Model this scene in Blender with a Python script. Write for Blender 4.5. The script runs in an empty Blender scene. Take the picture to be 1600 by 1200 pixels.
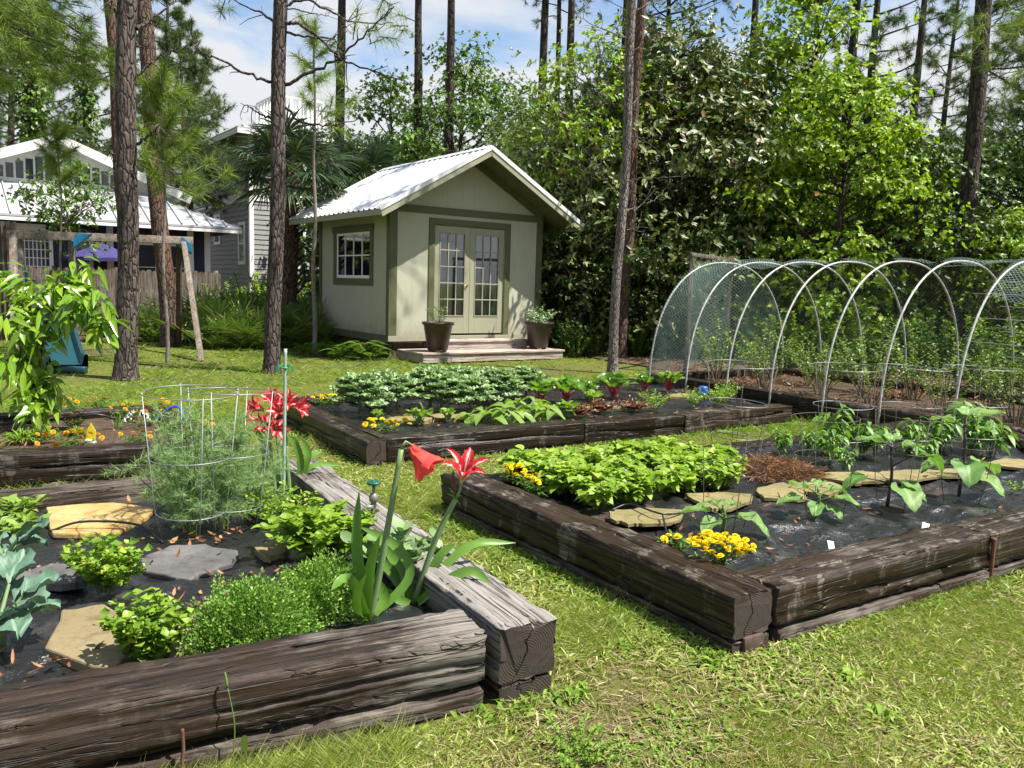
import bpy, math
import numpy as np
from mathutils import Vector, Matrix
rng = np.random.default_rng(11)
C = bpy.context.scene.collection
SC = bpy.context.scene
# ------------------------------------------------------------------ camera (survey of the photograph)
FPX, HC, ROLL, CAMH = 1290.0, 446.0, 0.03, 1.45
PITCH = math.atan((600 - HC) / FPX)
cam = bpy.data.cameras.new('camera')
cam.sensor_width = 36.0
cam.lens = 36.0 * FPX / 1600.0
cam.clip_start, cam.clip_end = 0.05, 2000
camo = bpy.data.objects.new('camera', cam)
C.objects.link(camo)
CR = Matrix.Rotation(math.pi / 2 - PITCH, 4, 'X') @ Matrix.Rotation(ROLL, 4, 'Z')
camo.matrix_world = Matrix.Translation((0, 0, CAMH)) @ CR
SC.camera = camo
CR3 = np.array(CR.to_3x3())

def ray(px, py):
    return CR3 @ np.array([(px - 800) / FPX, -(py - 600) / FPX, -1.0])
def G(px, py, z=0.0):
    """surveyed point of the garden that lies at height z"""
    d = ray(px, py)
    return np.array([0, 0, CAMH]) + d * ((z - CAMH) / d[2])
def AT(px, py, D):
    d = ray(px, py)
    return np.array([0, 0, CAMH]) + d * (D / d[1])
U = np.array([0.815, 0.579, 0.0])      # the garden's own grid: along the bed fronts ...
Vv = np.array([0.579, -0.815, 0.0])    # ... and towards the viewer
ZU = np.array([0, 0, 1.0])
def R(d): return math.radians(d)

# ------------------------------------------------------------------ mesh helpers
def unit(v):
    v = np.asarray(v, float)
    return v / np.maximum(np.linalg.norm(v, axis=-1, keepdims=True), 1e-9)

class MB:
    def __init__(s):
        s.V, s.F, s.UV, s.n = [], [], [], 0
    def add(s, V, F, uv=None):
        V = np.asarray(V, float).reshape(-1, 3)
        if not isinstance(F, list): F = [F]
        for f in F:
            f = np.asarray(f, int)
            if f.ndim == 1: f = f[None, :]
            if len(f): s.F.append(f + s.n)
        s.V.append(V)
        s.UV.append(np.zeros((len(V), 2)) if uv is None else np.asarray(uv, float).reshape(-1, 2))
        s.n += len(V)
        return s
    def mesh(s, name, smooth=True):
        me = bpy.data.meshes.new(name)
        V = np.concatenate(s.V); UV = np.concatenate(s.UV)
        idx = np.concatenate([f.ravel() for f in s.F])
        cnt = np.concatenate([np.full(len(f), f.shape[1]) for f in s.F])
        st = np.concatenate([[0], np.cumsum(cnt)[:-1]])
        me.vertices.add(len(V)); me.vertices.foreach_set('co', V.ravel().astype(np.float32))
        me.loops.add(len(idx)); me.loops.foreach_set('vertex_index', idx.astype(np.int32))
        me.polygons.add(len(cnt)); me.polygons.foreach_set('loop_start', st.astype(np.int32))
        me.polygons.foreach_set('use_smooth', np.full(len(cnt), bool(smooth)))
        uvl = me.uv_layers.new(name='uv')
        uvl.data.foreach_set('uv', UV[idx].ravel().astype(np.float32))
        me.update(calc_edges=True)
        return me
    def build(s, name, mat, parent=None, loc=(0, 0, 0), smooth=True, bevel=0):
        return mkobj(name, s.mesh(name, smooth), mat, parent, loc, bevel)

def mkobj(name, me, mat, parent=None, loc=(0, 0, 0), bevel=0):
    o = bpy.data.objects.new(name, me)
    C.objects.link(o)
    if mat is not None and len(me.materials) == 0: me.materials.append(mat)
    o.location = loc
    if parent is not None: o.parent = parent
    if bevel:
        b = o.modifiers.new('edge', 'BEVEL'); b.width = bevel; b.segments = 2; b.limit_method = 'ANGLE'
    return o
def thing(name, label, cat, loc=(0, 0, 0), rz=0, group=None):
    o = bpy.data.objects.new(name, None); C.objects.link(o)
    o.empty_display_size = 0.1
    o.location = tuple(loc); o.rotation_euler = (0, 0, rz)
    if label: o['label'] = label; o['category'] = cat
    if group: o['group'] = group
    return o
def tag(o, label, cat, group=None, kind=None):
    if label: o['label'] = label
    if cat: o['category'] = cat
    if group: o['group'] = group
    if kind: o['kind'] = kind
    return o
def kids(o): return list(o.children)
def dup(root, loc, rz=0, sc=1.0, label=None, group=None):
    def cp(o, par):
        c = o.copy(); C.objects.link(c)
        if par is not None: c.parent = par
        for ch in KID.get(o.name, kids(o)): cp(ch, c)
        return c
    KID = {}
    c = cp(root, None)
    c.location = tuple(loc); c.rotation_euler = (0, 0, rz); c.scale = (sc, sc, sc)
    if label: c['label'] = label
    if group: c['group'] = group
    return c

def blades(mb, base, axis, nrm, L, W, rows, droop=0.0, fold=0.0, jit=0.0):
    base = np.asarray(base, float); N = len(base)
    axis = unit(np.broadcast_to(axis, (N, 3)))
    nrm = np.broadcast_to(nrm, (N, 3))
    side = unit(np.cross(axis, nrm)); nrm = unit(np.cross(side, axis))
    L = np.broadcast_to(L, (N,)).astype(float); W = np.broadcast_to(W, (N,)).astype(float)
    dr = np.broadcast_to(droop, (N,)).astype(float)
    t = np.array([r[0] for r in rows]); w = np.array([r[1] for r in rows]); K = len(rows)
    cen = base[:, None, :] + axis[:, None, :] * (L[:, None] * t)[:, :, None]
    cen[:, :, 2] -= (dr * L)[:, None] * t ** 2
    hw = (W[:, None] * w / 2)[:, :, None]
    cols = [cen - side[:, None, :] * hw, cen + side[:, None, :] * hw]
    us = [0.0, 1.0]
    if fold:
        cols = [cols[0], cen - nrm[:, None, :] * hw * 2 * fold, cols[1]]; us = [0, .5, 1]
    nc = len(cols)
    V = np.stack(cols, axis=2)                       # N,K,nc,3
    if jit: V[:, 1:] += rng.normal(0, 1, V[:, 1:].shape) * (jit * W)[:, None, None, None]
    uv = np.zeros((N, K, nc, 2)); uv[..., 0] = np.array(us)[None, None, :]; uv[..., 1] = t[None, :, None]
    i = np.arange(N * K * nc).reshape(N, K, nc)
    F = np.stack([i[:, :-1, :-1], i[:, :-1, 1:], i[:, 1:, 1:], i[:, 1:, :-1]], -1).reshape(-1, 4)
    mb.add(V.reshape(-1, 3), F, uv.reshape(-1, 2))

def tris(mb, base, tip, nrm, W):
    """thin needles: one triangle each"""
    side = unit(np.cross(tip - base, nrm)) * (np.broadcast_to(W, (len(base),))[:, None] / 2)
    V = np.stack([base - side, base + side, tip], 1)
    mb.add(V.reshape(-1, 3), np.arange(len(base) * 3).reshape(-1, 3))

def tube(mb, pts, rad, n=6, cap=True, wob=0.0):
    P = np.asarray(pts, float); K = len(P)
    rad = np.broadcast_to(rad, (K,)).astype(float)
    T = unit(np.gradient(P, axis=0))
    ref = np.array([1.0, 0, 0]) if abs(T[0][0]) < .8 else np.array([0, 1.0, 0])
    a = np.arange(n) * 2 * math.pi / n
    V = []
    x = unit(np.cross(T[0], ref))
    for k in range(K):
        x = unit(x - T[k] * np.dot(x, T[k])); y = np.cross(T[k], x)
        r = rad[k] * (1 + (rng.normal(0, wob, n) if wob else 0))
        V.append(P[k] + (np.cos(a) * r)[:, None] * x + (np.sin(a) * r)[:, None] * y)
    V = np.array(V)
    i = np.arange(K * n).reshape(K, n); j = np.roll(i, -1, 1)
    F = [np.stack([i[:-1], j[:-1], j[1:], i[1:]], -1).reshape(-1, 4)]
    if cap: F += [i[0][::-1], i[-1]]
    uv = np.zeros((K, n, 2)); uv[..., 1] = np.linspace(0, 1, K)[:, None]; uv[..., 0] = (np.arange(n) / n)[None]
    mb.add(V.reshape(-1, 3), F, uv.reshape(-1, 2))

def ring(mb, c, r, wire, n=40, ns=5, tilt=(0, 0)):
    a = np.linspace(0, 2 * math.pi, n, endpoint=False)
    P = np.stack([c[0] + r * np.cos(a), c[1] + r * np.sin(a), c[2] + r * (tilt[0] * np.cos(a) + tilt[1] * np.sin(a))], -1)
    T = np.roll(P, -1, 0) - np.roll(P, 1, 0); T = unit(T)
    x = unit(np.cross(T, ZU)); y = np.cross(T, x)
    b = np.arange(ns) * 2 * math.pi / ns
    V = P[:, None, :] + wire * (np.cos(b)[None, :, None] * x[:, None, :] + np.sin(b)[None, :, None] * y[:, None, :])
    i = np.arange(n * ns).reshape(n, ns); j = np.roll(i, -1, 1); k = np.roll(i, -1, 0); l = np.roll(j, -1, 0)
    mb.add(V.reshape(-1, 3), np.stack([i, j, l, k], -1).reshape(-1, 4))

def box(mb, c, s, X=(1, 0, 0), Y=(0, 1, 0), Z=(0, 0, 1)):
    c = np.asarray(c, float); X, Y, Z = [np.asarray(q, float) for q in (X, Y, Z)]
    V = [c + X * sx * s[0] / 2 + Y * sy * s[1] / 2 + Z * sz * s[2] / 2 for sx in (-1, 1) for sy in (-1, 1) for sz in (-1, 1)]
    F = [[0, 1, 3, 2], [4, 6, 7, 5], [0, 4, 5, 1], [2, 3, 7, 6], [0, 2, 6, 4], [1, 5, 7, 3]]
    mb.add(V, np.array(F))
    return mb

def beam(mb, a, b, w, h, up=(0, 0, 1)):
    a = np.asarray(a, float); b = np.asarray(b, float)
    X = unit(b - a); Y = unit(np.cross(up, X)); Z = np.cross(X, Y)
    return box(mb, (a + b) / 2, (np.linalg.norm(b - a), w, h), X, Y, Z)

def lathe(mb, prof, n=28, c=(0, 0, 0), cap=True):
    P = np.asarray(prof, float); a = np.arange(n) * 2 * math.pi / n; K = len(P)
    V = np.stack([P[:, 0][:, None] * np.cos(a) + c[0], P[:, 0][:, None] * np.sin(a) + c[1], np.repeat(P[:, 1][:, None], n, 1) + c[2]], -1)
    i = np.arange(K * n).reshape(K, n); j = np.roll(i, -1, 1)
    F = [np.stack([i[:-1], j[:-1], j[1:], i[1:]], -1).reshape(-1, 4)]
    if cap: F += [i[0][::-1], i[-1]]
    mb.add(V.reshape(-1, 3), F)

def sheet(mb, P):
    nu, nv = P.shape[:2]
    i = np.arange(nu * nv).reshape(nu, nv)
    F = np.stack([i[:-1, :-1], i[1:, :-1], i[1:, 1:], i[:-1, 1:]], -1).reshape(-1, 4)
    uv = np.stack(np.meshgrid(np.linspace(0, 1, nu), np.linspace(0, 1, nv), indexing='ij'), -1)
    mb.add(P.reshape(-1, 3), F, uv.reshape(-1, 2))

def prism(mb, poly, thick):
    """poly: (n,3) top outline; extruded down by thick (vector or number)"""
    P = np.asarray(poly, float); n = len(P)
    t = np.array([0, 0, thick]) if np.isscalar(thick) else np.asarray(thick, float)
    V = np.concatenate([P, P - t]); i = np.arange(n); j = (i + 1) % n
    mb.add(V, [i, (i + n)[::-1], np.stack([i, i + n, j + n, j], -1)])

def inpoly(pts, poly):
    x, y = pts[:, 0], pts[:, 1]; r = np.zeros(len(pts), bool); n = len(poly)
    for k in range(n):
        x1, y1 = poly[k][:2]; x2, y2 = poly[(k + 1) % n][:2]
        c = ((y1 > y) != (y2 > y)) & (x < (x2 - x1) * (y - y1) / ((y2 - y1) if y2 != y1 else 1e-9) + x1)
        r ^= c
    return r
def sph(n):
    v = rng.normal(0, 1, (n, 3)); return unit(v)
_nz = [(rng.uniform(-1, 1, 3), rng.uniform(0, 6.28)) for _ in range(24)]
def wav(P, f):
    """cheap smooth noise, about -1..1"""
    s = 0
    for k, (d, ph) in enumerate(_nz[:12]): s = s + np.sin(P @ (unit(d) * f * (1 + .13 * k)) + ph)
    return s / 3.5

# ------------------------------------------------------------------ material helpers
def nmat(name):
    m = bpy.data.materials.new(name); m.use_nodes = True; m.node_tree.nodes.clear()
    return m, m.node_tree
def nd(nt, typ, ins=None, **props):
    n = nt.nodes.new(typ)
    for k, v in props.items(): setattr(n, k, v)
    for k, v in (ins or {}).items():
        s = n.inputs[k]
        if isinstance(v, bpy.types.NodeSocket): nt.links.new(v, s)
        else:
            if hasattr(s, 'default_value') and not np.isscalar(v) and len(v) == 3 and s.type == 'RGBA': v = (*v, 1)
            s.default_value = v
    return n
def ramp(nt, fac, stops):
    n = nd(nt, 'ShaderNodeValToRGB', {0: fac}); e = n.color_ramp.elements
    while len(e) < len(stops): e.new(.5)
    for q, (p, c) in zip(e, stops):
        q.position = p; q.color = (*c, 1) if not np.isscalar(c) else (c, c, c, 1)
    return n.outputs[0]
def mixc(nt, f, a, b, mode='MIX'):
    n = nd(nt, 'ShaderNodeMix', data_type='RGBA', blend_type=mode)
    for k, v in ((0, f), (6, a), (7, b)):
        if isinstance(v, bpy.types.NodeSocket): nt.links.new(v, n.inputs[k])
        else: n.inputs[k].default_value = v if np.isscalar(v) else (*v, 1)
    return n.outputs[2]
def mth(nt, op, a, b=0.0):
    n = nd(nt, 'ShaderNodeMath', operation=op)
    for k, v in ((0, a), (1, b)):
        if isinstance(v, bpy.types.NodeSocket): nt.links.new(v, n.inputs[k])
        else: n.inputs[k].default_value = v
    return n.outputs[0]
def coord(nt, scale=(1, 1, 1), which='Object', rand=True):
    o = nd(nt, 'ShaderNodeTexCoord').outputs[which]
    mp = nd(nt, 'ShaderNodeMapping', {'Vector': o, 'Scale': scale})
    if rand and which == 'Object':
        r = nd(nt, 'ShaderNodeObjectInfo').outputs['Random']
        nt.links.new(mth(nt, 'MULTIPLY', r, 37.0), mp.inputs['Location'])
    return mp.outputs[0]
def noise(nt, vec, scale, detail=4, rough=.55, dist=0.0):
    return nd(nt, 'ShaderNodeTexNoise', {'Vector': vec, 'Scale': scale, 'Detail': detail, 'Roughness': rough, 'Distortion': dist}).outputs[0]
def bump(nt, h, st=.5, d=.01):
    return nd(nt, 'ShaderNodeBump', {'Height': h, 'Strength': st, 'Distance': d}).outputs[0]
def out(nt, sh): nd(nt, 'ShaderNodeOutputMaterial', {0: sh})
def prin(nt, col, rough=.6, metal=0.0, normal=None, spec=.5):
    ins = {'Base Color': col, 'Roughness': rough, 'Metallic': metal, 'Specular IOR Level': spec}
    if normal is not None: ins['Normal'] = normal
    return nd(nt, 'ShaderNodeBsdfPrincipled', ins).outputs[0]

def m_plain(name, col, rough=.6, metal=0.0, var=.15, sc=6.0, bmp=.15, spec=.5):
    m, nt = nmat(name); v = coord(nt)
    n = noise(nt, v, sc, 6); c2 = tuple(x * (1 - 2 * var) for x in col)
    n2 = noise(nt, v, sc * 14, 3)
    c = mixc(nt, ramp(nt, n, [(.3, 0.0), (.7, 1.0)]), c2, col)
    out(nt, prin(nt, c, rough, metal, bump(nt, n2, bmp, .003), spec)); return m
def m_leaf(name, stops, rough=.45, trans=.3, spec=.4, tcol=None, rib=0.0, patch=.25):
    m, nt = nmat(name)
    g = nd(nt, 'ShaderNodeNewGeometry').outputs['Random Per Island']
    c = ramp(nt, g, stops)
    r = nd(nt, 'ShaderNodeObjectInfo').outputs['Random']
    c = mixc(nt, mth(nt, 'MULTIPLY', r, patch), c, (c_ := stops[0][1]))
    if rib:
        u = nd(nt, 'ShaderNodeSeparateXYZ', {0: nd(nt, 'ShaderNodeUVMap').outputs[0]}).outputs
        d = mth(nt, 'ABSOLUTE', mth(nt, 'SUBTRACT', u[0], .5))
        vein = ramp(nt, d, [(.0, 1.0), (.07, 0.0)])
        wv = mth(nt, 'ABSOLUTE', mth(nt, 'SINE', mth(nt, 'MULTIPLY', mth(nt, 'SUBTRACT', u[1], mth(nt, 'MULTIPLY', d, .5)), 26.0)))
        vein = mth(nt, 'MAXIMUM', vein, ramp(nt, wv, [(0, .55), (.16, 0.0)]))
        hi = tuple(min(.6, x * 1.7 + .03) for x in stops[-1][1])
        c = mixc(nt, mth(nt, 'MULTIPLY', vein, rib), c, hi)
    p = prin(nt, c, rough, 0, None, spec)
    tc = mixc(nt, 1.0, c, tcol or (1.25, 1.35, .55), 'MULTIPLY')
    t = nd(nt, 'ShaderNodeBsdfTranslucent', {0: tc}).outputs[0]
    out(nt, nd(nt, 'ShaderNodeMixShader', {0: trans, 1: p, 2: t}).outputs[0]); return m
def m_bark(name, dark, lite, sc=1.0, red=None):
    m, nt = nmat(name); v = coord(nt, (1, 1, .27))
    wv_ = nd(nt, 'ShaderNodeTexNoise', {'Vector': v, 'Scale': 9.0, 'Detail': 4}).outputs[1]
    v2 = nd(nt, 'ShaderNodeVectorMath', {0: v, 1: nd(nt, 'ShaderNodeVectorMath', {0: wv_, 1: (.09, .09, .09)}, operation='MULTIPLY').outputs[0]}, operation='ADD').outputs[0]
    vo = nd(nt, 'ShaderNodeTexVoronoi', {'Vector': v2, 'Scale': 19.0 * sc, 'Randomness': 1.0}, feature='DISTANCE_TO_EDGE')
    nz = noise(nt, v, 30 * sc, 8, .7); big = noise(nt, v, 2.5, 3)
    h = mth(nt, 'ADD', ramp(nt, vo.outputs[0], [(0, 0.0), (.16, 1.0)]), mth(nt, 'MULTIPLY', nz, .8))
    c = mixc(nt, nz, dark, lite)
    c = mixc(nt, ramp(nt, noise(nt, v, 5, 5, .65), [(.45, 0.0), (.7, .7)]), c, tuple(x * 1.35 for x in lite))
    if red: c = mixc(nt, ramp(nt, big, [(.42, 0.0), (.6, 1.0)]), c, red)
    c = mixc(nt, ramp(nt, vo.outputs[0], [(0, .8), (.1, 0.0)]), c, tuple(x * .3 for x in dark))
    out(nt, prin(nt, c, .9, 0, bump(nt, h, 1.0, .025), .15)); return m
def m_timber(name, dark, mid, grey, amount, wet=.7, stain=0.0, xgrad=None, axis='x'):
    """railway sleeper: grain along local x, weathered grey showing in streaks and patches"""
    m, nt = nmat(name); v = coord(nt)
    if axis == 'z': v = nd(nt, 'ShaderNodeMapping', {'Vector': v, 'Rotation': (0, math.pi / 2, 0)}).outputs[0]
    oc = nd(nt, 'ShaderNodeTexCoord').outputs['Object']
    def st(s): return nd(nt, 'ShaderNodeMapping', {'Vector': v, 'Scale': s}).outputs[0]
    g1 = noise(nt, st((1.0, 22, 22)), 3.0, 8, .7, .4)
    g2 = noise(nt, st((.35, 9, 9)), 2.2, 6, .65, .8)
    pt = noise(nt, v, 2.6, 6, .6)
    crack = ramp(nt, noise(nt, st((.22, 7, 7)), 2.3, 3, .5, 1.2), [(.478, 0.0), (.5, 1.0), (.522, 0.0)])
    a = mth(nt, 'ADD', mth(nt, 'MULTIPLY', pt, .75), mth(nt, 'MULTIPLY', g1, .45))
    if xgrad:
        sx = nd(nt, 'ShaderNodeSeparateXYZ', {0: oc}).outputs[0]
        a = mth(nt, 'ADD', a, mth(nt, 'MAXIMUM', mth(nt, 'MULTIPLY', mth(nt, 'SUBTRACT', sx, xgrad[0]), xgrad[1]), -.06))
    lo_ = .6 + (.5 - amount) * .42 - .08; w = ramp(nt, a, [(lo_, 0.0), (lo_ + .17, 1.0)])
    c = mixc(nt, ramp(nt, g1, [(.35, 0.0), (.65, 1.0)]), dark, mid)
    gc = mixc(nt, ramp(nt, g1, [(.3, 0.0), (.62, 1.0)]), tuple(x * .45 for x in grey), grey)
    c = mixc(nt, w, c, gc)
    if stain:
        s = ramp(nt, noise(nt, nd(nt, 'ShaderNodeMapping', {'Vector': v, 'Scale': (3.2, 3.2, 1.0)}).outputs[0], 2.1, 6, .7), [(.545, 0.0), (.61, 1.0)])
        s = mth(nt, 'MULTIPLY', s, mth(nt, 'MULTIPLY', ramp(nt, g1, [(.4, 0.0), (.55, 1.0)]), stain))
        c = mixc(nt, s, c, (.24, .215, .18))
    c = mixc(nt, mth(nt, 'MULTIPLY', crack, .9), c, tuple(x * .25 for x in dark))
    h = mth(nt, 'SUBTRACT', mth(nt, 'ADD', mth(nt, 'MULTIPLY', g1, .6), g2), mth(nt, 'MULTIPLY', crack, 1.3))
    rg = mixc(nt, w, (wet, wet, wet), (.9, .9, .9))
    out(nt, prin(nt, c, nd(nt, 'ShaderNodeRGBToBW', {0: rg}).outputs[0], 0, bump(nt, h, .75, .009), .22)); return m
def m_endgrain(name, a, b):
    m, nt = nmat(name); v = coord(nt)
    s = nd(nt, 'ShaderNodeMapping', {'Vector': v, 'Scale': (1, 1, 1)}).outputs[0]
    n = noise(nt, s, 30, 6, .7); q = nd(nt, 'ShaderNodeSeparateXYZ', {0: nd(nt, 'ShaderNodeTexCoord').outputs['Object']}).outputs
    ang = mth(nt, 'ARCTAN2', q[2], q[1]); rad = mth(nt, 'SQRT', mth(nt, 'ADD', mth(nt, 'MULTIPLY', q[1], q[1]), mth(nt, 'MULTIPLY', q[2], q[2])))
    an = mth(nt, 'ADD', mth(nt, 'MULTIPLY', ang, 1.3), mth(nt, 'MULTIPLY', noise(nt, s, 9, 4, .6), 2.6))
    sn = mth(nt, 'ABSOLUTE', mth(nt, 'SINE', an)); cr = ramp(nt, mth(nt, 'DIVIDE', mth(nt, 'MULTIPLY', sn, rad), .1), [(0, 0.0), (.055, 1.0)])
    rings = mth(nt, 'ABSOLUTE', mth(nt, 'SINE', mth(nt, 'ADD', mth(nt, 'MULTIPLY', rad, 330.0), mth(nt, 'MULTIPLY', n, 5.0)))); n = mth(nt, 'ADD', mth(nt, 'MULTIPLY', n, .75), mth(nt, 'MULTIPLY', rings, .22))
    c = mixc(nt, cr, tuple(x * .2 for x in a), mixc(nt, n, a, b))
    out(nt, prin(nt, c, .9, 0, bump(nt, mth(nt, 'ADD', cr, mth(nt, 'MULTIPLY', n, .5)), .9, .01), .15)); return m

# foliage
ML = {}
ML['bean'] = m_leaf('bean_leaf', [(0, (.10, .2, .015)), (.5, (.22, .35, .03)), (.85, (.33, .45, .06)), (1, (.45, .5, .13))], .42, .38, .4, rib=.3)
ML['balm'] = m_leaf('balm_leaf', [(0, (.11, .2, .015)), (.5, (.2, .33, .03)), (1, (.28, .41, .05))], .5, .35, .3, rib=.5)
ML['herb'] = m_leaf('parsley_leaf', [(0, (.09, .19, .015)), (.6, (.2, .33, .03)), (1, (.36, .43, .06))], .4, .32, .4)
ML['thyme'] = m_leaf('thyme_leaf', [(0, (.08, .18, .02)), (.6, (.17, .31, .04)), (1, (.3, .44, .11))], .5, .3, .3)
ML['kale'] = m_leaf('kale_leaf', [(0, (.19, .29, .13)), (.6, (.33, .44, .23)), (1, (.46, .56, .33))], .75, .25, .12, (1.1, 1.3, .7))
ML['broc'] = m_leaf('broccoli_leaf', [(0, (.055, .12, .08)), (1, (.135, .225, .155))], .5, .15, .35, (1.1, 1.3, .7), rib=.6)
ML['chard'] = m_leaf('chard_leaf', [(0, (.06, .16, .02)), (1, (.2, .32, .05))], .35, .3, .5, rib=.4)
ML['lettuce'] = m_leaf('lettuce_leaf', [(0, (.12, .22, .03)), (1, (.26, .37, .07))], .4, .35, .4, rib=.35)
ML['redleaf'] = m_leaf('red_lettuce_leaf', [(0, (.07, .02, .02)), (.6, (.14, .06, .04)), (1, (.12, .13, .03))], .45, .3, .4, (1.3, .9, .6))
ML['pepper'] = m_leaf('pepper_leaf', [(0, (.06, .16, .02)), (.6, (.13, .26, .03)), (1, (.22, .34, .06))], .42, .3, .3)
ML['egg'] = m_leaf('eggplant_leaf', [(0, (.09, .2, .04)), (1, (.2, .31, .1))], .5, .3, .35, rib=.55)
ML['dill'] = m_leaf('dill_frond', [(0, (.14, .24, .09)), (.6, (.26, .38, .16)), (1, (.38, .5, .25))], .6, .3, .2)
ML['strap'] = m_leaf('strap_leaf', [(0, (.06, .16, .02)), (1, (.16, .29, .05))], .3, .25, .5)
ML['stalk'] = m_leaf('flower_stalk', [(0, (.14, .22, .09)), (1, (.18, .27, .12))], .4, .1, .4)
ML['sedum'] = m_leaf('sedum_leaf', [(0, (.12, .2, .07)), (1, (.2, .3, .12))], .5, .15, .3)
ML['mari'] = m_leaf('marigold_foliage', [(0, (.04, .1, .015)), (1, (.12, .2, .03))], .5, .3, .3)
ML['blue'] = m_leaf('blueberry_leaf', [(0, (.07, .15, .02)), (.6, (.17, .27, .05)), (1, (.34, .42, .15))], .4, .3, .4)
ML['citrus'] = m_leaf('glossy_leaf', [(0, (.07, .17, .01)), (.5, (.16, .29, .018)), (1, (.26, .38, .03))], .22, .34, .6, rib=.3)
ML['weed'] = m_leaf('weed_leaf', [(0, (.08, .16, .015)), (.6, (.17, .28, .03)), (1, (.27, .36, .07))], .6, .3, .2)
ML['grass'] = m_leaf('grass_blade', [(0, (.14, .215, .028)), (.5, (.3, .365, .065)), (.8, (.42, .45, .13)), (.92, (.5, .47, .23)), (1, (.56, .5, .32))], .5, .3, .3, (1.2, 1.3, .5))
ML['magnolia'] = m_leaf('magnolia_leaf', [(0, (.04, .07, .014)), (.5, (.09, .135, .028)), (.86, (.17, .21, .05)), (.95, (.24, .24, .08)), (.972, (.22, .12, .04)), (1, (.27, .11, .035))], .44, .14, .42, (1.2, 1.3, .5))
ML['bright'] = m_leaf('bright_leaf', [(0, (.13, .24, .012)), (.5, (.24, .36, .025)), (1, (.38, .47, .06))], .45, .38, .3)
ML['mid'] = m_leaf('mid_leaf', [(0, (.05, .115, .016)), (.6, (.11, .205, .026)), (1, (.21, .3, .05))], .42, .3, .35)
ML['dark'] = m_leaf('dark_leaf', [(0, (.028, .06, .012)), (.6, (.065, .12, .02)), (1, (.14, .19, .04))], .45, .22, .35)
ML['needle'] = m_leaf('pine_needle', [(0, (.09, .16, .02)), (.6, (.18, .26, .035)), (1, (.3, .38, .07))], .45, .25, .35)
ML['needled'] = m_leaf('far_needle', [(0, (.045, .085, .025)), (.6, (.08, .125, .035)), (1, (.13, .175, .05))], .5, .25, .3)
ML['palm'] = m_leaf('palm_leaf', [(0, (.02, .045, .02)), (.6, (.05, .085, .04)), (1, (.12, .165, .085))], .35, .15, .5)
ML['palmetto'] = m_leaf('palmetto_leaf', [(0, (.06, .12, .025)), (.6, (.14, .215, .05)), (.92, (.26, .32, .1)), (1, (.34, .27, .12))], .35, .2, .5)
ML['fern'] = m_leaf('fern_leaf', [(0, (.07, .16, .014)), (1, (.17, .28, .03))], .5, .35, .3)
ML['straw'] = m_leaf('pine_straw', [(0, (.1, .045, .02)), (.6, (.2, .1, .045)), (1, (.34, .2, .1))], .8, .1, .2, (1, 1, 1))
ML['dead'] = m_leaf('dead_leaf', [(0, (.1, .04, .018)), (.6, (.26, .11, .045)), (1, (.42, .25, .13))], .7, .15, .3, (1, 1, 1))
ML['stem'] = m_leaf('green_stem', [(0, (.08, .15, .03)), (1, (.13, .2, .05))], .5, .1, .3)
ML['estem'] = m_leaf('dark_stem', [(0, (.035, .025, .03)), (1, (.06, .045, .04))], .5, .05, .3)
ML['redstem'] = m_leaf('red_stem', [(0, (.35, .015, .03)), (1, (.45, .03, .05))], .4, .1, .4, (1, 1, 1))
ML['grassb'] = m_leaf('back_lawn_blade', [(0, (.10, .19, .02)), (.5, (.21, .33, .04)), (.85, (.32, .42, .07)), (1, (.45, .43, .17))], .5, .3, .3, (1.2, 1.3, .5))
ML['thatch'] = m_leaf('dry_thatch', [(0, (.12, .08, .04)), (.6, (.26, .19, .1)), (1, (.4, .33, .2))], .8, .15, .2, (1, 1, .9))
ML['btwig'] = m_plain('blueberry_twig', (.17, .13, .085), .9)
ML['twig'] = m_plain('twig', (.16, .12, .09), .9)
ML['mgold'] = m_leaf('marigold_petal', [(0, (.74, .54, .005)), (1, (.82, .68, .02))], .6, .2, .2, (1.1, 1, .5))
ML['morange'] = m_leaf('orange_petal', [(0, (.65, .26, .004)), (1, (.75, .40, .01))], .6, .2, .2, (1.1, 1, .5))

def m_petal():
    m, nt = nmat('amaryllis_petal')
    u = nd(nt, 'ShaderNodeSeparateXYZ', {0: nd(nt, 'ShaderNodeUVMap').outputs[0]}).outputs
    d = mth(nt, 'ABSOLUTE', mth(nt, 'SUBTRACT', u[0], .5))
    n = noise(nt, nd(nt, 'ShaderNodeTexCoord').outputs['UV'], 9, 3)
    k = mth(nt, 'ADD', mth(nt, 'ADD', mth(nt, 'MULTIPLY', d, 2.0), mth(nt, 'MULTIPLY', u[1], .25)), mth(nt, 'MULTIPLY', n, .3))
    c = ramp(nt, k, [(.42, (.82, .64, .56)), (.74, (.66, .03, .045))])
    ve = mth(nt, 'ABSOLUTE', mth(nt, 'SINE', mth(nt, 'MULTIPLY', u[0], 44.0))); c = mixc(nt, ramp(nt, ve, [(0, .3), (.5, 0.0)]), c, (.36, .006, .02))
    c = mixc(nt, ramp(nt, u[1], [(.0, 1.0), (.28, 0.0)]), c, (.45, .6, .22))
    p = prin(nt, c, .4, 0, None, .3); t = nd(nt, 'ShaderNodeBsdfTranslucent', {0: c}).outputs[0]
    out(nt, nd(nt, 'ShaderNodeMixShader', {0: .42, 1: p, 2: t}).outputs[0]); return m
ML['petal'] = m_petal()
ML['redpetal'] = m_leaf('red_petal', [(0, (.72, .05, .05)), (1, (.82, .13, .1))], .45, .45, .3, (1.15, .8, .7))

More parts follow.
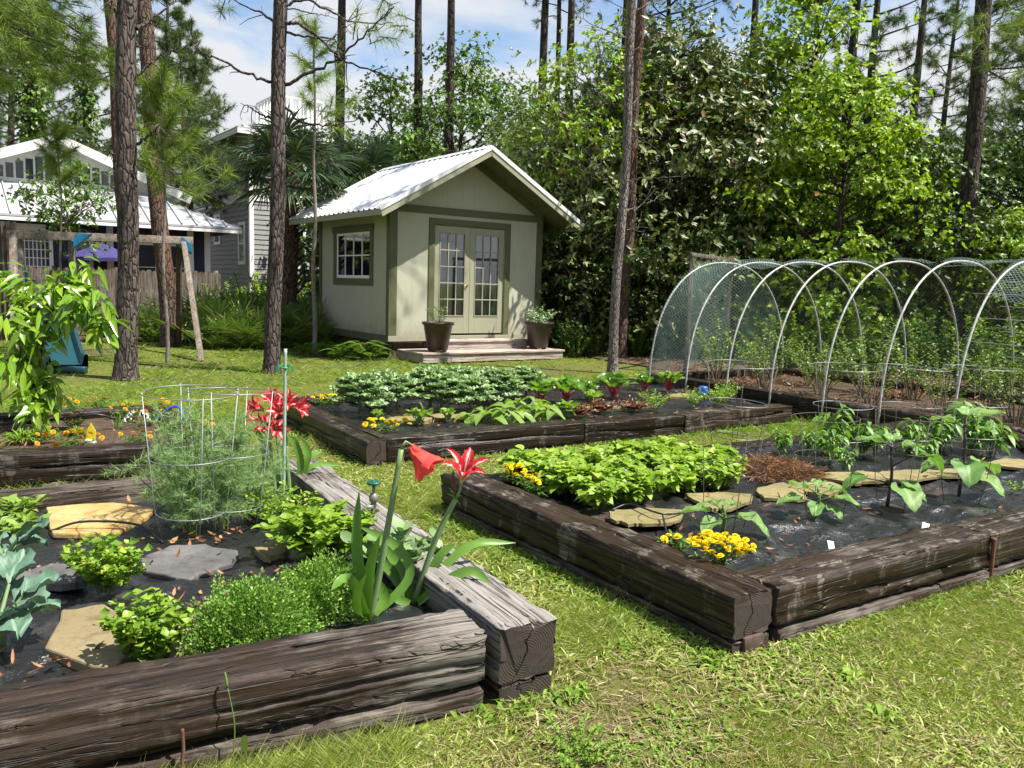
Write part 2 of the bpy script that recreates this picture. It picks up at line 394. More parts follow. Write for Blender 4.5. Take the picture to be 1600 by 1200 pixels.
# hard things
B_NEAR = m_bark('bark_near', (.035, .027, .024), (.14, .115, .103), .9)
B_RED = m_bark('bark_red', (.05, .034, .028), (.16, .115, .092), 1.0, (.15, .085, .06))
B_SAP = m_plain('sapling_bark', (.22, .185, .155), .9, 0, .25, 14, .6)
B_FAR = m_bark('bark_far', (.03, .024, .02), (.09, .072, .062), .7)
B_PALE = m_bark('bark_pale', (.11, .095, .083), (.29, .255, .23), 1.6)
T_END = m_endgrain('timber_end_grain', (.022, .018, .015), (.075, .062, .052))
T_GREY = m_timber('timber_grey', (.035, .028, .022), (.08, .062, .05), (.25, .235, .215), .72)
T_FRONT = m_timber('timber_front', (.014, .0095, .007), (.044, .027, .018), (.21, .19, .165), .26, .5, .12, (-.98, -.42))
T_DARK = m_timber('timber_dark', (.011, .0075, .005), (.042, .0255, .0155), (.14, .12, .1), .20, .40, .6)
T_WET = m_timber('timber_wet', (.008, .0055, .004), (.026, .0165, .011), (.09, .08, .07), .13, .3, .3)
T_BACK = m_timber('timber_back', (.016, .011, .008), (.058, .039, .028), (.17, .15, .125), .38, .6)
M_DECK = m_timber('deck_wood', (.3, .23, .19), (.42, .34, .29), (.5, .44, .4), .45, .85)
M_LUMB = m_timber('play_lumber', (.14, .11, .085), (.25, .2, .155), (.3, .265, .23), .42, .85)
M_LUMBD = m_timber('dark_lumber', (.05, .035, .025), (.09, .065, .045), (.15, .12, .1), .3, .85, axis='z')
M_FENCE = m_timber('fence_wood', (.075, .058, .044), (.15, .12, .094), (.2, .175, .15), .4, .9, axis='z')
M_LUMBZ = m_timber('play_lumber_post', (.14, .11, .085), (.24, .195, .15), (.3, .265, .23), .42, .85, axis='z')
M_SOIL = None
def m_soil(name, a, b, c3, sc=14):
    m, nt = nmat(name); v = coord(nt, rand=False)
    n = noise(nt, v, sc, 8, .7); n2 = noise(nt, v, sc * 5, 5, .7)
    c = ramp(nt, mth(nt, 'ADD', mth(nt, 'MULTIPLY', n, .6), mth(nt, 'MULTIPLY', n2, .4)), [(.3, a), (.5, b), (.68, c3)])
    out(nt, prin(nt, c, .95, 0, bump(nt, mth(nt, 'ADD', n, n2), 1.0, .02), .2)); return m
M_SOIL = m_soil('bed_soil', (.035, .026, .02), (.06, .043, .032), (.12, .09, .065))
M_MULCH = m_soil('wood_mulch', (.035, .022, .015), (.09, .06, .04), (.19, .145, .1), 22)
M_LITTER = m_soil('leaf_litter', (.03, .02, .013), (.085, .058, .036), (.17, .125, .08), 9)
def m_ground():
    m, nt = nmat('turf_ground'); v = coord(nt, rand=False)
    a = noise(nt, v, .55, 6, .6); b = noise(nt, v, 5, 8, .7); f = noise(nt, v, 60, 4, .7)
    g = ramp(nt, b, [(.25, (.06, .08, .012)), (.5, (.11, .13, .022)), (.75, (.16, .155, .045))])
    s = ramp(nt, f, [(.3, (.05, .036, .024)), (.7, (.15, .118, .08))])
    c = mixc(nt, ramp(nt, mth(nt, 'ADD', mth(nt, 'MULTIPLY', a, .55), mth(nt, 'MULTIPLY', b, .45)), [(.5, 0.0), (.62, 1.0)]), g, s)
    out(nt, prin(nt, c, .95, 0, bump(nt, mth(nt, 'ADD', b, f), 1.0, .02), .1)); return m
M_GROUND = m_ground()
def m_film():
    m, nt = nmat('black_film'); v = coord(nt, rand=False)
    n = noise(nt, v, 7, 6, .6, .6); n2 = noise(nt, v, 40, 3, .6)
    d = ramp(nt, noise(nt, v, 3, 8, .7), [(.52, 0.0), (.72, 1.0)])
    c = mixc(nt, d, (.013, .013, .0145), (.055, .05, .047))
    rg = nd(nt, 'ShaderNodeRGBToBW', {0: ramp(nt, d, [(0, .27), (1, .55)])}).outputs[0]
    out(nt, prin(nt, c, rg, 0, bump(nt, mth(nt, 'ADD', n, mth(nt, 'MULTIPLY', n2, .3)), .9, .03), .5)); return m
M_FILM = m_film()
def m_stone(name, a, b):
    m, nt = nmat(name); v = coord(nt)
    n = noise(nt, v, 3.5, 8, .65); n2 = noise(nt, v, 45, 4, .6)
    c = mixc(nt, ramp(nt, n, [(.3, 0.0), (.7, 1.0)]), a, b)
    n3 = noise(nt, v, 9, 6, .7); c = mixc(nt, ramp(nt, n3, [(.52, 0.0), (.66, .6)]), c, tuple(x * .55 for x in a))
    c = mixc(nt, ramp(nt, n2, [(.55, 0.0), (.75, .5)]), c, tuple(x * .5 for x in a))
    out(nt, prin(nt, c, .75, 0, bump(nt, mth(nt, 'ADD', n, mth(nt, 'MULTIPLY', n2, .4)), .6, .012), .35)); return m
S_TAN = m_stone('sandstone_tan', (.15, .115, .055), (.24, .195, .11))
S_GOLD = m_stone('sandstone_gold', (.33, .19, .05), (.42, .33, .16))
S_GREY = m_stone('stone_grey', (.06, .057, .056), (.15, .145, .14))
S_OLIVE = m_stone('sandstone_olive', (.14, .115, .042), (.24, .205, .09))
def m_wall():
    m, nt = nmat('shed_wall_paint'); v = coord(nt, rand=False); oc = nd(nt, 'ShaderNodeSeparateXYZ', {0: nd(nt, 'ShaderNodeTexCoord').outputs['Object']}).outputs
    a = noise(nt, v, 1.6, 6, .6); st = noise(nt, nd(nt, 'ShaderNodeMapping', {'Vector': v, 'Scale': (7, 7, .5)}).outputs[0], 2.5, 5, .6)
    c = mixc(nt, a, (.345, .345, .262), (.40, .398, .31)); c = mixc(nt, ramp(nt, st, [(.5, 0.0), (.75, .35)]), c, (.25, .25, .18))
    splash = mth(nt, 'ADD', oc[2], mth(nt, 'MULTIPLY', noise(nt, v, 6, 6, .7), -.75)); c = mixc(nt, ramp(nt, splash, [(.0, .55), (.32, 0.0)]), c, (.2, .17, .11))
    jt = mth(nt, 'FRACT', mth(nt, 'DIVIDE', mth(nt, 'ADD', oc[0], oc[1]), 1.22)); c = mixc(nt, ramp(nt, jt, [(0, .45), (.006, 0.0)]), c, (.15, .15, .1))
    n2 = noise(nt, v, 60, 4, .6); out(nt, prin(nt, c, .8, 0, bump(nt, n2, .25, .004), .3)); return m
M_WALL = m_wall() if True else m_plain('shed_wall_paint', (.37, .37, .285), .8, 0, .06, 2, .1)
M_TRIM = m_plain('shed_trim_paint', (.09, .095, .04), .7, 0, .1, 3, .15)
M_DOORP = m_plain('shed_door_paint', (.27, .27, .19), .6, 0, .05, 3, .08)
M_WHITE = m_plain('white_paint', (.78, .78, .76), .55, 0, .04, 3, .05)
M_CURTAIN = m_plain('curtain_cloth', (.27, .29, .35), .9, 0, .08, 3, .1)
M_INT = m_plain('dark_interior', (.05, .05, .045), .9)
M_NAVY = m_plain('navy_siding', (.022, .03, .055), .75, 0, .05, 2, .1)
M_GREYS = m_plain('grey_siding', (.25, .245, .235), .8, 0, .03, 2, .1)
M_BRASS = m_plain('brass', (.6, .42, .16), .3, 1.0, .05)
M_STEEL = m_plain('galvanised_wire', (.3, .31, .32), .5, .7, .1, 10)
M_RUSTW = m_plain('rusty_wire', (.1, .085, .075), .6, .5, .2, 20)
M_RUST = m_plain('rusty_rebar', (.2, .085, .05), .9, .2, .25, 20, .6)
M_PVC = m_plain('pvc_pipe', (.5, .5, .48), .45, 0, .22, 14)
M_POT = m_plain('brown_planter', (.045, .028, .024), .4, 0, .1, 4)
M_TERRA = m_plain('terracotta', (.5, .2, .11), .8)
M_TEAL = m_plain('teal_plastic', (.009, .052, .066), .35, 0, .08, 3, .03)
M_BLUEP = m_plain('blue_plastic', (.01, .22, .42), .35, 0, .06, 3, .03)
M_PURPLE = m_plain('purple_canvas', (.035, .028, .13), .8, 0, .06, 3)
M_HOSE = m_plain('black_hose', (.015, .015, .016), .4)
M_BLUEH = m_plain('blue_hose', (.02, .09, .5), .4)
M_PIPE = m_plain('grey_pipe', (.22, .22, .2), .5, .3)
M_VALVE = m_plain('green_valve', (.01, .09, .06), .4)
M_STAKE = m_plain('green_stake', (.3, .42, .36), .4, 0, .15, 30)
M_TAPE = m_plain('green_tape', (.02, .32, .12), .5)
M_TAGW = m_plain('white_tag', (.8, .8, .78), .5, 0, .03)
M_YEL = m_plain('yellow_tag', (.85, .7, .03), .5)
M_CAST = m_plain('rust_block', (.09, .055, .04), .9, 0, .3, 25, .5)
def m_metalroof(name, col, rough, metal):
    m, nt = nmat(name); v = coord(nt); n = noise(nt, v, 2, 5)
    c = mixc(nt, n, tuple(x * .85 for x in col), col)
    out(nt, prin(nt, c, rough, metal, bump(nt, noise(nt, v, 5, 3), .12, .01), .5)); return m
M_ROOF = m_metalroof('galvanised_roof', (.74, .745, .75), .5, .15)
M_ROOFW = m_metalroof('white_metal_roof', (.46, .47, .48), .45, .25)
def m_glass():
    m, nt = nmat('window_glass')
    g = nd(nt, 'ShaderNodeBsdfGlossy', {0: (.9, .92, .95), 'Roughness': .04}).outputs[0]
    t = nd(nt, 'ShaderNodeBsdfTransparent', {0: (.72, .75, .75)}).outputs[0]
    fr = nd(nt, 'ShaderNodeFresnel', {0: 1.6}).outputs[0]
    out(nt, nd(nt, 'ShaderNodeMixShader', {0: mth(nt, 'ADD', fr, .06), 1: t, 2: g}).outputs[0]); return m
M_GLASS = m_glass()
def m_net():
    m, nt = nmat('bird_netting')
    u = nd(nt, 'ShaderNodeTexCoord').outputs['Object']
    s = nd(nt, 'ShaderNodeSeparateXYZ', {0: nd(nt, 'ShaderNodeUVMap').outputs[0]}).outputs
    def lines(a, b, k):
        w = mth(nt, 'FRACT', mth(nt, 'ADD', mth(nt, 'MULTIPLY', a, k), mth(nt, 'MULTIPLY', b, k)))
        return mth(nt, 'LESS_THAN', w, .10)
    neg = mth(nt, 'MULTIPLY', s[1], -1.0)
    al = mth(nt, 'MAXIMUM', lines(s[0], s[1], 20.0), lines(s[0], neg, 20.0))
    p = prin(nt, (.13, .19, .165), .6)
    t = nd(nt, 'ShaderNodeBsdfTransparent').outputs[0]
    out(nt, nd(nt, 'ShaderNodeMixShader', {0: al, 1: t, 2: p}).outputs[0]); return m
M_NET = m_net()
# ------------------------------------------------------------------ light and sky
SUN_AZ, SUN_EL = R(106), R(60)
sdir = Vector((math.sin(SUN_AZ) * math.cos(SUN_EL), math.cos(SUN_AZ) * math.cos(SUN_EL), math.sin(SUN_EL)))
sl = bpy.data.lights.new('sun', 'SUN'); sl.energy = 5.0; sl.angle = R(.53); sl.color = (1.0, .95, .86)
so = bpy.data.objects.new('sun', sl); C.objects.link(so)
so.rotation_euler = sdir.to_track_quat('Z', 'Y').to_euler()
w = bpy.data.worlds.new('World'); SC.world = w; w.use_nodes = True
nt = w.node_tree; nt.nodes.clear()
sky = nd(nt, 'ShaderNodeTexSky', sky_type='NISHITA', sun_disc=False, sun_elevation=SUN_EL, sun_rotation=SUN_AZ, air_density=1.0, dust_density=.6, ozone_density=1.2)
gd = nd(nt, 'ShaderNodeTexCoord').outputs['Generated']
sz = nd(nt, 'ShaderNodeSeparateXYZ', {0: gd}).outputs
den = mth(nt, 'ADD', mth(nt, 'MAXIMUM', sz[2], 0.0), .22)
cv = nd(nt, 'ShaderNodeCombineXYZ', {0: mth(nt, 'DIVIDE', sz[0], den), 1: mth(nt, 'DIVIDE', sz[1], den), 2: 0.0}).outputs[0]
cn = noise(nt, cv, 1.15, 9, .58, .35)
hz = ramp(nt, sz[2], [(.04, .22), (.32, 0.0)])
cl = ramp(nt, mth(nt, 'ADD', cn, hz), [(.455, 0.0), (.58, 1.0)])
bg1 = nd(nt, 'ShaderNodeBackground', {0: sky.outputs[0], 1: .085}).outputs[0]
bg2 = nd(nt, 'ShaderNodeBackground', {0: (.93, .96, 1.0), 1: .39}).outputs[0]
nd(nt, 'ShaderNodeOutputWorld', {0: nd(nt, 'ShaderNodeMixShader', {0: cl, 1: bg1, 2: bg2}).outputs[0]})
SC.view_settings.view_transform = 'Standard'; SC.view_settings.look = 'None'
SC.view_settings.exposure = 1.2; SC.view_settings.gamma = 1
SC.cycles.max_bounces = 8; SC.cycles.transparent_max_bounces = 24
SC.cycles.diffuse_bounces = 3; SC.cycles.glossy_bounces = 3; SC.cycles.transmission_bounces = 4
SC.cycles.use_denoising = True
SC.cycles.use_adaptive_sampling = True; SC.cycles.adaptive_threshold = .02
SC.render.film_transparent = False

# ------------------------------------------------------------------ ground
mb = MB()
xs = np.concatenate([[-700, -200, -60], np.linspace(-24, 24, 97), [60, 200, 700]])
ys = np.concatenate([[-700, -200, -40, -8], np.linspace(-2, 30, 81), [60, 200, 900]])
gx, gy = np.meshgrid(xs, ys, indexing='ij')
P = np.stack([gx, gy, np.zeros_like(gx)], -1)
P[..., 2] = -.012 + .012 * wav(P.reshape(-1, 3), 2.1).reshape(gx.shape) * ((abs(gx) < 23) & (gy < 29) & (gy > -1))
sheet(mb, P)
tag(mb.build('ground', M_GROUND), 'grassy garden ground reaching to the woods', 'ground', kind='structure')
# leaf-littered floor below the woods and behind the shed
WOOD = [G(0, 512)[:2] + [-14, 0], G(0, 530)[:2] + [-6, 0], G(130, 533)[:2], G(330, 535)[:2], G(480, 528)[:2], G(600, 520)[:2], G(880, 548)[:2], G(905, 556)[:2], G(960, 566)[:2], G(1012, 574)[:2],
        (2.2, 12.0), (5.2, 7.4), (9, 2), (60, -5), (60, 80), (-60, 80), (-60, 19)]
mb = MB(); prism(mb, [(x, y, .024) for x, y in WOOD], .02)
tag(mb.build('forest_floor', M_LITTER, smooth=False), 'brown leaf litter floor under the trees', 'forest floor', kind='structure')

# ------------------------------------------------------------------ railway-sleeper beds
def timber_mesh(L, w, h, rough=.006, seed=0):
    r = np.random.default_rng(seed)
    nx = max(6, int(L / .04))
    pr = []; b = .012
    for (sx, sy) in ((1, 1), (-1, 1), (-1, -1), (1, -1)):
        cx, cy = sx * (w / 2 - b), sy * (h / 2 - b)
        a0 = {(1, 1): 0, (-1, 1): 90, (-1, -1): 180, (1, -1): 270}[(sx, sy)]
        for q in (0, 45, 90): pr.append((cx + b * math.cos(R(a0 + q)), cy + b * math.sin(R(a0 + q))))
        nx_, ny_ = {(1, 1): (-1, 1), (-1, 1): (-1, -1), (-1, -1): (1, -1), (1, -1): (1, 1)}[(sx, sy)]
        ex, ey = nx_ * (w / 2 - b), ny_ * (h / 2 - b)
        e2 = np.array([ex, ey]) + b * np.array([math.cos(R(a0 + 90)), math.sin(R(a0 + 90))]); s2 = np.array(pr[-1])
        for q in (.16, .32, .455, .5, .545, .68, .84): pr.append(tuple(s2 * (1 - q) + e2 * q))
    prof = np.array(pr); n = len(prof)
    x = np.linspace(-L / 2, L / 2, nx)
    amp = r.normal(0, 1, (nx // 5 + 3, n)); xi = np.linspace(0, len(amp) - 1.001, nx)
    lo = amp[xi.astype(int)] * (1 - xi % 1)[:, None] + amp[xi.astype(int) + 1] * (xi % 1)[:, None]
    groove = r.normal(0, 1, n)[None, :] * .6
    corner = np.tile([.9, 1.3, .9, .5, .4, .3, .3, .3, .4, .5], 4)[None, :]
    chip = np.where(r.uniform(0, 1, (nx, n)) < .06, -2.2, 0) * (corner > .8)
    d = ((lo * .8 + r.normal(0, .35, (nx, n))) * corner + groove + chip) * rough * .55
    sc = 1 + d / (min(w, h) / 2)
    prof3 = np.repeat(prof[None], nx, 0)
    for sd in range(4):                                   # drying checks: long narrow splits that wander along each face
        k0 = sd * 10 + 3; m_ = k0 + 3; inn = -unit(prof[m_]); lat = unit(prof[k0 + 6] - prof[k0])
        f1, p1, p2 = r.uniform(.8, 1.6), r.uniform(0, 6, 1), r.uniform(0, 6, 1)
        wan = .03 * np.sin(f1 * x + p1) + .008 * np.sin(7 * x + p2) + r.normal(0, .0012, nx); dep = np.clip(np.sin(f1 * 1.7 * x + p2) + .25 + r.normal(0, .15, nx), 0, 1) * .028
        for kk in (m_ - 1, m_, m_ + 1): prof3[:, kk] += lat[None] * wan[:, None]
        prof3[:, m_] += inn[None] * dep[:, None]
    e = np.ones(nx); e[0] = e[-1] = .965
    V = np.zeros((nx, n, 3)); V[..., 0] = x[:, None] + np.where((np.arange(nx) == 0) | (np.arange(nx) == nx - 1), 1, 0)[:, None] * r.normal(0, .003, (1, n))
    V[..., 1] = prof3[:, :, 0] * sc * e[:, None]; V[..., 2] = prof3[:, :, 1] * sc * e[:, None]
    bend = .006 * np.sin(x * 1.7 + seed); V[..., 1] += bend[:, None]
    mb = MB(); i = np.arange(nx * n).reshape(nx, n); j = np.roll(i, -1, 1)
    mb.add(V.reshape(-1, 3), [np.stack([i[:-1], j[:-1], j[1:], i[1:]], -1).reshape(-1, 4), ])
    mb.add(V[0] + [.0006, 0, 0], [np.arange(n)[::-1]]); mb.add(V[-1] - [.0006, 0, 0], [np.arange(n)]); me = mb.mesh('timber'); me.polygons[-1].use_smooth = me.polygons[-2].use_smooth = False; mi = np.zeros(len(me.polygons), np.int32); mi[-2:] = 1; me.polygons.foreach_set('material_index', mi); return me
TS = [0]
def timber(bed, A, B, side, ztop, mat, w=.215, h=.2, off=0.0, label=None, rough=.006):
    """A,B: ends of the outer top edge; side=+1 when the body lies left of A->B"""
    A = np.array(A[:2]); B = np.array(B[:2]); d = B - A; L = np.linalg.norm(d); d /= L
    p = np.array([-d[1], d[0]]) * side
    c = (A + B) / 2 + p * (w / 2 - off)
    TS[0] += 1
    o = mkobj('timber', timber_mesh(L, w, h, rough, TS[0]), mat, bed); o.data.materials.append(T_END)
    o.location = (c[0] - bed.location.x, c[1] - bed.location.y, ztop - h / 2 - bed.location.z)
    o.rotation_euler = (R(rng.normal(0, .5)), 0, math.atan2(d[1], d[0]))
    if label: o['label'] = label
    return o
def split_timbers(bed, A, B, cuts, side, ztop, mats, **k):
    A = np.array(A, float); B = np.array(B, float); t = [0] + list(cuts) + [1]
    L = np.linalg.norm((B - A)[:2])
    for q in range(len(t) - 1):
        g = .006 / L
        timber(bed, A + (B - A) * (t[q] + g), A + (B - A) * (t[q + 1] - g), side, ztop + rng.normal(0, .003), mats[q % len(mats)], **k)
def soil(bed, quad, z, mat, name='soil'):
    mb = MB(); n = 40
    Q = [np.array([*q[:2], 0]) for q in quad]
    s, t = np.meshgrid(np.linspace(0, 1, n), np.linspace(0, 1, n), indexing='ij'); s = s[..., None]; t = t[..., None]
    P = Q[0] * (1 - s) * (1 - t) + Q[1] * s * (1 - t) + Q[2] * s * t + Q[3] * (1 - s) * t
    P[..., 2] = z + .012 * wav(P.reshape(-1, 3) , 7).reshape(n, n) - .006
    P -= np.array(bed.location)
    sheet(mb, P); return mb.build(name, mat, bed)
def film(name, label, quad, z, amp=.016, n=150, mat=None, holes=()):
    Q = [np.array([*q[:2], 0]) for q in quad]
    s, t = np.meshgrid(np.linspace(0, 1, n), np.linspace(0, 1, n), indexing='ij'); s = s[..., None]; t = t[..., None]
    P = Q[0] * (1 - s) * (1 - t) + Q[1] * s * (1 - t) + Q[2] * s * t + Q[3] * (1 - s) * t
    q = P.reshape(-1, 3)
    def ridge(f, ph): return (1 - abs(wav(q + ph, f))) .clip(0, 1) ** 3
    wz = ridge(2.3, 1.0) * .8 + ridge(5.5, 7.0) * .6 + ridge(11, 3.) * .35 + ridge(21, 5.) * .12 + .3 * wav(q, 3)
    P[..., 2] = z + amp * wz.reshape(n, n)
    c = P.mean((0, 1)); c[2] = z
    mb = MB(); sheet(mb, P - c); o = mb.build(name, mat or M_FILM, None, tuple(c))
    return tag(o, label, 'mulch film')
def lp(a, b, t): return np.array(a) * (1 - t) + np.array(b) * t

# bed 1: the herb bed in the near corner
Z1 = .27
b1 = thing('raised_bed', 'weathered sleeper bed holding thyme, parsley, dill and red lilies', 'raised bed', G(420, 900))
FR, BR = G(868, 965, Z1), G(500, 722, Z1)
BRx = BR + (BR - FR) * .06
timber(b1, FR, BRx, +1, Z1, T_GREY, w=.235, h=.21, label='bleached grey timber along the grass path', rough=.008)
timber(b1, FR, BRx, +1, .058, T_BACK, w=.225, h=.2, off=-.004)
fA, fB = G(760, 985, Z1), G(0, 1128, Z1)
dF = unit(fB - fA); fE = fA + dF * 3.1
timber(b1, fA + dF * .0, fE, -1, Z1 - .004, T_FRONT, w=.24, h=.182, label='dark front timber weathered pale at one end', rough=.009)
timber(b1, fA + dF * .01, fE, -1, .07, T_BACK, w=.235, h=.22, off=.004, rough=.009)
k0, k1 = G(330, 738, .17), G(0, 772, .17)
dK = unit(k1 - k0)
timber(b1, k0 + dK * -.5, k0 + dK * 3.2, +1, .19, T_BACK, w=.19, h=.19)
inner1 = [fA + U * .0 - Vv * .2 - dF * .12, fE - Vv * .15, k1 + dK * 1.5 + Vv * .05, BRx + Vv * .2 - U * .2]
soil(b1, inner1, .10, M_SOIL)
film('plastic_mulch', 'wrinkled black plastic around the herbs in the near bed', inner1, .12, .026, 230)
mb = MB()   # square rusty block set under the end of the second bed
# bed 2: beans, eggplants and peppers
Z2 = .245
b2 = thing('raised_bed', 'large sleeper bed of beans, eggplants and peppers with white stains', 'raised bed', G(1250, 800))
lA, lB = G(1147, 934, Z2), G(690, 739, Z2)
timber(b2, lA, lB, -1, Z2, T_DARK, w=.235, h=.182, label='long dark timber facing the grass path', rough=.009)
timber(b2, lA, lB, -1, .052, T_BACK, w=.225, h=.2, off=.002)
gA, gB = G(1216, 917, Z2), G(1600, 822, Z2)
dG = unit(gB - gA)
split_timbers(b2, gA, gA + dG * 3.9, [.42], +1, Z2 - .004, [T_DARK, T_DARK], w=.235, h=.178, rough=.009)
split_timbers(b2, gA + dG * .02, gA + dG * 3.9, [.3], +1, .053, [T_BACK, T_BACK], w=.23, h=.2, off=.012)
O2 = lB[:2]
hA = np.array([*O2, 0]) + U * .28
split_timbers(b2, hA, hA + U * 6.2, [.4], -1, Z2 - .05, [T_DARK, T_WET], w=.2, h=.2)
timber(b2, gA + dG * 3.93, hA + U * 6.2 + Vv * .1, +1, Z2 - .01, T_DARK, w=.22, h=.19)
inner2 = [lB + U * .2, lA + U * .22 - Vv * .18, gA + dG * 3.9 - Vv * .2, np.array([*(hA + U * 6.2)[:2], 0]) + Vv * .1]
soil(b2, inner2, .15, M_SOIL)
film('plastic_mulch', 'shiny black plastic around the eggplants in the large bed', inner2, .152, .034, 260)
rb = MB()
rp = lp(gA, gA + dG * 3.9, .42)
tube(rb, np.array([rp + Vv * .012 + ZU * (-z) for z in np.linspace(.02, .28, 30)]) - np.array(b2.location), .011 + .002 * (np.arange(30) % 2), 8)
rb.build('rebar_pin', M_RUST, b2)
# bed 3: kale bed in the middle
Z3 = .2
b3 = thing('raised_bed', 'wet dark sleeper bed of kale and chard before the shed', 'raised bed', G(800, 650))
mA, mB_ = G(572, 690, Z3), G(424, 622, Z3)
timber(b3, mA, mB_, -1, Z3, T_WET, w=.235, h=.19)
timber(b3, mA, mB_, -1, .02, T_WET, w=.23, h=.2, off=-.01)
nA, nB = G(606, 688, Z3), G(1240, 634, Z3)
split_timbers(b3, nA, nB, [.40, .66], +1, Z3, [T_WET, T_WET, T_DARK], w=.22, h=.19)
split_timbers(b3, nA, nB, [.5], +1, .01, [T_BACK], w=.22, h=.2, off=-.01)
qA, qB = mB_ + U * .25, mB_ + U * 5.9
split_timbers(b3, qA, qB, [.45], -1, Z3, [T_WET], w=.2, h=.19)
inner3 = [mB_ + U * .2, mA + U * .2 - Vv * .15, nB - Vv * .15, qB + Vv * .1]
soil(b3, inner3, .11, M_MULCH)
film('plastic_mulch', 'wet dark plastic under the kale row in the middle bed', inner3, .118, .011, 130)
# bed 4: flower bed at the left
Z4 = .25
b4 = thing('raised_bed', 'mulched sleeper bed of orange flowers under the glossy leaved tree', 'raised bed', G(150, 660))
sA, sB = G(272, 697, Z4), G(0, 712, Z4)
sA = sA + U * .28; dS = unit(sB - sA)
split_timbers(b4, sA, sA + dS * 4.2, [.42], -1, Z4, [T_WET, T_DARK], w=.24, h=.2)
split_timbers(b4, sA, sA + dS * 4.2, [.5], -1, .05, [T_WET], w=.24, h=.2, off=-.015)
tA, tB = G(372, 690, Z4), G(250, 628, Z4)
timber(b4, tA, tB, +1, Z4 - .015, T_WET, w=.22, h=.2)
vA = G(236, 630, Z4); 
split_timbers(b4, vA, vA - U * 4.5, [.5], +1, Z4 - .01, [T_WET], w=.2, h=.2)
inner4 = [sA - Vv * .1, sA + dS * 4.2 - Vv * .1, vA - U * 4.5 + Vv * .1, vA + Vv * .1]
soil(b4, inner4, .17, M_MULCH, 'mulch')
# bed 5: blueberry bed under the hoops
Z5 = .26
b5 = thing('raised_bed', 'long sleeper bed of blueberry bushes under the white hoops', 'raised bed', G(1350, 600))
wA, wB = G(1014, 584, Z5), G(1600, 672, Z5)
dW = unit(wB - wA)
split_timbers(b5, wA - dW * .1, wA + dW * 7.2, [.36, .7], +1, Z5, [T_WET, T_DARK, T_WET], w=.22, h=.25)
xA = wA + U * 2.9
split_timbers(b5, xA, xA + dW * 7.0, [.5], -1, Z5, [T_WET], w=.2, h=.25)
timber(b5, wA + U * .25, xA - U * .25, -1, Z5, T_WET, w=.2, h=.25)
inner5 = [wA + U * .15, xA - U * .1, xA + dW * 7 - U * .1, wA + dW * 7 + U * .15]
soil(b5, inner5, .17, M_LITTER, 'mulch')

# ------------------------------------------------------------------ flagstones
def flag(px, py, rx, ry, z, mat, label, group=None, n=11, th=.03, pts=None):
    a = np.sort(rng.uniform(0, 2 * math.pi, n) * .35 + np.linspace(0, 2 * math.pi, n, endpoint=False))
    if pts is None: pts = [(px + rx * math.cos(t) * r, py + ry * math.sin(t) * r) for t, r in zip(a, rng.uniform(.8, 1.12, n))]
    P = np.array([G(x, y, z) for x, y in pts]); c = P.mean(0)
    # roughen the outline
    Q = []
    for k in range(len(P)):
        A, B = P[k], P[(k + 1) % len(P)]
        for s in (0, .33, .66): Q.append(A * (1 - s) + B * s + np.array([*rng.normal(0, .008, 2), 0]))
    Q = np.array(Q); ar = Q - c
    if np.cross(ar[0][:2], ar[1][:2]) < 0: ar = ar[::-1]
    mb = MB(); prism(mb, ar + [0, 0, 0], th)
    o = mb.build('flagstone', mat, None, tuple(c), smooth=False, bevel=.008)
    o.rotation_euler = (R(rng.normal(0, .6)), R(rng.normal(0, .6)), 0)
    return tag(o, label, 'flagstone', group or 'flagstones in the beds')
zf = .165
flag(0, 0, 0, 0, zf - .004, S_GOLD, 'golden sandstone slab with a black drip tube across it', pts=[(75, 792), (130, 786), (178, 784), (245, 792), (222, 812), (188, 832), (80, 834), (70, 812)], th=.032)
flag(0, 0, 0, 0, zf, S_GREY, 'smooth grey flagstone behind the thyme mounds', pts=[(222, 872), (262, 852), (320, 850), (372, 860), (360, 880), (310, 896), (300, 905), (228, 892)])
flag(75, 898, 58, 22, zf, S_GREY, 'grey flagstone between the broccoli and the parsley')
flag(425, 857, 26, 13, zf + .01, S_TAN, 'small tan flagstone beside the lemon balm')
flag(0, 0, 0, 0, zf, S_TAN, 'large tan flagstone in front of the parsley', pts=[(70, 1012), (95, 952), (165, 945), (230, 968), (225, 1010), (180, 1040), (130, 1035)], th=.045)
flag(275, 985, 45, 30, zf, S_TAN, 'tan flagstone half hidden behind the front parsley clump')
z2f = .21
for k, (px, py, rx, ry, lb) in enumerate([
    (1008, 806, 66, 11, 'tan flagstone in front of the beans, beside the long path timber'),
    (1120, 781, 58, 13, 'tan flagstone between the beans and the first eggplant'),
    (1222, 768, 42, 12, 'tan flagstone beside the pine straw mound'),
    (1282, 762, 34, 9, 'small tan flagstone behind the second eggplant'),
    (1338, 744, 46, 9, 'broad tan flagstone past the pine straw mound'),
    (1425, 741, 48, 9, 'tan flagstone behind the third eggplant'),
    (1498, 738, 40, 8, 'tan flagstone at the foot of the tallest eggplant'),
    (1580, 727, 40, 10, 'tan flagstone at the far end of the eggplant row')]):
    flag(px, py, rx * 1.12, ry * 1.15, z2f - .005, S_OLIVE, lb, th=.02)
for k, (px, py, rx, ry, lb) in enumerate([
    (640, 655, 40, 5, 'wet flagstone behind the marigolds of the kale bed'),
    (715, 650, 46, 5, 'wet flagstone between two small lettuces'),
    (935, 636, 40, 5, 'olive flagstone beside the red lettuce'),
    (1000, 632, 30, 4, 'olive flagstone behind the feathery carrots'),
    (1075, 618, 30, 4, 'flat flagstone at the chard end of the kale bed')]):
    flag(px, py, rx, ry, .15, S_OLIVE, lb)

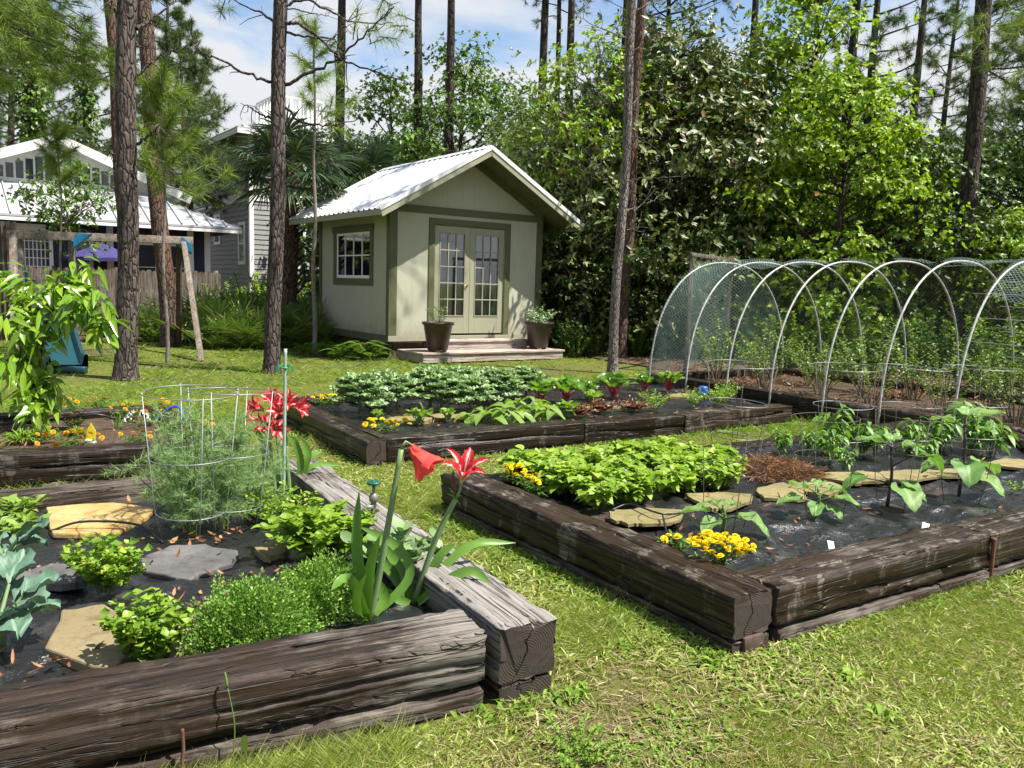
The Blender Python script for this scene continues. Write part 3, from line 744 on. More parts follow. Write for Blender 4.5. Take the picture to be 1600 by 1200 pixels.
# ------------------------------------------------------------------ the shed
LSH = thing('garden_shed', 'pale green garden shed with french doors and ribbed metal roof', 'shed', (0, 0, 0))
SC0 = G(607, 560); SC0[2] = 0                       # near corner
SX = U; SN = Vv                                     # along the front; towards the viewer
LSH.location = SC0; LSH.rotation_euler = (0, 0, math.atan2(SX[1], SX[0]))
# local frame: x along the front, y into the shed (-Vv), z up
WF, WD, Z0, ZT = 3.55, 3.36, .43, 2.93
def sb(name, mat, boxes, bevel=.006, par=LSH, smooth=False):
    mb = MB()
    for (x0, x1, y0, y1, z0, z1) in boxes: box(mb, ((x0 + x1) / 2, (y0 + y1) / 2, (z0 + z1) / 2), (x1 - x0, y1 - y0, z1 - z0))
    return mb.build(name, mat, par, smooth=smooth, bevel=bevel)
zp = 3.92                                           # gable apex of the walls
# door opening x 0.98..2.72, z .43..2.55 ; window on the left wall y .45..1.75
DX0, DX1, DZ1 = .96, 2.62, 2.58
WY0, WY1, WZ0, WZ1 = .83, 2.46, 1.50, 2.42
sb('wall', M_WALL, [(0, DX0, 0, .1, Z0, ZT), (DX1, WF, 0, .1, Z0, ZT), (DX0, DX1, 0, .1, DZ1, ZT)], 0)
sb('wall', M_WALL, [(0, .1, .1, WY0, Z0, ZT), (0, .1, WY1, WD, Z0, ZT), (0, .1, WY0, WY1, Z0, WZ0), (0, .1, WY0, WY1, WZ1, ZT)], 0)
sb('wall', M_WALL, [(WF - .1, WF, .1, WD, Z0, ZT)], 0)
sb('wall', M_WALL, [(.1, WF - .1, WD - .1, WD, Z0, ZT)], 0)
for y0 in (0, WD - .1):
    mb = MB(); pr = [(0, y0, ZT), (WF, y0, ZT), (WF / 2, y0, zp)]
    prism(mb, np.array(pr), np.array([0, -.1, 0])); mb.build('gable', M_WALL, LSH, smooth=False)
sb('floor', M_INT, [(.1, WF - .1, .1, WD - .1, Z0 - .05, Z0 + .02)], 0)
sb('foundation', M_LUMBD, [(.05, WF - .05, .06, .14, .0, Z0 - .1), (.05, .13, .14, WD - .14, .0, Z0 - .1), (WF - .13, WF - .05, .14, WD - .14, 0, Z0 - .1)], .004)
e = .022
trim = sb('trim', M_TRIM, [(-e, .15, -e, -.001, Z0, ZT - .16), (-e, -.001, -.001, .1, Z0, ZT - .1),            # near corner
    (WF - .13, WF + e, -e, -.001, Z0, ZT - .16), (WF + .001, WF + e, -.001, .1, Z0, ZT - .1),
    (-e, -.001, WD - .12, WD + e, Z0, ZT - .1),
    (-e, WF + e, -e - .003, -.001, ZT - .158, ZT - .02), (-e - .002, -.001, .1, WD - .12, ZT - .16, ZT - .06)], .004)
sb('trim', M_TRIM, [(-e, -.001, 0, WD, Z0 - .14, Z0 - .003)], .004)
sb('sill_board', M_DOORP, [(-e - .004, WF + e, -e - .006, -.001, Z0 - .11, Z0 - .003)], .004)
# rake trim under the roof
for s in (0, 1):
    mb = MB(); a = np.array([-.0 if s == 0 else WF, -.024, ZT - .03]); b = np.array([WF / 2, -.024, zp - .03])
    beam(mb, a, b, .05, .14, up=(0, -1, 0)) if False else beam(mb, a, b, .03, .16)
    mb.build('rake_trim', M_TRIM, LSH, smooth=False)
# door trim
sb('door_frame', M_TRIM, [(DX0 - .13, DX0, -e, -.001, Z0, DZ1 + .12), (DX1, DX1 + .13, -e, -.001, Z0, DZ1 + .12), (DX0, DX1, -e, -.001, DZ1, DZ1 + .12)], .004)
def door(x0, x1, hand):
    d = thing('door', None, None); d.parent = LSH
    y0, y1 = .015, .058; st = .13; zb, zt = Z0 + .03, DZ1 - .01
    g0, g1, gz0, gz1 = x0 + st, x1 - st, zb + .36, zt - .15
    sb('door_leaf', M_DOORP, [(x0, g0, y0, y1, zb, zt), (g1, x1, y0, y1, zb, zt), (g0, g1, y0, y1, zb, gz0), (g0, g1, y0, y1, gz1, zt)], .004, d)
    bars = [(g0 + (g1 - g0) * k / 3 - .011, g0 + (g1 - g0) * k / 3 + .011, y0 - .002, y1 - .01, gz0, gz1) for k in (1, 2)]
    bars += [(g0, g1, y0 - .004, y1 - .012, gz0 + (gz1 - gz0) * k / 5 - .011, gz0 + (gz1 - gz0) * k / 5 + .011) for k in (1, 2, 3, 4)]
    bars += [(g0 - .018, g0, y0 - .01, y0 - .001, gz0, gz1), (g1, g1 + .018, y0 - .01, y0 - .001, gz0, gz1), (g0 - .018, g1 + .018, y0 - .011, y0 - .001, gz1, gz1 + .018), (g0 - .018, g1 + .018, y0 - .011, y0 - .001, gz0 - .018, gz0)]
    sb('muntins', M_WHITE if False else M_DOORP, bars, .003, d)
    sb('pane', M_GLASS, [(g0, g1, y0 + .016, y0 + .02, gz0, gz1)], 0, d)
    mb = MB(); n = 60; xx = np.linspace(g0 - .05, g1 + .05, n); zz = np.linspace(gz0 - .1, gz1 + .02, 6)
    P = np.zeros((n, 6, 3)); P[..., 0] = xx[:, None]; P[..., 2] = zz[None, :]
    P[..., 1] = .16 + .035 * np.sin(xx * 55 + hand)[:, None] * np.linspace(1, .6, 6)[None] + .02 * np.sin(xx * 23)[:, None]
    sheet(mb, P); mb.build('curtain', M_CURTAIN, d)
    if hand:
        mb = MB(); hx = x1 - .06; hz = 1.42
        lathe(mb, [(.001, 0), (.026, 0), (.026, .006), (.01, .012), (.01, .035), (.001, .035)], 14)
        V = mb.V[0]; mb.V[0] = np.stack([V[:, 0] + hx, y0 - .005 - V[:, 2], V[:, 1] + hz], -1)
        tube(mb, [(hx, y0 - .035, hz), (hx - .05, y0 - .042, hz + .004), (hx - .11, y0 - .04, hz)], [.01, .008, .007], 8)
        mb.build('handle', M_BRASS, d)
door(DX0 + .012, (DX0 + DX1) / 2 - .003, 1); door((DX0 + DX1) / 2 + .003, DX1 - .012, 0)
# window
wn = thing('window', None, None); wn.parent = LSH
f = .14
sb('window_frame', M_TRIM, [(-e, -.001, WY0 - f, WY0, WZ0 - f, WZ1), (-e, -.001, WY1, WY1 + f, WZ0 - f, WZ1), (-e, -.001, WY0, WY1, WZ0 - f, WZ0), (-e - .02, -.001, WY0 - f - .02, WY1 + f + .02, WZ1, WZ1 + f)], .004, wn)
bars = [(.0, .035, WY0, WY0 + .04, WZ0, WZ1), (.0, .035, WY1 - .04, WY1, WZ0, WZ1), (0, .035, WY0 + .04, WY1 - .04, WZ0, WZ0 + .06), (0, .035, WY0 + .04, WY1 - .04, WZ1 - .05, WZ1)]
sb('sash', M_WHITE, bars, .003, wn)
bars = [(.005, .03, WY0 + (WY1 - WY0) * k / 4 - .01, WY0 + (WY1 - WY0) * k / 4 + .01, WZ0 + .06, WZ1 - .05) for k in (1, 2, 3)] + [(.003, .032, WY0 + .04, WY1 - .04, (WZ0 + WZ1) / 2 - .012, (WZ0 + WZ1) / 2 + .012)]
sb('muntins', M_WHITE, bars, .002, wn)
sb('pane', M_GLASS, [(.018, .022, WY0 + .04, WY1 - .04, WZ0 + .06, WZ1 - .05)], 0, wn)
mb = MB(); n = 60; yy = np.linspace(WY0, WY0 + .7, n); P = np.zeros((n, 4, 3)); P[..., 1] = yy[:, None]; P[..., 2] = np.array([WZ0 - .1, WZ0 + .3, WZ1 - .3, WZ1])[None]; P[..., 0] = .17 + .03 * np.sin(yy * 50)[:, None]
sheet(mb, P); mb.build('curtain', M_CURTAIN, wn)
# roof
OF, OS = .69, .53
EX0, EX1, EZ, PZ = -OS, WF + OS, 2.72, 4.03
YA, YB = -OF, WD + .5
def roof_side(x0, z0, x1, z1, mat):
    mb = MB(); ny = 20 * 8 + 1; y = np.linspace(YA, YB, ny); ph = np.arange(ny) % 8
    prof = np.array([0, 0, .0, 0, 0, .018, .03, .018])[ph]
    d = np.array([x1 - x0, z1 - z0]); d /= np.linalg.norm(d); nrm = np.array([-d[1], d[0]]) * (1 if x1 > x0 else -1)
    ns = 8; P = np.zeros((ns, ny, 3)); s = np.linspace(0, 1, ns)[:, None]
    P[..., 0] = x0 + (x1 - x0) * s + nrm[0] * prof[None]; P[..., 2] = z0 + (z1 - z0) * s + nrm[1] * prof[None] + .02; P[..., 1] = y[None]
    if x1 < x0: P = P[::-1]
    sheet(mb, P); return mb.build('roof', mat, LSH, smooth=False)
roof_side(EX0 - .03, EZ - .015, WF / 2, PZ, M_ROOF); roof_side(EX1 + .03, EZ - .015, WF / 2, PZ, M_ROOF)
mb = MB()
for s in (0, 1):
    xa = EX0 if s == 0 else EX1; beam(mb, (xa, (YA + YB) / 2, EZ - .035), (WF / 2, (YA + YB) / 2, PZ - .035), YB - YA - .04, .05)
mb.build('soffit', M_TRIM, LSH, smooth=False)
mb = MB()
for s in (0, 1):
    xa = EX0 if s == 0 else EX1
    beam(mb, (xa, YA - .0, EZ - .075), (WF / 2, YA - .0, PZ - .075), .03, .12)
mb.build('barge_board', M_DOORP, LSH, smooth=False)
mb = MB(); box(mb, (EX0 - .01, (YA + YB) / 2, EZ - .05), (.03, YB - YA, .1)); box(mb, (EX1 + .01, (YA + YB) / 2, EZ - .05), (.03, YB - YA, .1))
mb.build('fascia', M_DOORP, LSH, smooth=False)
mb = MB()
for s in (0, 1):
    xa = EX0 - .03 if s == 0 else EX1 + .03
    beam(mb, (xa, YA - .02, EZ + .005), (WF / 2, YA - .02, PZ + .012), .02, .075); beam(mb, (WF / 2 + (.14 if s else -.14), (YA + YB) / 2, PZ - .02), (WF / 2, (YA + YB) / 2, PZ + .056), YB - YA + .02, .008)
mb.build('ridge_cap', M_ROOF, LSH, smooth=False)
# steps
ST = thing('porch_step', 'two tier wooden step platform below the shed doors', 'steps', SC0, LSH.rotation_euler.z)
def planks(x0, x1, y0, y1, z1, n, par, name='deck_board'):
    mb = MB(); w = (y1 - y0) / n
    for k in range(n): box(mb, ((x0 + x1) / 2, y0 + w * (k + .5), z1 - .018), (x1 - x0, w - .006, .036))
    return mb.build(name, M_DECK, par, smooth=False, bevel=.005)
planks(.15, 3.45, -1.06, -.06, .18, 7, ST, 'lower_tread')
sb('lower_riser', M_DECK, [(.18, 3.42, -1.03, -.99, .0, .142), (.18, .22, -.99, -.06, 0, .142), (3.38, 3.42, -.99, -.06, 0, .142)], .004, ST)
planks(.95, 2.95, -.5, -.06, .36, 3, ST, 'upper_tread')
sb('upper_riser', M_DECK, [(.98, 2.92, -.47, -.43, .182, .322), (.98, 1.02, -.43, -.06, .182, .322), (2.88, 2.92, -.43, -.06, .182, .322)], .004, ST)
def shedpt(x, y, z=0): return np.array([*SC0[:2], 0]) + SX * x - SN * y + ZU * z
def pot(x, y, z, label):
    p = thing('planter', label, 'planter', shedpt(x, y, z), 0, 'brown planters on the shed steps')
    mb = MB(); lathe(mb, [(.17, .03), (.19, .04), (.27, .49), (.275, .50), (.30, .505), (.305, .55), (.29, .555), (.275, .55), (.26, .5), (.001, .49)], 32, cap=True)
    mb.build('tub', M_POT, p)
    for k in range(3):
        mb = MB(); a = k * 2.1 + .6; box(mb, (.15 * math.cos(a), .15 * math.sin(a), .018), (.08, .06, .036)); mb.build('foot', M_TERRA, p, bevel=.006)
    mb = MB(); lathe(mb, [(.001, .512), (.255, .505)], 24, cap=False); mb.build('soil', M_SOIL, p)
    return p
PL = pot(.62, -.78, .18, 'brown planter left of the shed doors, upright herb in it')
PR = pot(3.02, -.72, .18, 'brown planter right of the shed doors, bushy grey herb in it')

# ------------------------------------------------------------------ houses beyond the fence
def seam_roof(name, tri, mat, par, step=.45, n2=None):
    """flat polygon roof plane with standing seams running up-slope; tri: list of 3d local points (first two = eave)"""
    P = np.array(tri, float); e = unit(P[1] - P[0]); nr = unit(np.cross(P[1] - P[0], P[2] - P[0])); nr = nr if nr[2] > 0 else -nr
    up = unit(np.cross(nr, e)); up = up if up[2] > 0 else -up
    mb = MB(); prism(mb, P if np.cross(P[1] - P[0], P[2] - P[1])[2] > 0 else P[::-1], .06)
    loc = np.stack([(P - P[0]) @ e, (P - P[0]) @ up], -1)
    x = loc[:, 0].min() + step * .5
    while x < loc[:, 0].max():
        ys = []
        for k in range(len(loc)):
            a, b = loc[k], loc[(k + 1) % len(loc)]
            if (a[0] - x) * (b[0] - x) < 0: ys.append(a[1] + (b[1] - a[1]) * (x - a[0]) / (b[0] - a[0]))
        if len(ys) >= 2 and max(ys) - min(ys) > .2:
            A = P[0] + e * x + up * min(ys) + nr * .02; B = P[0] + e * x + up * max(ys) + nr * .02
            beam(mb, A, B, .035, .07, up=nr)
        x += step
    return mb.build(name, mat, par, smooth=False)
E0 = AT(378, 358, 26.7); E0[2] = 0
H1 = thing('blue_house', 'navy one storey house with white metal hip roof and gable', 'house', E0, math.atan2(U[1], U[0]))
# local: x along the front (negative = to the left), y inwards, eave corner at (0,0,3)
ez = 3.0; L1 = 16.0; DP = 9.0; rise = math.tan(R(23)); rr = 4.5
seam_roof('roof', [(-L1, 0, ez), (0, 0, ez), (-rr, rr, ez + rr * rise), (-L1 + rr, rr, ez + rr * rise)], M_ROOFW, H1)
seam_roof('roof', [(0, 0, ez), (0, DP, ez), (-rr, rr, ez + rr * rise)], M_ROOFW, H1)
seam_roof('roof', [(0, DP, ez), (-L1, DP, ez), (-L1 + rr, rr, ez + rr * rise), (-rr, rr, ez + rr * rise)], M_ROOFW, H1)
seam_roof('roof', [(-L1, DP, ez), (-L1, 0, ez), (-L1 + rr, rr, ez + rr * rise)], M_ROOFW, H1)
iw = .8
def hb(name, mat, boxes, par, bevel=0): return sb(name, mat, boxes, bevel, par)
hb('wall', M_NAVY, [(-L1 + iw, -iw, iw, iw + .2, 0, ez + .2), (-iw - .2, -iw, iw + .2, DP - iw, 0, ez + .2)], H1)
hb('siding', M_NAVY, [(-L1 + iw, -iw, iw - .012, iw, .2 * k + .004, .2 * k + .19) for k in range(16)], H1)
hb('corner_board', M_WHITE, [(-iw - .16, -iw + .02, iw - .03, iw - .013, 0, ez), (-iw + .001, -iw + .03, iw, iw + .14, 0, ez)], H1)
hb('eave_fascia', M_WHITE, [(-L1, 0, .01, .06, ez - .17, ez - .065), (-.06, -.01, .06, DP, ez - .17, ez - .065)], H1)
for k in range(18):
    hb('rafter_tail', M_WHITE, [(-.7 - k * .88, -.63 - k * .88, .08, .75, ez - .1, ez + .05)], H1)
def hwin(x0, x1, z0, z1, nx, nz, par=H1, y=iw):
    wd = thing('window', None, None); wd.parent = par
    t = .1
    hb('window_frame', M_WHITE, [(x0 - t, x0, y - .05, y - .013, z0 - t, z1 + t), (x1, x1 + t, y - .05, y - .013, z0 - t, z1 + t), (x0, x1, y - .05, y - .013, z0 - t, z0), (x0, x1, y - .05, y - .013, z1, z1 + t)], wd)
    hb('pane', M_DARKG, [(x0, x1, y - .03, y - .014, z0, z1)], wd)
    bars = [(x0 + (x1 - x0) * k / nx - .012, x0 + (x1 - x0) * k / nx + .012, y - .042, y - .031, z0, z1) for k in range(1, nx)] + [(x0, x1, y - .044, y - .031, z0 + (z1 - z0) * k / nz - .012, z0 + (z1 - z0) * k / nz + .012) for k in range(1, nz)]
    if bars: hb('muntins', M_WHITE, bars, wd)
M_DARKG = m_plain('dark_glass', (.05, .055, .065), .08, 0, .2, 1, 0, .7)
def loc1(px): # local x on the front wall for a pixel column
    r = (px - 800) / FPX; o = E0[:2] - Vv[:2] * iw
    return (r * o[1] - o[0]) / (U[0] - r * U[1])
hwin(loc1(216), loc1(242), 1.0, 2.35, 1, 2); hwin(loc1(264), loc1(286), 1.0, 2.35, 1, 2)
hwin(loc1(120), loc1(140), 1.0, 2.35, 1, 2); hwin(loc1(34), loc1(78), 1.35, 2.55, 7, 5)
for px in (172, 296):
    x = loc1(px); hb('post', M_WHITE, [(x - .09, x + .09, iw - .11, iw - .052, 0, ez)], H1)
hb('window_hood', M_WHITE, [(loc1(26), loc1(72), iw - .3, iw - .055, 2.62, 2.78)], H1)
hb('window_hood', M_WHITE, [(loc1(214), loc1(297), iw - .12, iw - .055, 2.42, 2.52)], H1)
# clerestory gable above the lower roof
gx = -7.5; gy = 2.6; gw = 3.3; gz = ez + gy * rise; gp = 5.45
def loc1g(px, yy):
    r = (px - 800) / FPX; o = E0[:2] - Vv[:2] * yy
    return (r * o[1] - o[0]) / (U[0] - r * U[1])
gx = loc1g(97, gy)
GB = thing('gable', None, None); GB.parent = H1
mb = MB(); prism(mb, np.array([(gx - gw, gy, gz - .1), (gx + gw, gy, gz - .1), (gx + gw, gy, gz + .1), (gx, gy, gp), (gx - gw, gy, gz + .1)]), np.array([0, -.2, 0])); mb.build('wall', M_WHITE, GB, smooth=False)
mb = MB()
for k in range(-9, 10):
    if k == 0: continue
    xx = gx + k * .26; zt = gz + .12 + (gw - .35 - abs(k * .26)) * (gp - gz - .25) / gw - .12
    if zt - gz > .22: box(mb, (xx, gy - .006, (gz + .12 + zt) / 2), (.2, .012, zt - gz - .12))
mb.build('pane', M_DARKG, GB, smooth=False)
for s in (-1, 1):
    seam_roof('roof', [(gx + s * (gw + .5), gy - .5, gz - .05), (gx + s * (gw + .5), gy + 5, gz - .05), (gx, gy + 5, gp + .12), (gx, gy - .5, gp + .12)], M_ROOFW, GB)
mb = MB()
for s in (-1, 1): beam(mb, (gx + s * (gw + .5), gy - .5, gz - .17), (gx, gy - .5, gp - .0), .04, .26)
mb.build('barge_board', M_WHITE, GB, smooth=False)
# house 2
K0 = AT(392, 430, 34); K0[2] = 0
H2 = thing('grey_house', 'tall grey clapboard house with a railed roof deck', 'house', K0, math.atan2(U[1], U[0]))
WZ = 7.3
hb('wall', M_GREYS, [(0, 11, 0, 9, 0, WZ)], H2)
mb = MB()
for k in range(int(WZ / .2)):
    z = k * .2
    beam(mb, (-.012, 0, z + .1), (-.012, 9, z + .1), .018, .185, up=(0.12, 0, 1)); beam(mb, (0, -.012, z + .1), (11, -.012, z + .1), .018, .185, up=(0, .12, 1))
mb.build('siding', M_GREYS, H2, smooth=False)
hb('corner_board', M_WHITE, [(-.05, -.022, -.05, .12, 0, WZ), (-.022, .12, -.05, -.022, 0, WZ)], H2)
hb('floor_band', M_GREYS if False else M_WHITE, [(-.06, -.024, .12, 9, 4.55, 4.9), (.12, 11, -.06, -.024, 4.55, 4.9)], H2)
M_DARKG
for (y0, y1, z0, z1) in ((.7, 1.35, 2.1, 3.6), (4.2, 4.9, 3.0, 4.1)):
    wd = thing('window', None, None); wd.parent = H2
    hb('window_frame', M_WHITE, [(-.07, -.025, y0 - .12, y0, z0 - .12, z1 + .12), (-.07, -.025, y1, y1 + .12, z0 - .12, z1 + .12), (-.07, -.025, y0, y1, z1, z1 + .12), (-.07, -.025, y0, y1, z0 - .12, z0), (-.06, -.025, y0, y1, (z0 + z1) / 2 - .03, (z0 + z1) / 2 + .03)], wd)
    hb('pane', M_DARKG, [(-.04, -.026, y0, y1, z0, z1)], wd)
for (x0, x1, z0, z1) in ((1.2, 2.2, 2.0, 3.6), (3.2, 4.2, 2.0, 3.6), (1.4, 2.6, 5.3, 6.6)):
    wd = thing('window', None, None); wd.parent = H2
    hb('window_frame', M_WHITE, [(x0 - .12, x0, -.07, -.025, z0 - .12, z1 + .12), (x1, x1 + .12, -.07, -.025, z0 - .12, z1 + .12), (x0, x1, -.07, -.025, z1, z1 + .12), (x0, x1, -.07, -.025, z0 - .12, z0)], wd)
    hb('pane', M_DARKG, [(x0, x1, -.04, -.026, z0, z1)], wd)
seam_roof('roof', [(-.7, -.7, WZ), (-.7, 9.7, WZ), (3.6, 5.4, WZ + 1.1), (3.6, 3.6, WZ + 1.1)], M_ROOFW, H2)
seam_roof('roof', [(-.7, -.7, WZ), (11.7, -.7, WZ), (7.4, 3.6, WZ + 1.1), (3.6, 3.6, WZ + 1.1)], M_ROOFW, H2)
hb('eave_fascia', M_WHITE, [(-.7, -.66, -.7, 9.7, WZ - .25, WZ - .065), (-.66, 11.7, -.7, -.66, WZ - .25, WZ - .065)], H2)
# balcony at the far end of the side wall
hb('balcony_post', M_WHITE, [(-1.3, -1.05, 8.6, 8.85, 0, 6.6)], H2); hb('balcony_beam', M_WHITE, [(-1.3, -.07, 8.5, 8.9, 6.602, 6.9)], H2); hb('balcony_floor', M_WHITE, [(-1.3, -.07, 8.86, 11, 4.55, 4.9)], H2)
# roof deck
RX0, RX1, RY0, RY1, RZ = 1.7, 3.9, 1.9, 4.4, 8.0
hb('roof_deck', M_GREYS, [(RX0, RX1, RY0, RY1, WZ + .3, RZ)], H2)
rl = []
for k in range(7):
    x = RX0 + (RX1 - RX0) * k / 6; rl.append((x - .05, x + .05, RY0, RY0 + .1, RZ, RZ + 1.2)); rl.append((x - .05, x + .05, RY1 - .1, RY1, RZ, RZ + 1.2))
for k in range(1, 6):
    y = RY0 + (RY1 - RY0) * k / 6; rl.append((RX0, RX0 + .1, y - .05, y + .05, RZ, RZ + 1.2)); rl.append((RX1 - .1, RX1, y - .05, y + .05, RZ, RZ + 1.2))
rl += [(RX0, RX1, RY0 - .01, RY0 + .11, RZ + 1.2, RZ + 1.28), (RX0, RX1, RY1 - .11, RY1 + .01, RZ + 1.2, RZ + 1.28), (RX0 - .01, RX0 + .11, RY0 + .11, RY1 - .11, RZ + 1.2, RZ + 1.28), (RX1 - .11, RX1 + .01, RY0 + .11, RY1 - .11, RZ + 1.2, RZ + 1.28)]
for k in range(18):
    x = RX0 + (RX1 - RX0) * (k + .5) / 18; rl.append((x - .014, x + .014, RY0 + .03, RY0 + .07, RZ, RZ + .95))
hb('railing', M_WHITE, rl, H2)

# ------------------------------------------------------------------ fence, umbrella, play set
F0 = AT(345, 435, 22); F0[2] = 0
FE = thing('wooden_fence', 'weathered wooden picket fence before the navy house', 'fence', F0, math.atan2(U[1], U[0]))
mb = MB(); mp = MB(); k = 0; x = 0
while x > -15:
    hh = 1.56 + rng.normal(0, .012)
    V = np.array([(x, 0, 0), (x - .135, 0, 0), (x - .135, 0, hh - .05), (x - .1, 0, hh), (x - .035, 0, hh), (x, 0, hh - .05)]) + [0, rng.normal(0, .004), 0]
    prism(mb, V[::-1], np.array([0, -.02, 0])); x -= .142
mb.build('pickets', M_FENCE, FE, smooth=False)
for z in (.35, 1.25): mp = MB(); beam(mp, (0, .045, z), (-15, .045, z), .04, .09); mp.build('rail', M_FENCE, FE)
for k in range(7): mp = MB(); box(mp, (-.1 - k * 2.4, .11, .8), (.09, .09, 1.6)); mp.build('post', M_FENCE, FE)
UP = AT(160, 420, 24.5); UP[2] = 0
UM = thing('patio_umbrella', 'purple patio umbrella open behind the fence', 'umbrella', UP)
mb = MB(); n = 8; V = [(0, 0, 2.32)]
for r_, z in ((.3, 2.22), (.7, 2.04), (1.05, 1.9), (1.05, 1.8)):
    for q in range(16):
        a = q * math.pi / 8; s = 1 if q % 2 == 0 else .93; V.append((r_ * s * math.cos(a), r_ * s * math.sin(a), z - (0 if q % 2 == 0 else .02)))
V = np.array(V); Fq = [np.array([[0, 1 + q, 1 + (q + 1) % 16] for q in range(16)])]
Fq.append(np.array([[1 + l * 16 + q, 1 + (l + 1) * 16 + q, 1 + (l + 1) * 16 + (q + 1) % 16, 1 + l * 16 + (q + 1) % 16] for l in range(3) for q in range(16)]))
mb.add(V, Fq); mb.build('canopy', M_PURPLE, UM, smooth=False)
mb = MB(); tube(mb, [(0, 0, 0), (0, 0, 2.34)], .025, 10); mb.build('pole', M_POT, UM)

bl, br = AT(10, 366, 13.6), AT(300, 376, 16.2)
PS = thing('swing_set', 'wooden A-frame swing set beam with blue corner brackets', 'swing set', (bl[0], bl[1], 0))
o = np.array([bl[0], bl[1], 0])
mb = MB(); beam(mb, bl - o, br - o, .09, .14); mb.build('beam', M_LUMB, PS, bevel=.006)
db = unit((br - bl) * [1, 1, 0])
def leg(px, py, D0, top, mat=M_LUMBZ):
    g = G(px, py); mb = MB(); beam(mb, g - o - ZU * .03, top - o, .09, .09, up=(1, 0, 0)); mb.build('leg', mat, PS, bevel=.006)
tr = br - db * .18 - ZU * .02
leg(315, 563, 0, tr - ZU * .02 + np.array([.03, -.05, 0])); leg(279, 541, 0, tr - ZU * .02 + np.array([-.1, .05, 0]), M_LUMBD)
tl = AT(112, 372, 14.4)
leg(116, 548, 0, tl - ZU * .02); leg(24, 580, 0, bl + db * .1)
leg(36, 566, 0, AT(30, 374, 13.9))
for (px0, py0, px1, py1, D) in ((262, 372, 297, 396, 16.1), (142, 366, 112, 388, 14.4)):
    mb = MB(); a = AT(px0, py0, D); b = AT(px1, py1, D + .0); s = 1 if px1 > px0 else -1
    up = ZU; nf = unit(np.cross(b - a, np.array([db[0], db[1], 0]) * 0 + Vv))
    P = [AT(px0, py0, D), AT(px0 + s * 20, py0 - 1, D), AT(px1, py1 - 12, D), AT(px1, py1, D)]
    P = np.array(P) - o + Vv * .17
    prism(mb, P, Vv * .02); prism(mb, P - Vv * .18, Vv * .02)
    Pm = [P[0] - Vv * .02, P[0] - Vv * .18, P[3] - Vv * .18, P[3] - Vv * .02]; prism(mb, np.array(Pm), Vv * .0 - nf * .02 if False else np.array([0, 0, .02]))
    mb.build('bracket', M_BLUEP, PS, smooth=False, bevel=.004)
# fort tower at the frame's edge
mb = MB()
for k in range(7):
    a = AT(-22 + k * 8, 460, 15.5); a[2] = 0; box(mb, a - o + ZU * 1.25, (.09, .02, 2.2), X=U, Y=-Vv)
mb.build('tower_boards', M_FENCE, PS, smooth=False)
# slide
s0, s1 = G(106, 583), AT(72, 455, 13.6)
SL = thing('playground_slide', 'teal plastic slide half hidden by glossy green leaves', 'slide', s0)
mb = MB(); n = 16; t = np.linspace(0, 1, n); path = np.stack([lp(s0, s1, q) for q in t]) - s0
path[:, 2] = .12 + (s1[2] - .12) * np.clip((t - .12) / .88, 0, 1) ** 1.15
ac = unit(np.cross(unit((path[-1] - path[0]) * [1, 1, 0]), ZU))
prof = [(-.27, .13), (-.25, .15), (-.22, .13), (-.19, 0), (.19, 0), (.22, .13), (.25, .15), (.27, .13), (.27, -.05), (-.27, -.05)]
P = np.array([[path[k] + ac * q[0] + ZU * q[1] for q in prof + [prof[0]]] for k in range(n)])
sheet(mb, P); mb.build('chute', M_TEAL, SL, smooth=False)
mb = MB(); box(mb, (0, .02, .05), (.52, .12, .1)); mb.build('foot', M_TEAL, SL, bevel=.02)
for s in (-1, 1):
    mb = MB(); e_ = path[-1] + ac * s * .27; tube(mb, [e_ + ZU * q for q in (-.9, .1, .3, .36)], .03, 8); mb.build('handle', M_TEAL, SL)

# ------------------------------------------------------------------ hoops and netting
HS = 3.0; HH = 1.72
hoopP = []
for k, px in enumerate((1017, 1075, 1139, 1208, 1292, 1382, 1500, 1640)):
    r_ = (px - 800) / FPX; t = (r_ * wA[1] - wA[0]) / (dW[0] - r_ * dW[1]); b = wA + dW * t; b[2] = .0
    hoopP.append(b - U * .02)
ha = np.linspace(math.pi, 0, 48)
def hoop_curve(b, sc=1.0):
    x = HS / 2 + HS / 2 * sc * np.sign(np.cos(ha)) * abs(np.cos(ha)) ** .86
    z = .16 + (HH + (.03 if sc > 1 else 0)) * np.sin(ha) ** .9
    return np.stack([b[0] + U[0] * x, b[1] + U[1] * x, z], -1)
hoop_lab = ['first white hoop at the netted far end', 'second white hoop, beside the kale bed corner', 'third white hoop behind the chard', 'fourth white hoop behind the dark timber corner', 'fifth white hoop over the middle blueberries', 'sixth white hoop behind the tall pepper', 'seventh white hoop behind the tallest eggplant', 'white hoop leaving the picture at the side']
for k, b in enumerate(hoopP):
    c = hoop_curve(b); mb = MB(); c0 = c.copy(); c0 = np.concatenate([[c[0] * [1, 1, 0] - ZU * .05], c0, [c[-1] * [1, 1, 0] - ZU * .05]])
    tube(mb, c0 - b, .0125, 8); o_ = mb.build('hoop', M_PVC, None, tuple(b)); tag(o_, 'thin ' + hoop_lab[k] if k else hoop_lab[k], 'hoop', 'white hoops over the blueberry bed')
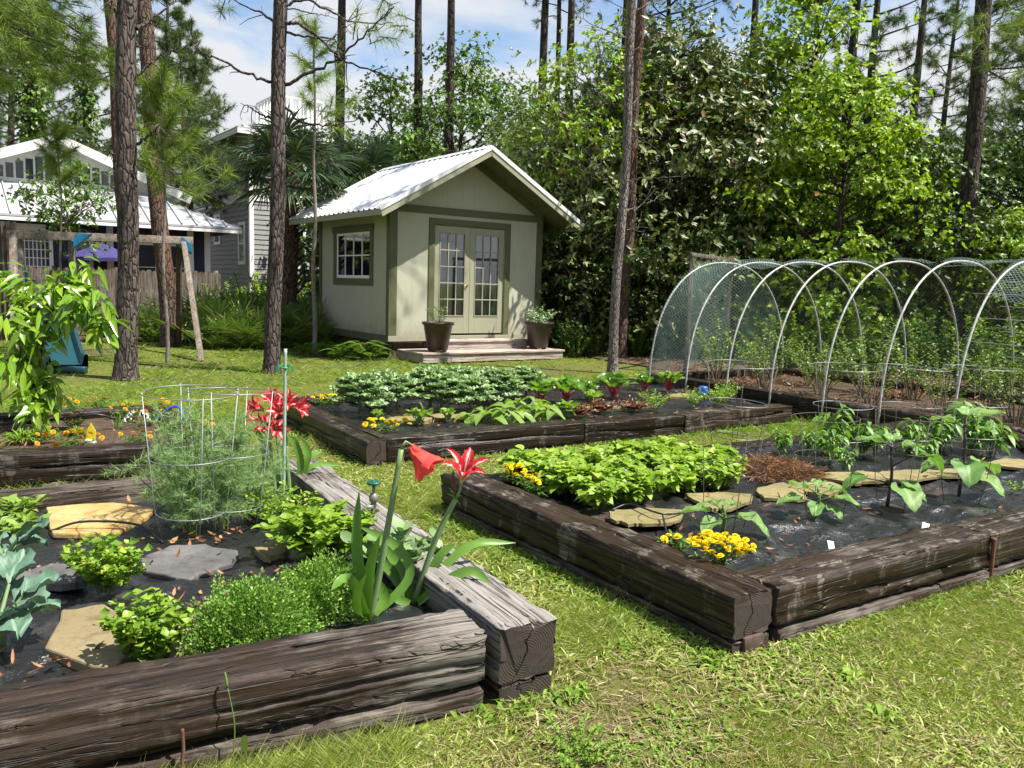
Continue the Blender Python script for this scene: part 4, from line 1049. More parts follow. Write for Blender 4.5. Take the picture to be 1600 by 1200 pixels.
def net_piece(k0, k1, i0, i1, sag=.09, nn=24):
    A, B = hoop_curve(hoopP[k0], 1.01), hoop_curve(hoopP[k1], 1.01); A[:, 2] += .015; B[:, 2] += .015
    s = np.linspace(0, 1, nn)[:, None, None]; P = A[None, i0:i1] * (1 - s) + B[None, i0:i1] * s
    sg = np.sin(s * math.pi) * sag; P[..., 2:] -= sg * (.5 + .5 * np.sin(np.linspace(0, 9, i1 - i0))[None, :, None])
    P = P + (np.sin(s * math.pi) * .028) * wav(P.reshape(-1, 3), 9.0).reshape(P.shape[:2])[..., None] * np.array([.6, .6, 1])
    d = np.linalg.norm(np.diff(A, axis=0), axis=1); arc = np.concatenate([[0], np.cumsum(d)])[i0:i1]
    uv = np.zeros((nn, i1 - i0, 2)); uv[..., 1] = arc[None]; uv[..., 0] = s[..., 0] * np.linalg.norm(hoopP[k1] - hoopP[k0]) + k0 * .71
    i = np.arange(nn * (i1 - i0)).reshape(nn, -1); F = np.stack([i[:-1, :-1], i[1:, :-1], i[1:, 1:], i[:-1, 1:]], -1).reshape(-1, 4)
    return P.reshape(-1, 3), F, uv.reshape(-1, 2)
NT = thing('bird_netting', 'green bird netting draped over the white hoops', 'netting', hoopP[3])
mb = MB()
V, F_, uv = net_piece(0, 1, 0, 48); mb.add(V - hoopP[3], F_, uv)
for k in range(1, 7):
    i0 = {1: 17, 2: 19, 3: 21, 4: 21, 5: 19, 6: 12}[k]
    V, F_, uv = net_piece(k, k + 1, i0, 48, .07); mb.add(V - hoopP[3], F_, uv)
mb.build('roof_net', M_NET, NT)
mb = MB(); c = hoop_curve(hoopP[0]); n = len(c); P = np.zeros((n, 14, 3))
for q in range(14): P[:, q] = c; P[:, q, 2] = .1 + (c[:, 2] - .1) * q / 13; P[:, q] += Vv * -.05 * math.sin(q / 13 * math.pi) * (1 + .8 * np.sin(np.linspace(0, 31, n)))[:, None]
i = np.arange(n * 14).reshape(n, 14); F_ = np.stack([i[:-1, :-1], i[1:, :-1], i[1:, 1:], i[:-1, 1:]], -1).reshape(-1, 4)
dd = np.linspace(0, HS, n)[:, None] * np.ones((1, 14)); mb.add(P.reshape(-1, 3) - hoopP[3], F_, np.stack([dd, P[..., 2]], -1).reshape(-1, 2)); mb.build('end_net', M_NET, NT)
DFm = thing('gate_frame', 'grey wooden post frame at the far end of the hoops', 'gate frame', G(1102, 576))
oo = np.array(DFm.location)
pa, pb = G(1071, 582), G(1133, 569)
for g in (pa, pb): mb = MB(); beam(mb, g - oo - ZU * .05, g - oo + ZU * 2.03, .07, .07, up=(1, 0, 0)); mb.build('post', M_FENCE, DFm, bevel=.005)
mb = MB(); beam(mb, pa - oo + ZU * 2.08 - unit(pb - pa) * .06, pb - oo + ZU * 2.08 + unit(pb - pa) * .06, .06, .07); mb.build('rail', M_FENCE, DFm, bevel=.005)
mb = MB(); P = np.array([[pa + ZU * z - oo, lp(pa, pb, .5) + ZU * z - oo, pb + ZU * z - oo] for z in np.linspace(.1, 2.0, 10)]) + Vv * -.0
W_ = np.linalg.norm(pb - pa); i = np.arange(30).reshape(10, 3); mb.add(P.reshape(-1, 3), np.stack([i[:-1, :-1], i[1:, :-1], i[1:, 1:], i[:-1, 1:]], -1).reshape(-1, 4), np.stack(np.broadcast_arrays(np.array([0, W_ / 2, W_])[None], np.linspace(.1, 2, 10)[:, None]), -1).reshape(-1, 2)); mb.build('net_panel', M_NET, DFm)
TW = thing('trellis_wires', 'thin pale trellis rods strung across the far side of the hoops', 'trellis', hoopP[5] + U * 2.2)
oo = np.array(TW.location)
for k in range(7):
    z = .75 + k * .155; a = hoopP[4] + U * (2.75 - .06 * max(0, k - 4) ** 2); b = hoopP[7] + U * (2.75 - .06 * max(0, k - 4) ** 2)
    a = lp(a, b, .1 if k % 2 else .25)
    mb = MB(); tube(mb, [a - oo + ZU * z, lp(a, b, .5) - oo + ZU * (z - .015), b - oo + ZU * z], .005, 5); mb.build('rod', M_PVC, TW)
# ------------------------------------------------------------------ generic plants
OVAL = [(0, .12), (.18, .7), (.42, 1), (.72, .72), (1, .04)]
HEART = [(0, .55), (.12, .95), (.3, 1), (.65, .62), (1, .04)]
LANCE = [(0, .15), (.3, .9), (.52, 1), (.8, .55), (1, .03)]
DIAM = [(0, .06), (.45, 1), (1, .06)]
ROUND = [(0, .3), (.2, .85), (.5, 1), (.8, .8), (1, .25)]
BLADE = [(0, 1), (.5, .8), (1, .06)]
def herb_mb(nst, h, spread, lps, L, W, rows=OVAL, droop=.35, fold=.12, stemr=.003, start=.25, up=.5, base_r=.02, jit=.0, lvar=.3, hvar=.25, grow=.0):
    """stems fanning from one root with leaves along them -> (stem MB, leaf MB)"""
    ms, ml = MB(), MB(); B, A, N_, LL = [], [], [], []
    for k in range(nst):
        a = k * 2.4 + rng.uniform(-.4, .4); rr = math.sqrt((k + .5) / nst)
        d = np.array([math.cos(a), math.sin(a), 0]); hh = h * (1 + rng.uniform(-hvar, hvar)) * (1 - .25 * rr)
        t = np.linspace(0, 1, 5)[:, None]
        P = d * base_r * rr + d * spread * rr * t ** 1.3 + ZU * hh * (t - .12 * rr * t ** 2)
        P[:, :2] += rng.normal(0, .01, (5, 2)) * t
        tube(ms, P, np.linspace(stemr, stemr * .5, 5), 5, False)
        tt = np.linspace(start, 1, lps); q = tt * 4; i = np.minimum(q.astype(int), 3); f = (q - i)[:, None]
        p = P[i] * (1 - f) + P[i + 1] * f
        an = np.arange(lps) * 2.39996 + rng.uniform(0, 6); od = np.stack([np.cos(an), np.sin(an), np.zeros(lps)], -1)
        ax = unit(od + d * .35 + ZU * (up + rng.normal(0, .25, lps))[:, None] * (.6 + .8 * tt)[:, None])
        B.append(p); A.append(ax); N_.append(unit(ZU + od * .2 + rng.normal(0, .22, (lps, 3)))); LL.append(np.full(lps, 1.0) * (1 - grow * (1 - tt)) * (1 + rng.uniform(-lvar, lvar, lps)))
    B, A, N_, LL = map(np.concatenate, (B, A, N_, LL))
    blades(ml, B, A, N_, L * LL, W * LL, rows, droop, fold, jit)
    return ms, ml
def plant(name, label, cat, loc, ms, ml, leaf, stem='stem', rz=None, group=None, sc=1.0, leafname='leaves'):
    p = thing(name, label, cat, loc, rng.uniform(0, 6.28) if rz is None else rz, group); p.scale = (sc, sc, sc)
    if ms is not None: ms.build('stems', ML[stem], p)
    ml.build(leafname, ML[leaf], p)
    return p

# --- bed 1 herbs
zb = .14
plant('parsley', 'bright parsley clump behind the large tan flagstone', 'herb', G(165, 925, zb), *herb_mb(30, .26, .17, 20, .042, .038, DIAM, .3, .2, .002, .3, .5, .04, .10), 'herb', sc=.86)
plant('parsley', 'bright parsley clump nearest the front timber', 'herb', G(232, 1032, zb), *herb_mb(32, .25, .12, 20, .038, .035, DIAM, .3, .2, .002, .2, .5, .04, .10), 'herb', sc=.9)
def thyme(rx, ry, h, n):
    ml = MB(); u = sph(n); u[:, 2] = abs(u[:, 2]); r = (rng.uniform(.25, 1, n) ** .4)[:, None]
    bump_ = (1 + .13 * wav(u * 1.0, 6.0) + .10 * wav(u, 15.0))[:, None]
    P = u * r * bump_ * np.array([rx, ry, h]); ax = unit(u + rng.normal(0, .5, (n, 3)) + ZU * .5)
    blades(ml, P, ax, unit(u + rng.normal(0, .5, (n, 3))), rng.uniform(.009, .017, n), rng.uniform(.006, .010, n), DIAM, .1, .15)
    ms = MB()
    for k in range(60):
        v = sph(1)[0]; v[2] = abs(v[2]); tube(ms, [v * 0, v * np.array([rx, ry, h]) * .5, v * np.array([rx, ry, h]) * .92], [.003, .002, .001], 4, False)
    return ms, ml
p = plant('thyme', 'rounded thyme mound by the front timber, larger of the pair', 'herb', G(392, 1000, zb), *thyme(.225, .18, .225, 12500), 'thyme', rz=.5)
p = plant('thyme', 'darker thyme mound beside the tall lily leaves', 'herb', G(497, 955, zb), *thyme(.19, .16, .215, 9500), 'thyme', rz=1.5)
ML['stem']
plant('lemon_balm', 'bright wrinkled lemon balm between thyme and water valve', 'herb', G(500, 868, zb), *herb_mb(34, .24, .24, 24, .052, .044, HEART, .35, .16, .003, .3, .35, .05, .03), 'balm')
plant('oregano', 'loose small leaved oregano behind the lemon balm', 'herb', G(432, 812, zb), *herb_mb(26, .19, .24, 20, .03, .019, DIAM, .2, .1, .002, .2, .5, .05), 'herb')
plant('sedum', 'pale fleshy sedum beside the bleached timber', 'succulent', G(628, 905, zb), *herb_mb(12, .2, .2, 14, .06, .044, ROUND, .05, .1, .005, .45, .55, .03), 'sedum', 'stalk')
for (px, py, lb) in ((24, 803, 'small wrinkled sage plant at the back timber end'), (28, 832, 'small sage plant above the broccoli')):
    plant('sage', lb, 'herb', G(px, py, zb), *herb_mb(11, .07, .12, 6, .09, .034, LANCE, .3, .12, .003, .3, .5, .02, .02), 'lettuce')
# big blue-green broccoli leaves at the frame's edge
def broccoli(n, h, L, W):
    ms, ml = MB(), MB(); K = 9; wc = 7
    for k in range(n):
        a = k * 2.4; el = rng.uniform(.45, 1.5); d = np.array([math.cos(a), math.sin(a), 0]); s = np.array([-d[1], d[0], 0])
        st = np.linspace(0, 1, 4)[:, None]; z0 = h * (.25 + .5 * k / n)
        P = ZU * z0 + d * .07 * st + ZU * (.07 * el * st); tube(ms, P, [.009, .008, .007, .006], 6, False)
        p0 = P[-1]; t = np.linspace(0, 1, K)[:, None, None]; c = np.linspace(-1, 1, wc)[None, :, None]
        wd = np.array([.25, .6, .85, 1, 1, .95, .8, .55, .12])[:, None, None] * W / 2 * (1 + .13 * np.array([1, -1, 1, -1, 1, -1, 1, -1, 0])[:, None, None] * abs(c))
        Q = p0 + d * L * t * .9 + ZU * (el * L * .7 * t - .75 * L * t ** 2 * (1 - .4 * el)) + s * c * wd + ZU * (.22 * W * abs(c) ** 1.5 * (1 - t * .6) + .014 * np.sin(9 * t + 5 * c + k))
        i = np.arange(K * wc).reshape(K, wc); uv = np.stack(np.broadcast_arrays((c + 1)[..., 0] / 2, t[..., 0]), -1)
        ml.add(Q.reshape(-1, 3), np.stack([i[:-1, :-1], i[:-1, 1:], i[1:, 1:], i[1:, :-1]], -1).reshape(-1, 4), uv.reshape(-1, 2))
    tube(ms, [(0, 0, 0), (0, 0, h * .8)], [.016, .012], 8)
    return ms, ml
plant('broccoli_plant', 'large blue green broccoli plant cut by the frame edge', 'vegetable', G(2, 1012, zb), *broccoli(13, .16, .13, .12), 'broc', 'stalk', rz=.4)
plant('broccoli_plant', 'blue green broccoli plant behind the grey flagstone', 'vegetable', G(6, 905, zb), *broccoli(11, .14, .12, .10), 'broc', 'stalk', rz=2.0)
# dill thicket with wire cages
def dill(h, spread, nst, seed):
    r = np.random.default_rng(seed); ms, ml = MB(), MB()
    for k in range(nst):
        a = r.uniform(0, 6.28); d = np.array([math.cos(a), math.sin(a), 0]); hh = h * r.uniform(.55, 1); sp = spread * r.uniform(.1, 1)
        P = np.array([d * .02, d * (.02 + sp * .35) + ZU * hh * .5, d * (.02 + sp) + ZU * hh]); tube(ms, P, [.004, .003, .0015], 5, False)
        for j in range(9):
            t = r.uniform(.12, 1); b = P[0] * (1 - t) ** 2 + 2 * P[1] * t * (1 - t) + P[2] * t * t
            aa = r.uniform(0, 6.28); dd = unit(np.array([math.cos(aa), math.sin(aa), r.uniform(.2, 1.0)])); FL = r.uniform(.09, .17)
            n = 78; q = r.uniform(.1, 1, n)[:, None]; ctr = b + dd * FL * q - ZU * (q ** 2) * FL * .25
            off = unit(r.normal(0, 1, (n, 3))) * FL * .42 * (1.15 - q * .7) + dd * FL * .12
            tris(ml, ctr, ctr + off, unit(r.normal(0, 1, (n, 3))), .0026)
            tube(ms, [b, b + dd * FL * .5 - ZU * FL * .06, b + dd * FL - ZU * FL * .25], [.0015, .0012, .0007], 3, False)
    return ms, ml
for k, (px, py, h, s, n, lb) in enumerate([(300, 836, .66, .2, 13, 'tall feathery dill inside the wire cages'), (350, 828, .58, .22, 11, 'feathery dill leaning towards the red lilies'),
        (262, 800, .42, .24, 9, 'low feathery dill spilling over the golden slab'), (330, 790, .52, .2, 8, 'feathery dill at the back of the caged clump'), (395, 800, .38, .15, 9, 'short dill beside the tall flower stake')]):
    plant('dill', lb, 'herb', G(px, py, zb), *dill(h, s, n, k), 'dill')
def cage_parts(h, rings, wire, legs=3, mat=None, rot=0.):
    """returns list of (name, mesh)"""
    L_ = []
    for (z, r_, tilt) in rings:
        mb = MB(); ring(mb, (0, 0, z), r_, wire, 44, 5, tilt); L_.append(('ring', mb.mesh('ring')))
    rt = rings[0][1]
    for k in range(legs):
        a = rot + k * 2 * math.pi / legs; d = np.array([math.cos(a), math.sin(a), 0]); mb = MB()
        tube(mb, [d * (rt + wire) + ZU * (rings[0][0] + .01), d * (rings[-1][1] + wire * 1.5) + ZU * rings[-1][0], d * rings[-1][1] * .8 - ZU * .03], wire, 5); L_.append(('leg', mb.mesh('leg')))
    return L_
def cage(label, loc, parts, mat, rz=0, tilt=(0, 0), group=None):
    c = thing('tomato_cage', label, 'wire cage', loc, rz, group); c.rotation_euler = (tilt[0], tilt[1], rz)
    for n_, me in parts: mkobj(n_, me, mat if n_ == 'ring' or parts is big else M_RUSTW, c)
    return c
big = cage_parts(.74, [(.74, .225, (0, 0)), (.42, .2, (.02, 0)), (.14, .17, (0, .02))], .0023, 4, rot=.4)
cage('galvanised wire cage around the tallest dill', G(300, 838, zb), big, M_STEEL, .2, (R(2), R(1)), 'wire cages in the dill')
cage('galvanised wire cage next to the red lilies, lower of two', G(356, 824, zb) - ZU * .02, big, M_STEEL, 1.1, (R(-1), R(3)), 'wire cages in the dill')

# --- amaryllis
def ribbon(mb, P, W, nrm, fold=.18):
    P = np.asarray(P, float); K = len(P); T = unit(np.gradient(P, axis=0)); nrm = np.broadcast_to(nrm, (K, 3))
    s = unit(np.cross(T, nrm)); n2 = unit(np.cross(s, T)); W = np.asarray(W)[:, None]
    V = np.stack([P - s * W / 2, P - n2 * W * fold, P + s * W / 2], 1)
    uv = np.zeros((K, 3, 2)); uv[..., 0] = [0, .5, 1]; uv[..., 1] = np.linspace(0, 1, K)[:, None]
    i = np.arange(K * 3).reshape(K, 3); mb.add(V.reshape(-1, 3), np.stack([i[:-1, :-1], i[:-1, 1:], i[1:, 1:], i[1:, :-1]], -1).reshape(-1, 4), uv.reshape(-1, 2))
def spline(P, n=14):
    P = np.asarray(P, float); K = len(P); t = np.linspace(0, K - 1, n); o = []
    Q = np.concatenate([[2 * P[0] - P[1]], P, [2 * P[-1] - P[-2]]])
    for u in t:
        i = min(int(u), K - 2); f = u - i; a, b, c, d = Q[i], Q[i + 1], Q[i + 2], Q[i + 3]
        o.append(.5 * (2 * b + (c - a) * f + (2 * a - 5 * b + 4 * c - d) * f * f + (3 * b - a - 3 * c + d) * f ** 3))
    return np.array(o)
def strap(par, pix, D, w, fold=.18, dD=0.0, nrm=None):
    """strap leaf: outline traced from root to tip, receding dD metres to its tip"""
    P = np.array([AT(x, y, D + dD * k / (len(pix) - 1)) for k, (x, y) in enumerate(pix)]) - np.array(par.location)
    P = spline(P, 18); t = np.linspace(0, 1, 18); W = w * np.interp(t, [0, .25, .6, .85, 1], [.75, 1, 1, .7, .06])
    mb = MB(); ribbon(mb, P, W, nrm if nrm is not None else (-.35, -.8, .55), fold); mb.build('leaf', ML['strap'], par)
def tepals(mb, c, ax, L, W, openness, spread0=.0):
    ax = unit(ax); x = unit(np.cross(ax, [0.3, .2, 1])); y = np.cross(ax, x)
    for k in range(6):
        a = k * math.pi / 3 + spread0; d = x * math.cos(a) + y * math.sin(a); inner = k % 2
        t = np.linspace(0, 1, 12); ang = np.interp(t, [0, .35, .7, 1], [.15, .3 + .25 * openness, .7 + .6 * openness, 1.1 + 1.1 * openness])
        st = L / 11; P = [np.array(c, float) + d * .004]
        for q in range(11): P.append(P[-1] + st * (ax * math.cos(ang[q]) + d * math.sin(ang[q])))
        Wd = W * (.8 if inner else 1) * rng.uniform(.9, 1.1) * np.interp(t, [0, .2, .5, .8, 1], [.3, .6, 1, .75, .05]); P = np.array(P) + rng.normal(0, .0015, (12, 3))
        nr = np.array([ax * math.sin(g) - d * math.cos(g) for g in ang]); T_ = unit(np.gradient(P, axis=0)); sd_ = unit(np.cross(T_, nr)); n2_ = unit(np.cross(sd_, T_)); ph = rng.uniform(0, 6)
        uu = np.array([-1, -.6, -.25, 0, .25, .6, 1.0]); V = P[:, None] + sd_[:, None] * (Wd[:, None] / 2 * uu)[:, :, None] - n2_[:, None] * (Wd[:, None] * (.17 * (1 - uu ** 2) - .10 * abs(uu) ** 4) + .0045 * uu ** 2 * np.sin(t * 13 + ph + 2 * np.sign(uu)[:, None]).T)[:, :, None]
        uv_ = np.stack(np.broadcast_arrays((uu / 2 + .5)[None], t[:, None]), -1); i_ = np.arange(84).reshape(12, 7); mb.add(V.reshape(-1, 3), np.stack([i_[:-1, :-1], i_[:-1, 1:], i_[1:, 1:], i_[1:, :-1]], -1).reshape(-1, 4), uv_.reshape(-1, 2))
def bloom(par, c, ax, L, W, op, mat='petal', stamens=True):
    mb = MB(); c = np.asarray(c) - np.array(par.location); tepals(mb, c, ax, L, W, op, rng.uniform(0, 1))
    f = mb.build('flower', ML[mat], par)
    if stamens:
        ms = MB(); ax = unit(ax)
        for k in range(5):
            d = unit(ax + rng.normal(0, .16, 3)); tube(ms, [c, c + d * L * .5 - ZU * .004, c + d * L * .85 + ZU * .006], .0016, 4)
        ms.build('stamens', ML['redstem'], f)
    return f
def stalk(par, pix, D, r0, r1, dD=0):
    P = np.array([AT(x, y, D + dD * k / (len(pix) - 1)) for k, (x, y) in enumerate(pix)]) - np.array(par.location)
    P = spline(P, 12); mb = MB(); tube(mb, P, np.linspace(r0, r1, 12), 10); mb.build('flower_stalk', ML['stalk'], par); return P[-1] + np.array(par.location)
g1 = G(578, 968, .13); A1 = thing('amaryllis', 'amaryllis with a tall bare stalk and one drooping red flower', 'flower', g1); D1 = g1[1]
tp = stalk(A1, [(577, 972), (592, 900), (610, 800), (627, 702)], D1, .016, .010, -.02)
mb = MB(); q = tp - np.array(A1.location); tube(mb, [q, q + AT(634, 690, D1) - AT(627, 702, D1), AT(645, 696, D1) - np.array(A1.location)], [.008, .006, .004], 8); mb.build('flower_stem', ML['stalk'], A1)
mb = MB(); ribbon(mb, spline([q, q + np.array([.005, 0, -.03]), q + np.array([-.008, -.01, -.07])], 8), np.array([.012, .016, .016, .014, .012, .009, .006, .002]), (0, -1, 0)); mb.build('bract', ML['dead'], A1)
fc = AT(642, 697, D1); fd = AT(664, 724, D1 - .02) - fc; bloom(A1, fc, fd, .15, .085, .16, 'redpetal', False)
strap(A1, [(572, 965), (562, 900), (557, 840), (561, 768)], D1 + .02, .052, dD=.06); strap(A1, [(575, 968), (575, 920), (580, 880), (594, 836)], D1 - .02, .05, dD=-.05)
strap(A1, [(570, 972), (560, 960), (558, 930), (572, 898)], D1 - .04, .045, dD=-.10); strap(A1, [(585, 960), (600, 930), (560, 890), (518, 888)], D1 + .03, .05, dD=.12)
strap(A1, [(572, 960), (552, 912), (535, 905), (518, 922)], D1 - .05, .045, dD=-.12); strap(A1, [(582, 965), (640, 900), (615, 850), (560, 822)], D1 + .06, .042, dD=.16)
g2 = G(648, 944, .13); A2 = thing('amaryllis', 'amaryllis with a striped red and white flower and long arching leaves', 'flower', g2); D2 = g2[1]
tp = stalk(A2, [(648, 942), (664, 890), (684, 835), (712, 780)], D2, .014, .011)
mb = MB(); o2 = np.array(A2.location); tube(mb, spline([tp - o2, AT(718, 766, D2) - o2, AT(722, 748, D2 - .01) - o2], 8), np.linspace(.006, .008, 8), 8); mb.build('flower_stem', ML['stalk'], A2)
mb = MB(); tube(mb, spline([tp - o2, AT(711, 768, D2) - o2, AT(709, 757, D2) - o2, AT(708, 735, D2) - o2], 10), [.004, .004, .005, .009, .013, .014, .012, .009, .006, .002], 10); mb.build('bud', ML['redleaf'], A2)
mb = MB()
for (dx, dy) in ((-12, -18), (-14, -6), (8, 14), (-8, 12), (10, -4)):
    e_ = AT(712 + dx, 778 + dy, D2 + rng.normal(0, .02)) - o2; ribbon(mb, spline([tp - o2, (tp - o2) * .5 + e_ * .5 + ZU * .006, e_], 6), np.array([.006, .006, .005, .004, .003, .001]), (0, -1, .2))
mb.build('bract', ML['strap'], A2)
fc = AT(722, 752, D2 - .01); bloom(A2, fc, np.array([.16, -.42, .85]), .155, .055, .6)
strap(A2, [(655, 940), (672, 900), (688, 868), (712, 848)], D2 + .02, .045, dD=.04); strap(A2, [(655, 938), (690, 890), (740, 850), (806, 848)], D2 + .03, .04, dD=.15)
strap(A2, [(652, 942), (690, 912), (735, 892), (768, 912)], D2 - .03, .042, dD=-.06); strap(A2, [(645, 940), (630, 890), (612, 868), (598, 846)], D2 + .02, .048, dD=.1)
strap(A2, [(644, 942), (620, 905), (600, 880), (585, 868)], D2 + .04, .046, dD=.12); strap(A2, [(640, 944), (610, 930), (585, 920), (565, 935)], D2 - .02, .042, dD=-.03)
strap(A2, [(650, 944), (668, 925), (690, 905), (712, 898)], D2 - .01, .04, dD=.03); strap(A2, [(650, 940), (700, 905), (760, 895), (776, 925)], D2 + .05, .03, dD=.1)
g3 = G(437, 775, .14); A3 = thing('amaryllis', 'amaryllis clump with a crowd of red and white flowers by the stake', 'flower', g3); D3 = g3[1]
for (x0, x1, y1, dd) in ((424, 415, 655, .05), (436, 428, 672, -.05), (447, 440, 650, .0)):
    stalk(A3, [(x0 + 6, 772), ((x0 + x1) / 2 + 5, 720), (x1 + 4, y1)], D3 + dd, .014, .010)
for (px, py, dx, dz, dy, dd) in ((412, 640, -.6, .35, -.6, .06), (428, 632, -.1, .7, -.6, .1), (446, 633, .35, .5, -.7, .05), (456, 636, .9, .1, -.3, .0), (408, 660, -.9, .2, -.3, .0), (420, 664, -.2, .3, -.95, -.06), (432, 668, .35, .15, -.9, -.08), (437, 645, .1, .5, -.8, .0)):
    bloom(A3, AT(px, py, D3 + dd), np.array([dx, dy, dz]), .122, .048, .5)
for pix, w_, dD in (([(455, 770), (470, 730), (462, 695), (450, 680)], .05, .1), ([(460, 770), (480, 720), (478, 700), (470, 685)], .05, .15), ([(462, 772), (480, 735), (500, 725), (535, 728)], .035, .1),
        ([(463, 772), (475, 725), (500, 705), (505, 715)], .045, .2), ([(425, 772), (415, 720), (410, 690), (398, 668)], .05, .1), ([(440, 775), (437, 740), (440, 715), (445, 702)], .05, -.05), ([(400, 775), (392, 750), (380, 770), (384, 790)], .035, -.1),
        ([(410, 775), (385, 730), (378, 720), (372, 735)], .04, .0)):
    strap(A3, pix, D3, w_, dD=dD)
gs = G(443, 790, .14); SK = thing('garden_stake', 'tall pale green stake among the red lilies', 'stake', gs)
top = AT(446, 545, gs[1] + .02) - gs
mb = MB(); tube(mb, [(0, 0, -.05)] + [top * k / 30 for k in range(1, 31)], [.009] + [.009 + .001 * (k % 2) for k in range(30)], 8); mb.build('rod', M_STAKE, SK)
mb = MB(); c = top * .88; ring(mb, c, .013, .006, 16, 5)
for dx in (-1, 1): ribbon(mb, spline([c, c + np.array([dx * .03, -.01, .012]), c + np.array([dx * .05, -.01, -.02])], 8), np.full(8, .014), (0, -1, .2), .02)
mb.build('tape', M_TAPE, SK)

# --- water riser
gv = G(583, 862, .12); VA = thing('water_valve', 'grey water riser with a green hand wheel', 'valve', gv); hv = AT(583, 757, gv[1])[2] - gv[2]
mb = MB(); lathe(mb, [(.014, 0), (.014, hv * .45), (.02, hv * .46), (.02, hv * .52), (.014, hv * .53), (.014, hv * .74), (.021, hv * .75), (.024, hv * .82), (.015, hv * .86), (.008, hv * .88), (.008, hv)], 14); mb.build('riser', M_PIPE, VA)
mb = MB(); lathe(mb, [(.001, hv), (.03, hv + .001), (.036, hv + .006), (.036, hv + .012), (.03, hv + .016), (.012, hv + .014), (.008, hv + .022), (.001, hv + .022)], 16); mb.build('hand_wheel', M_VALVE, VA)
mb = MB(); tube(mb, [(0, -.01, hv * .68), (-.03, -.02, hv * .68), (-.045, -.02, hv * .62), (-.05, -.02, hv * .5)], [.012, .012, .013, .013], 10); mb.build('spout', M_PIPE, VA)
mb = MB(); tube(mb, [(-.05, -.02, hv * .53), (-.052, -.02, hv * .35)], .016, 10); mb.build('hose_coupling', M_BLUEH, VA)
gh = G(250, 652, .26); mb = MB(); tube(mb, spline([G(238, 662, .2) - gh, AT(262, 640, gh[1]) - gh, AT(280, 637, gh[1]) - gh, G(294, 668, .2) - gh], 20), .011, 8)
tag(mb.build('garden_hose', M_BLUEH, None, tuple(gh)), 'bright blue hose arching in the orange flower bed', 'hose')
mb = MB(); tube(mb, spline([G(78, 830, .16) - g3, G(130, 815, .20) - g3, G(215, 820, .19) - g3, G(255, 848, .14) - g3], 24), .006, 6)
tag(mb.build('drip_tube', M_HOSE, None, tuple(g3)), 'black drip tube curving over the golden slab', 'drip tube')
mb = MB(); tube(mb, spline([G(955, 797, .2) - g3, G(985, 788, .225) - g3, G(1035, 803, .24) - g3, G(1075, 800, .2) - g3], 24), .006, 6); tube(mb, spline([G(1035, 803, .24) - g3, G(1040, 825, .22) - g3, G(1050, 848, .2) - g3], 12), .005, 6)
tag(mb.build('drip_tube', M_HOSE, None, tuple(g3)), 'black drip tube between beans and large marigold', 'drip tube')
mb = MB(); tube(mb, spline([G(0, 662, .24) - g3, G(90, 655, .26) - g3, G(150, 648, .3) - g3, G(180, 655, .25) - g3], 24), .01, 6)
tag(mb.build('drip_tube', M_HOSE, None, tuple(g3)), 'dark hose lying on mulch under the glossy leaved tree', 'drip tube')

# --- marigolds
def blossom_mesh(r):
    mb = MB()
    for (n, el, L) in ((14, .15, 1.0), (12, .5, .85), (9, .95, .65), (5, 1.35, .4)):
        a = np.arange(n) * 2 * math.pi / n + rng.uniform(0, 1, n) * .4; ax = np.stack([np.cos(a) * math.cos(el), np.sin(a) * math.cos(el), np.full(n, math.sin(el))], -1)
        nr = np.stack([-np.cos(a) * math.sin(el), -np.sin(a) * math.sin(el), np.full(n, math.cos(el))], -1)
        blades(mb, np.zeros((n, 3)) + ZU * .003, ax, nr, r * L, r * .55 * L, [(0, .4), (.5, .9), (.9, 1), (1, .8)], .15, .1, .05)
    return mb.mesh('blossom')
BLG, BLO = blossom_mesh(.021), blossom_mesh(.02)
BLG.materials.append(ML['mgold']); BLO.materials.append(ML['morange'])
def marigold(label, loc, r, h, n, orange=False, sc=1.0):
    p = thing('marigold', label, 'flower', loc, 0, 'marigold clumps')
    ms, ml = herb_mb(14, h * .9, r * .9, 12, .04, .012, LANCE, .3, .1, .002, .2, .4, .02); ms.build('stems', ML['stem'], p); ml.build('leaves', ML['mari'], p)
    for k in range(n):
        a = k * 2.4 + rng.uniform(-.2, .2); rr = r * math.sqrt((k + .5) / n); z = h * (1 - .35 * (rr / r) ** 2) + rng.normal(0, .012)
        b = mkobj('blossom', BLO if orange else BLG, None, p, (rr * math.cos(a), rr * math.sin(a), z)); s = rng.uniform(.8, 1.2) * sc; b.scale = (s, s, s)
        b.rotation_euler = (rng.normal(0, .3) - .35 * math.sin(a) * rr / r + .25, rng.normal(0, .3) + .35 * math.cos(a) * rr / r, rng.uniform(0, 6))
    return p
zg = .2
marigold('large golden marigold at the front corner of the eggplant bed', G(1125, 882, zg), .15, .125, 78, sc=.8)
marigold('small golden marigold with few blooms beside the big one', G(1052, 862, zg), .055, .09, 5, sc=.9)
marigold('golden marigold at the back corner of the beans', G(808, 756, zg), .1, .12, 16)
marigold('golden marigold between timber and bean leaves', G(826, 768, zg), .09, .11, 7)
marigold('lone golden marigold bloom in front of the beans', G(836, 776, zg), .03, .1, 2)
marigold('yellow marigold row at the front corner of the kale bed', G(604, 674, .15), .22, .1, 15, sc=1.25)
marigold('yellow marigold at the back corner of the kale bed', G(505, 636, .15), .13, .13, 7, sc=1.25)
marigold('yellow marigold next to the first kale plant', G(527, 634, .15), .13, .13, 7, sc=1.25)
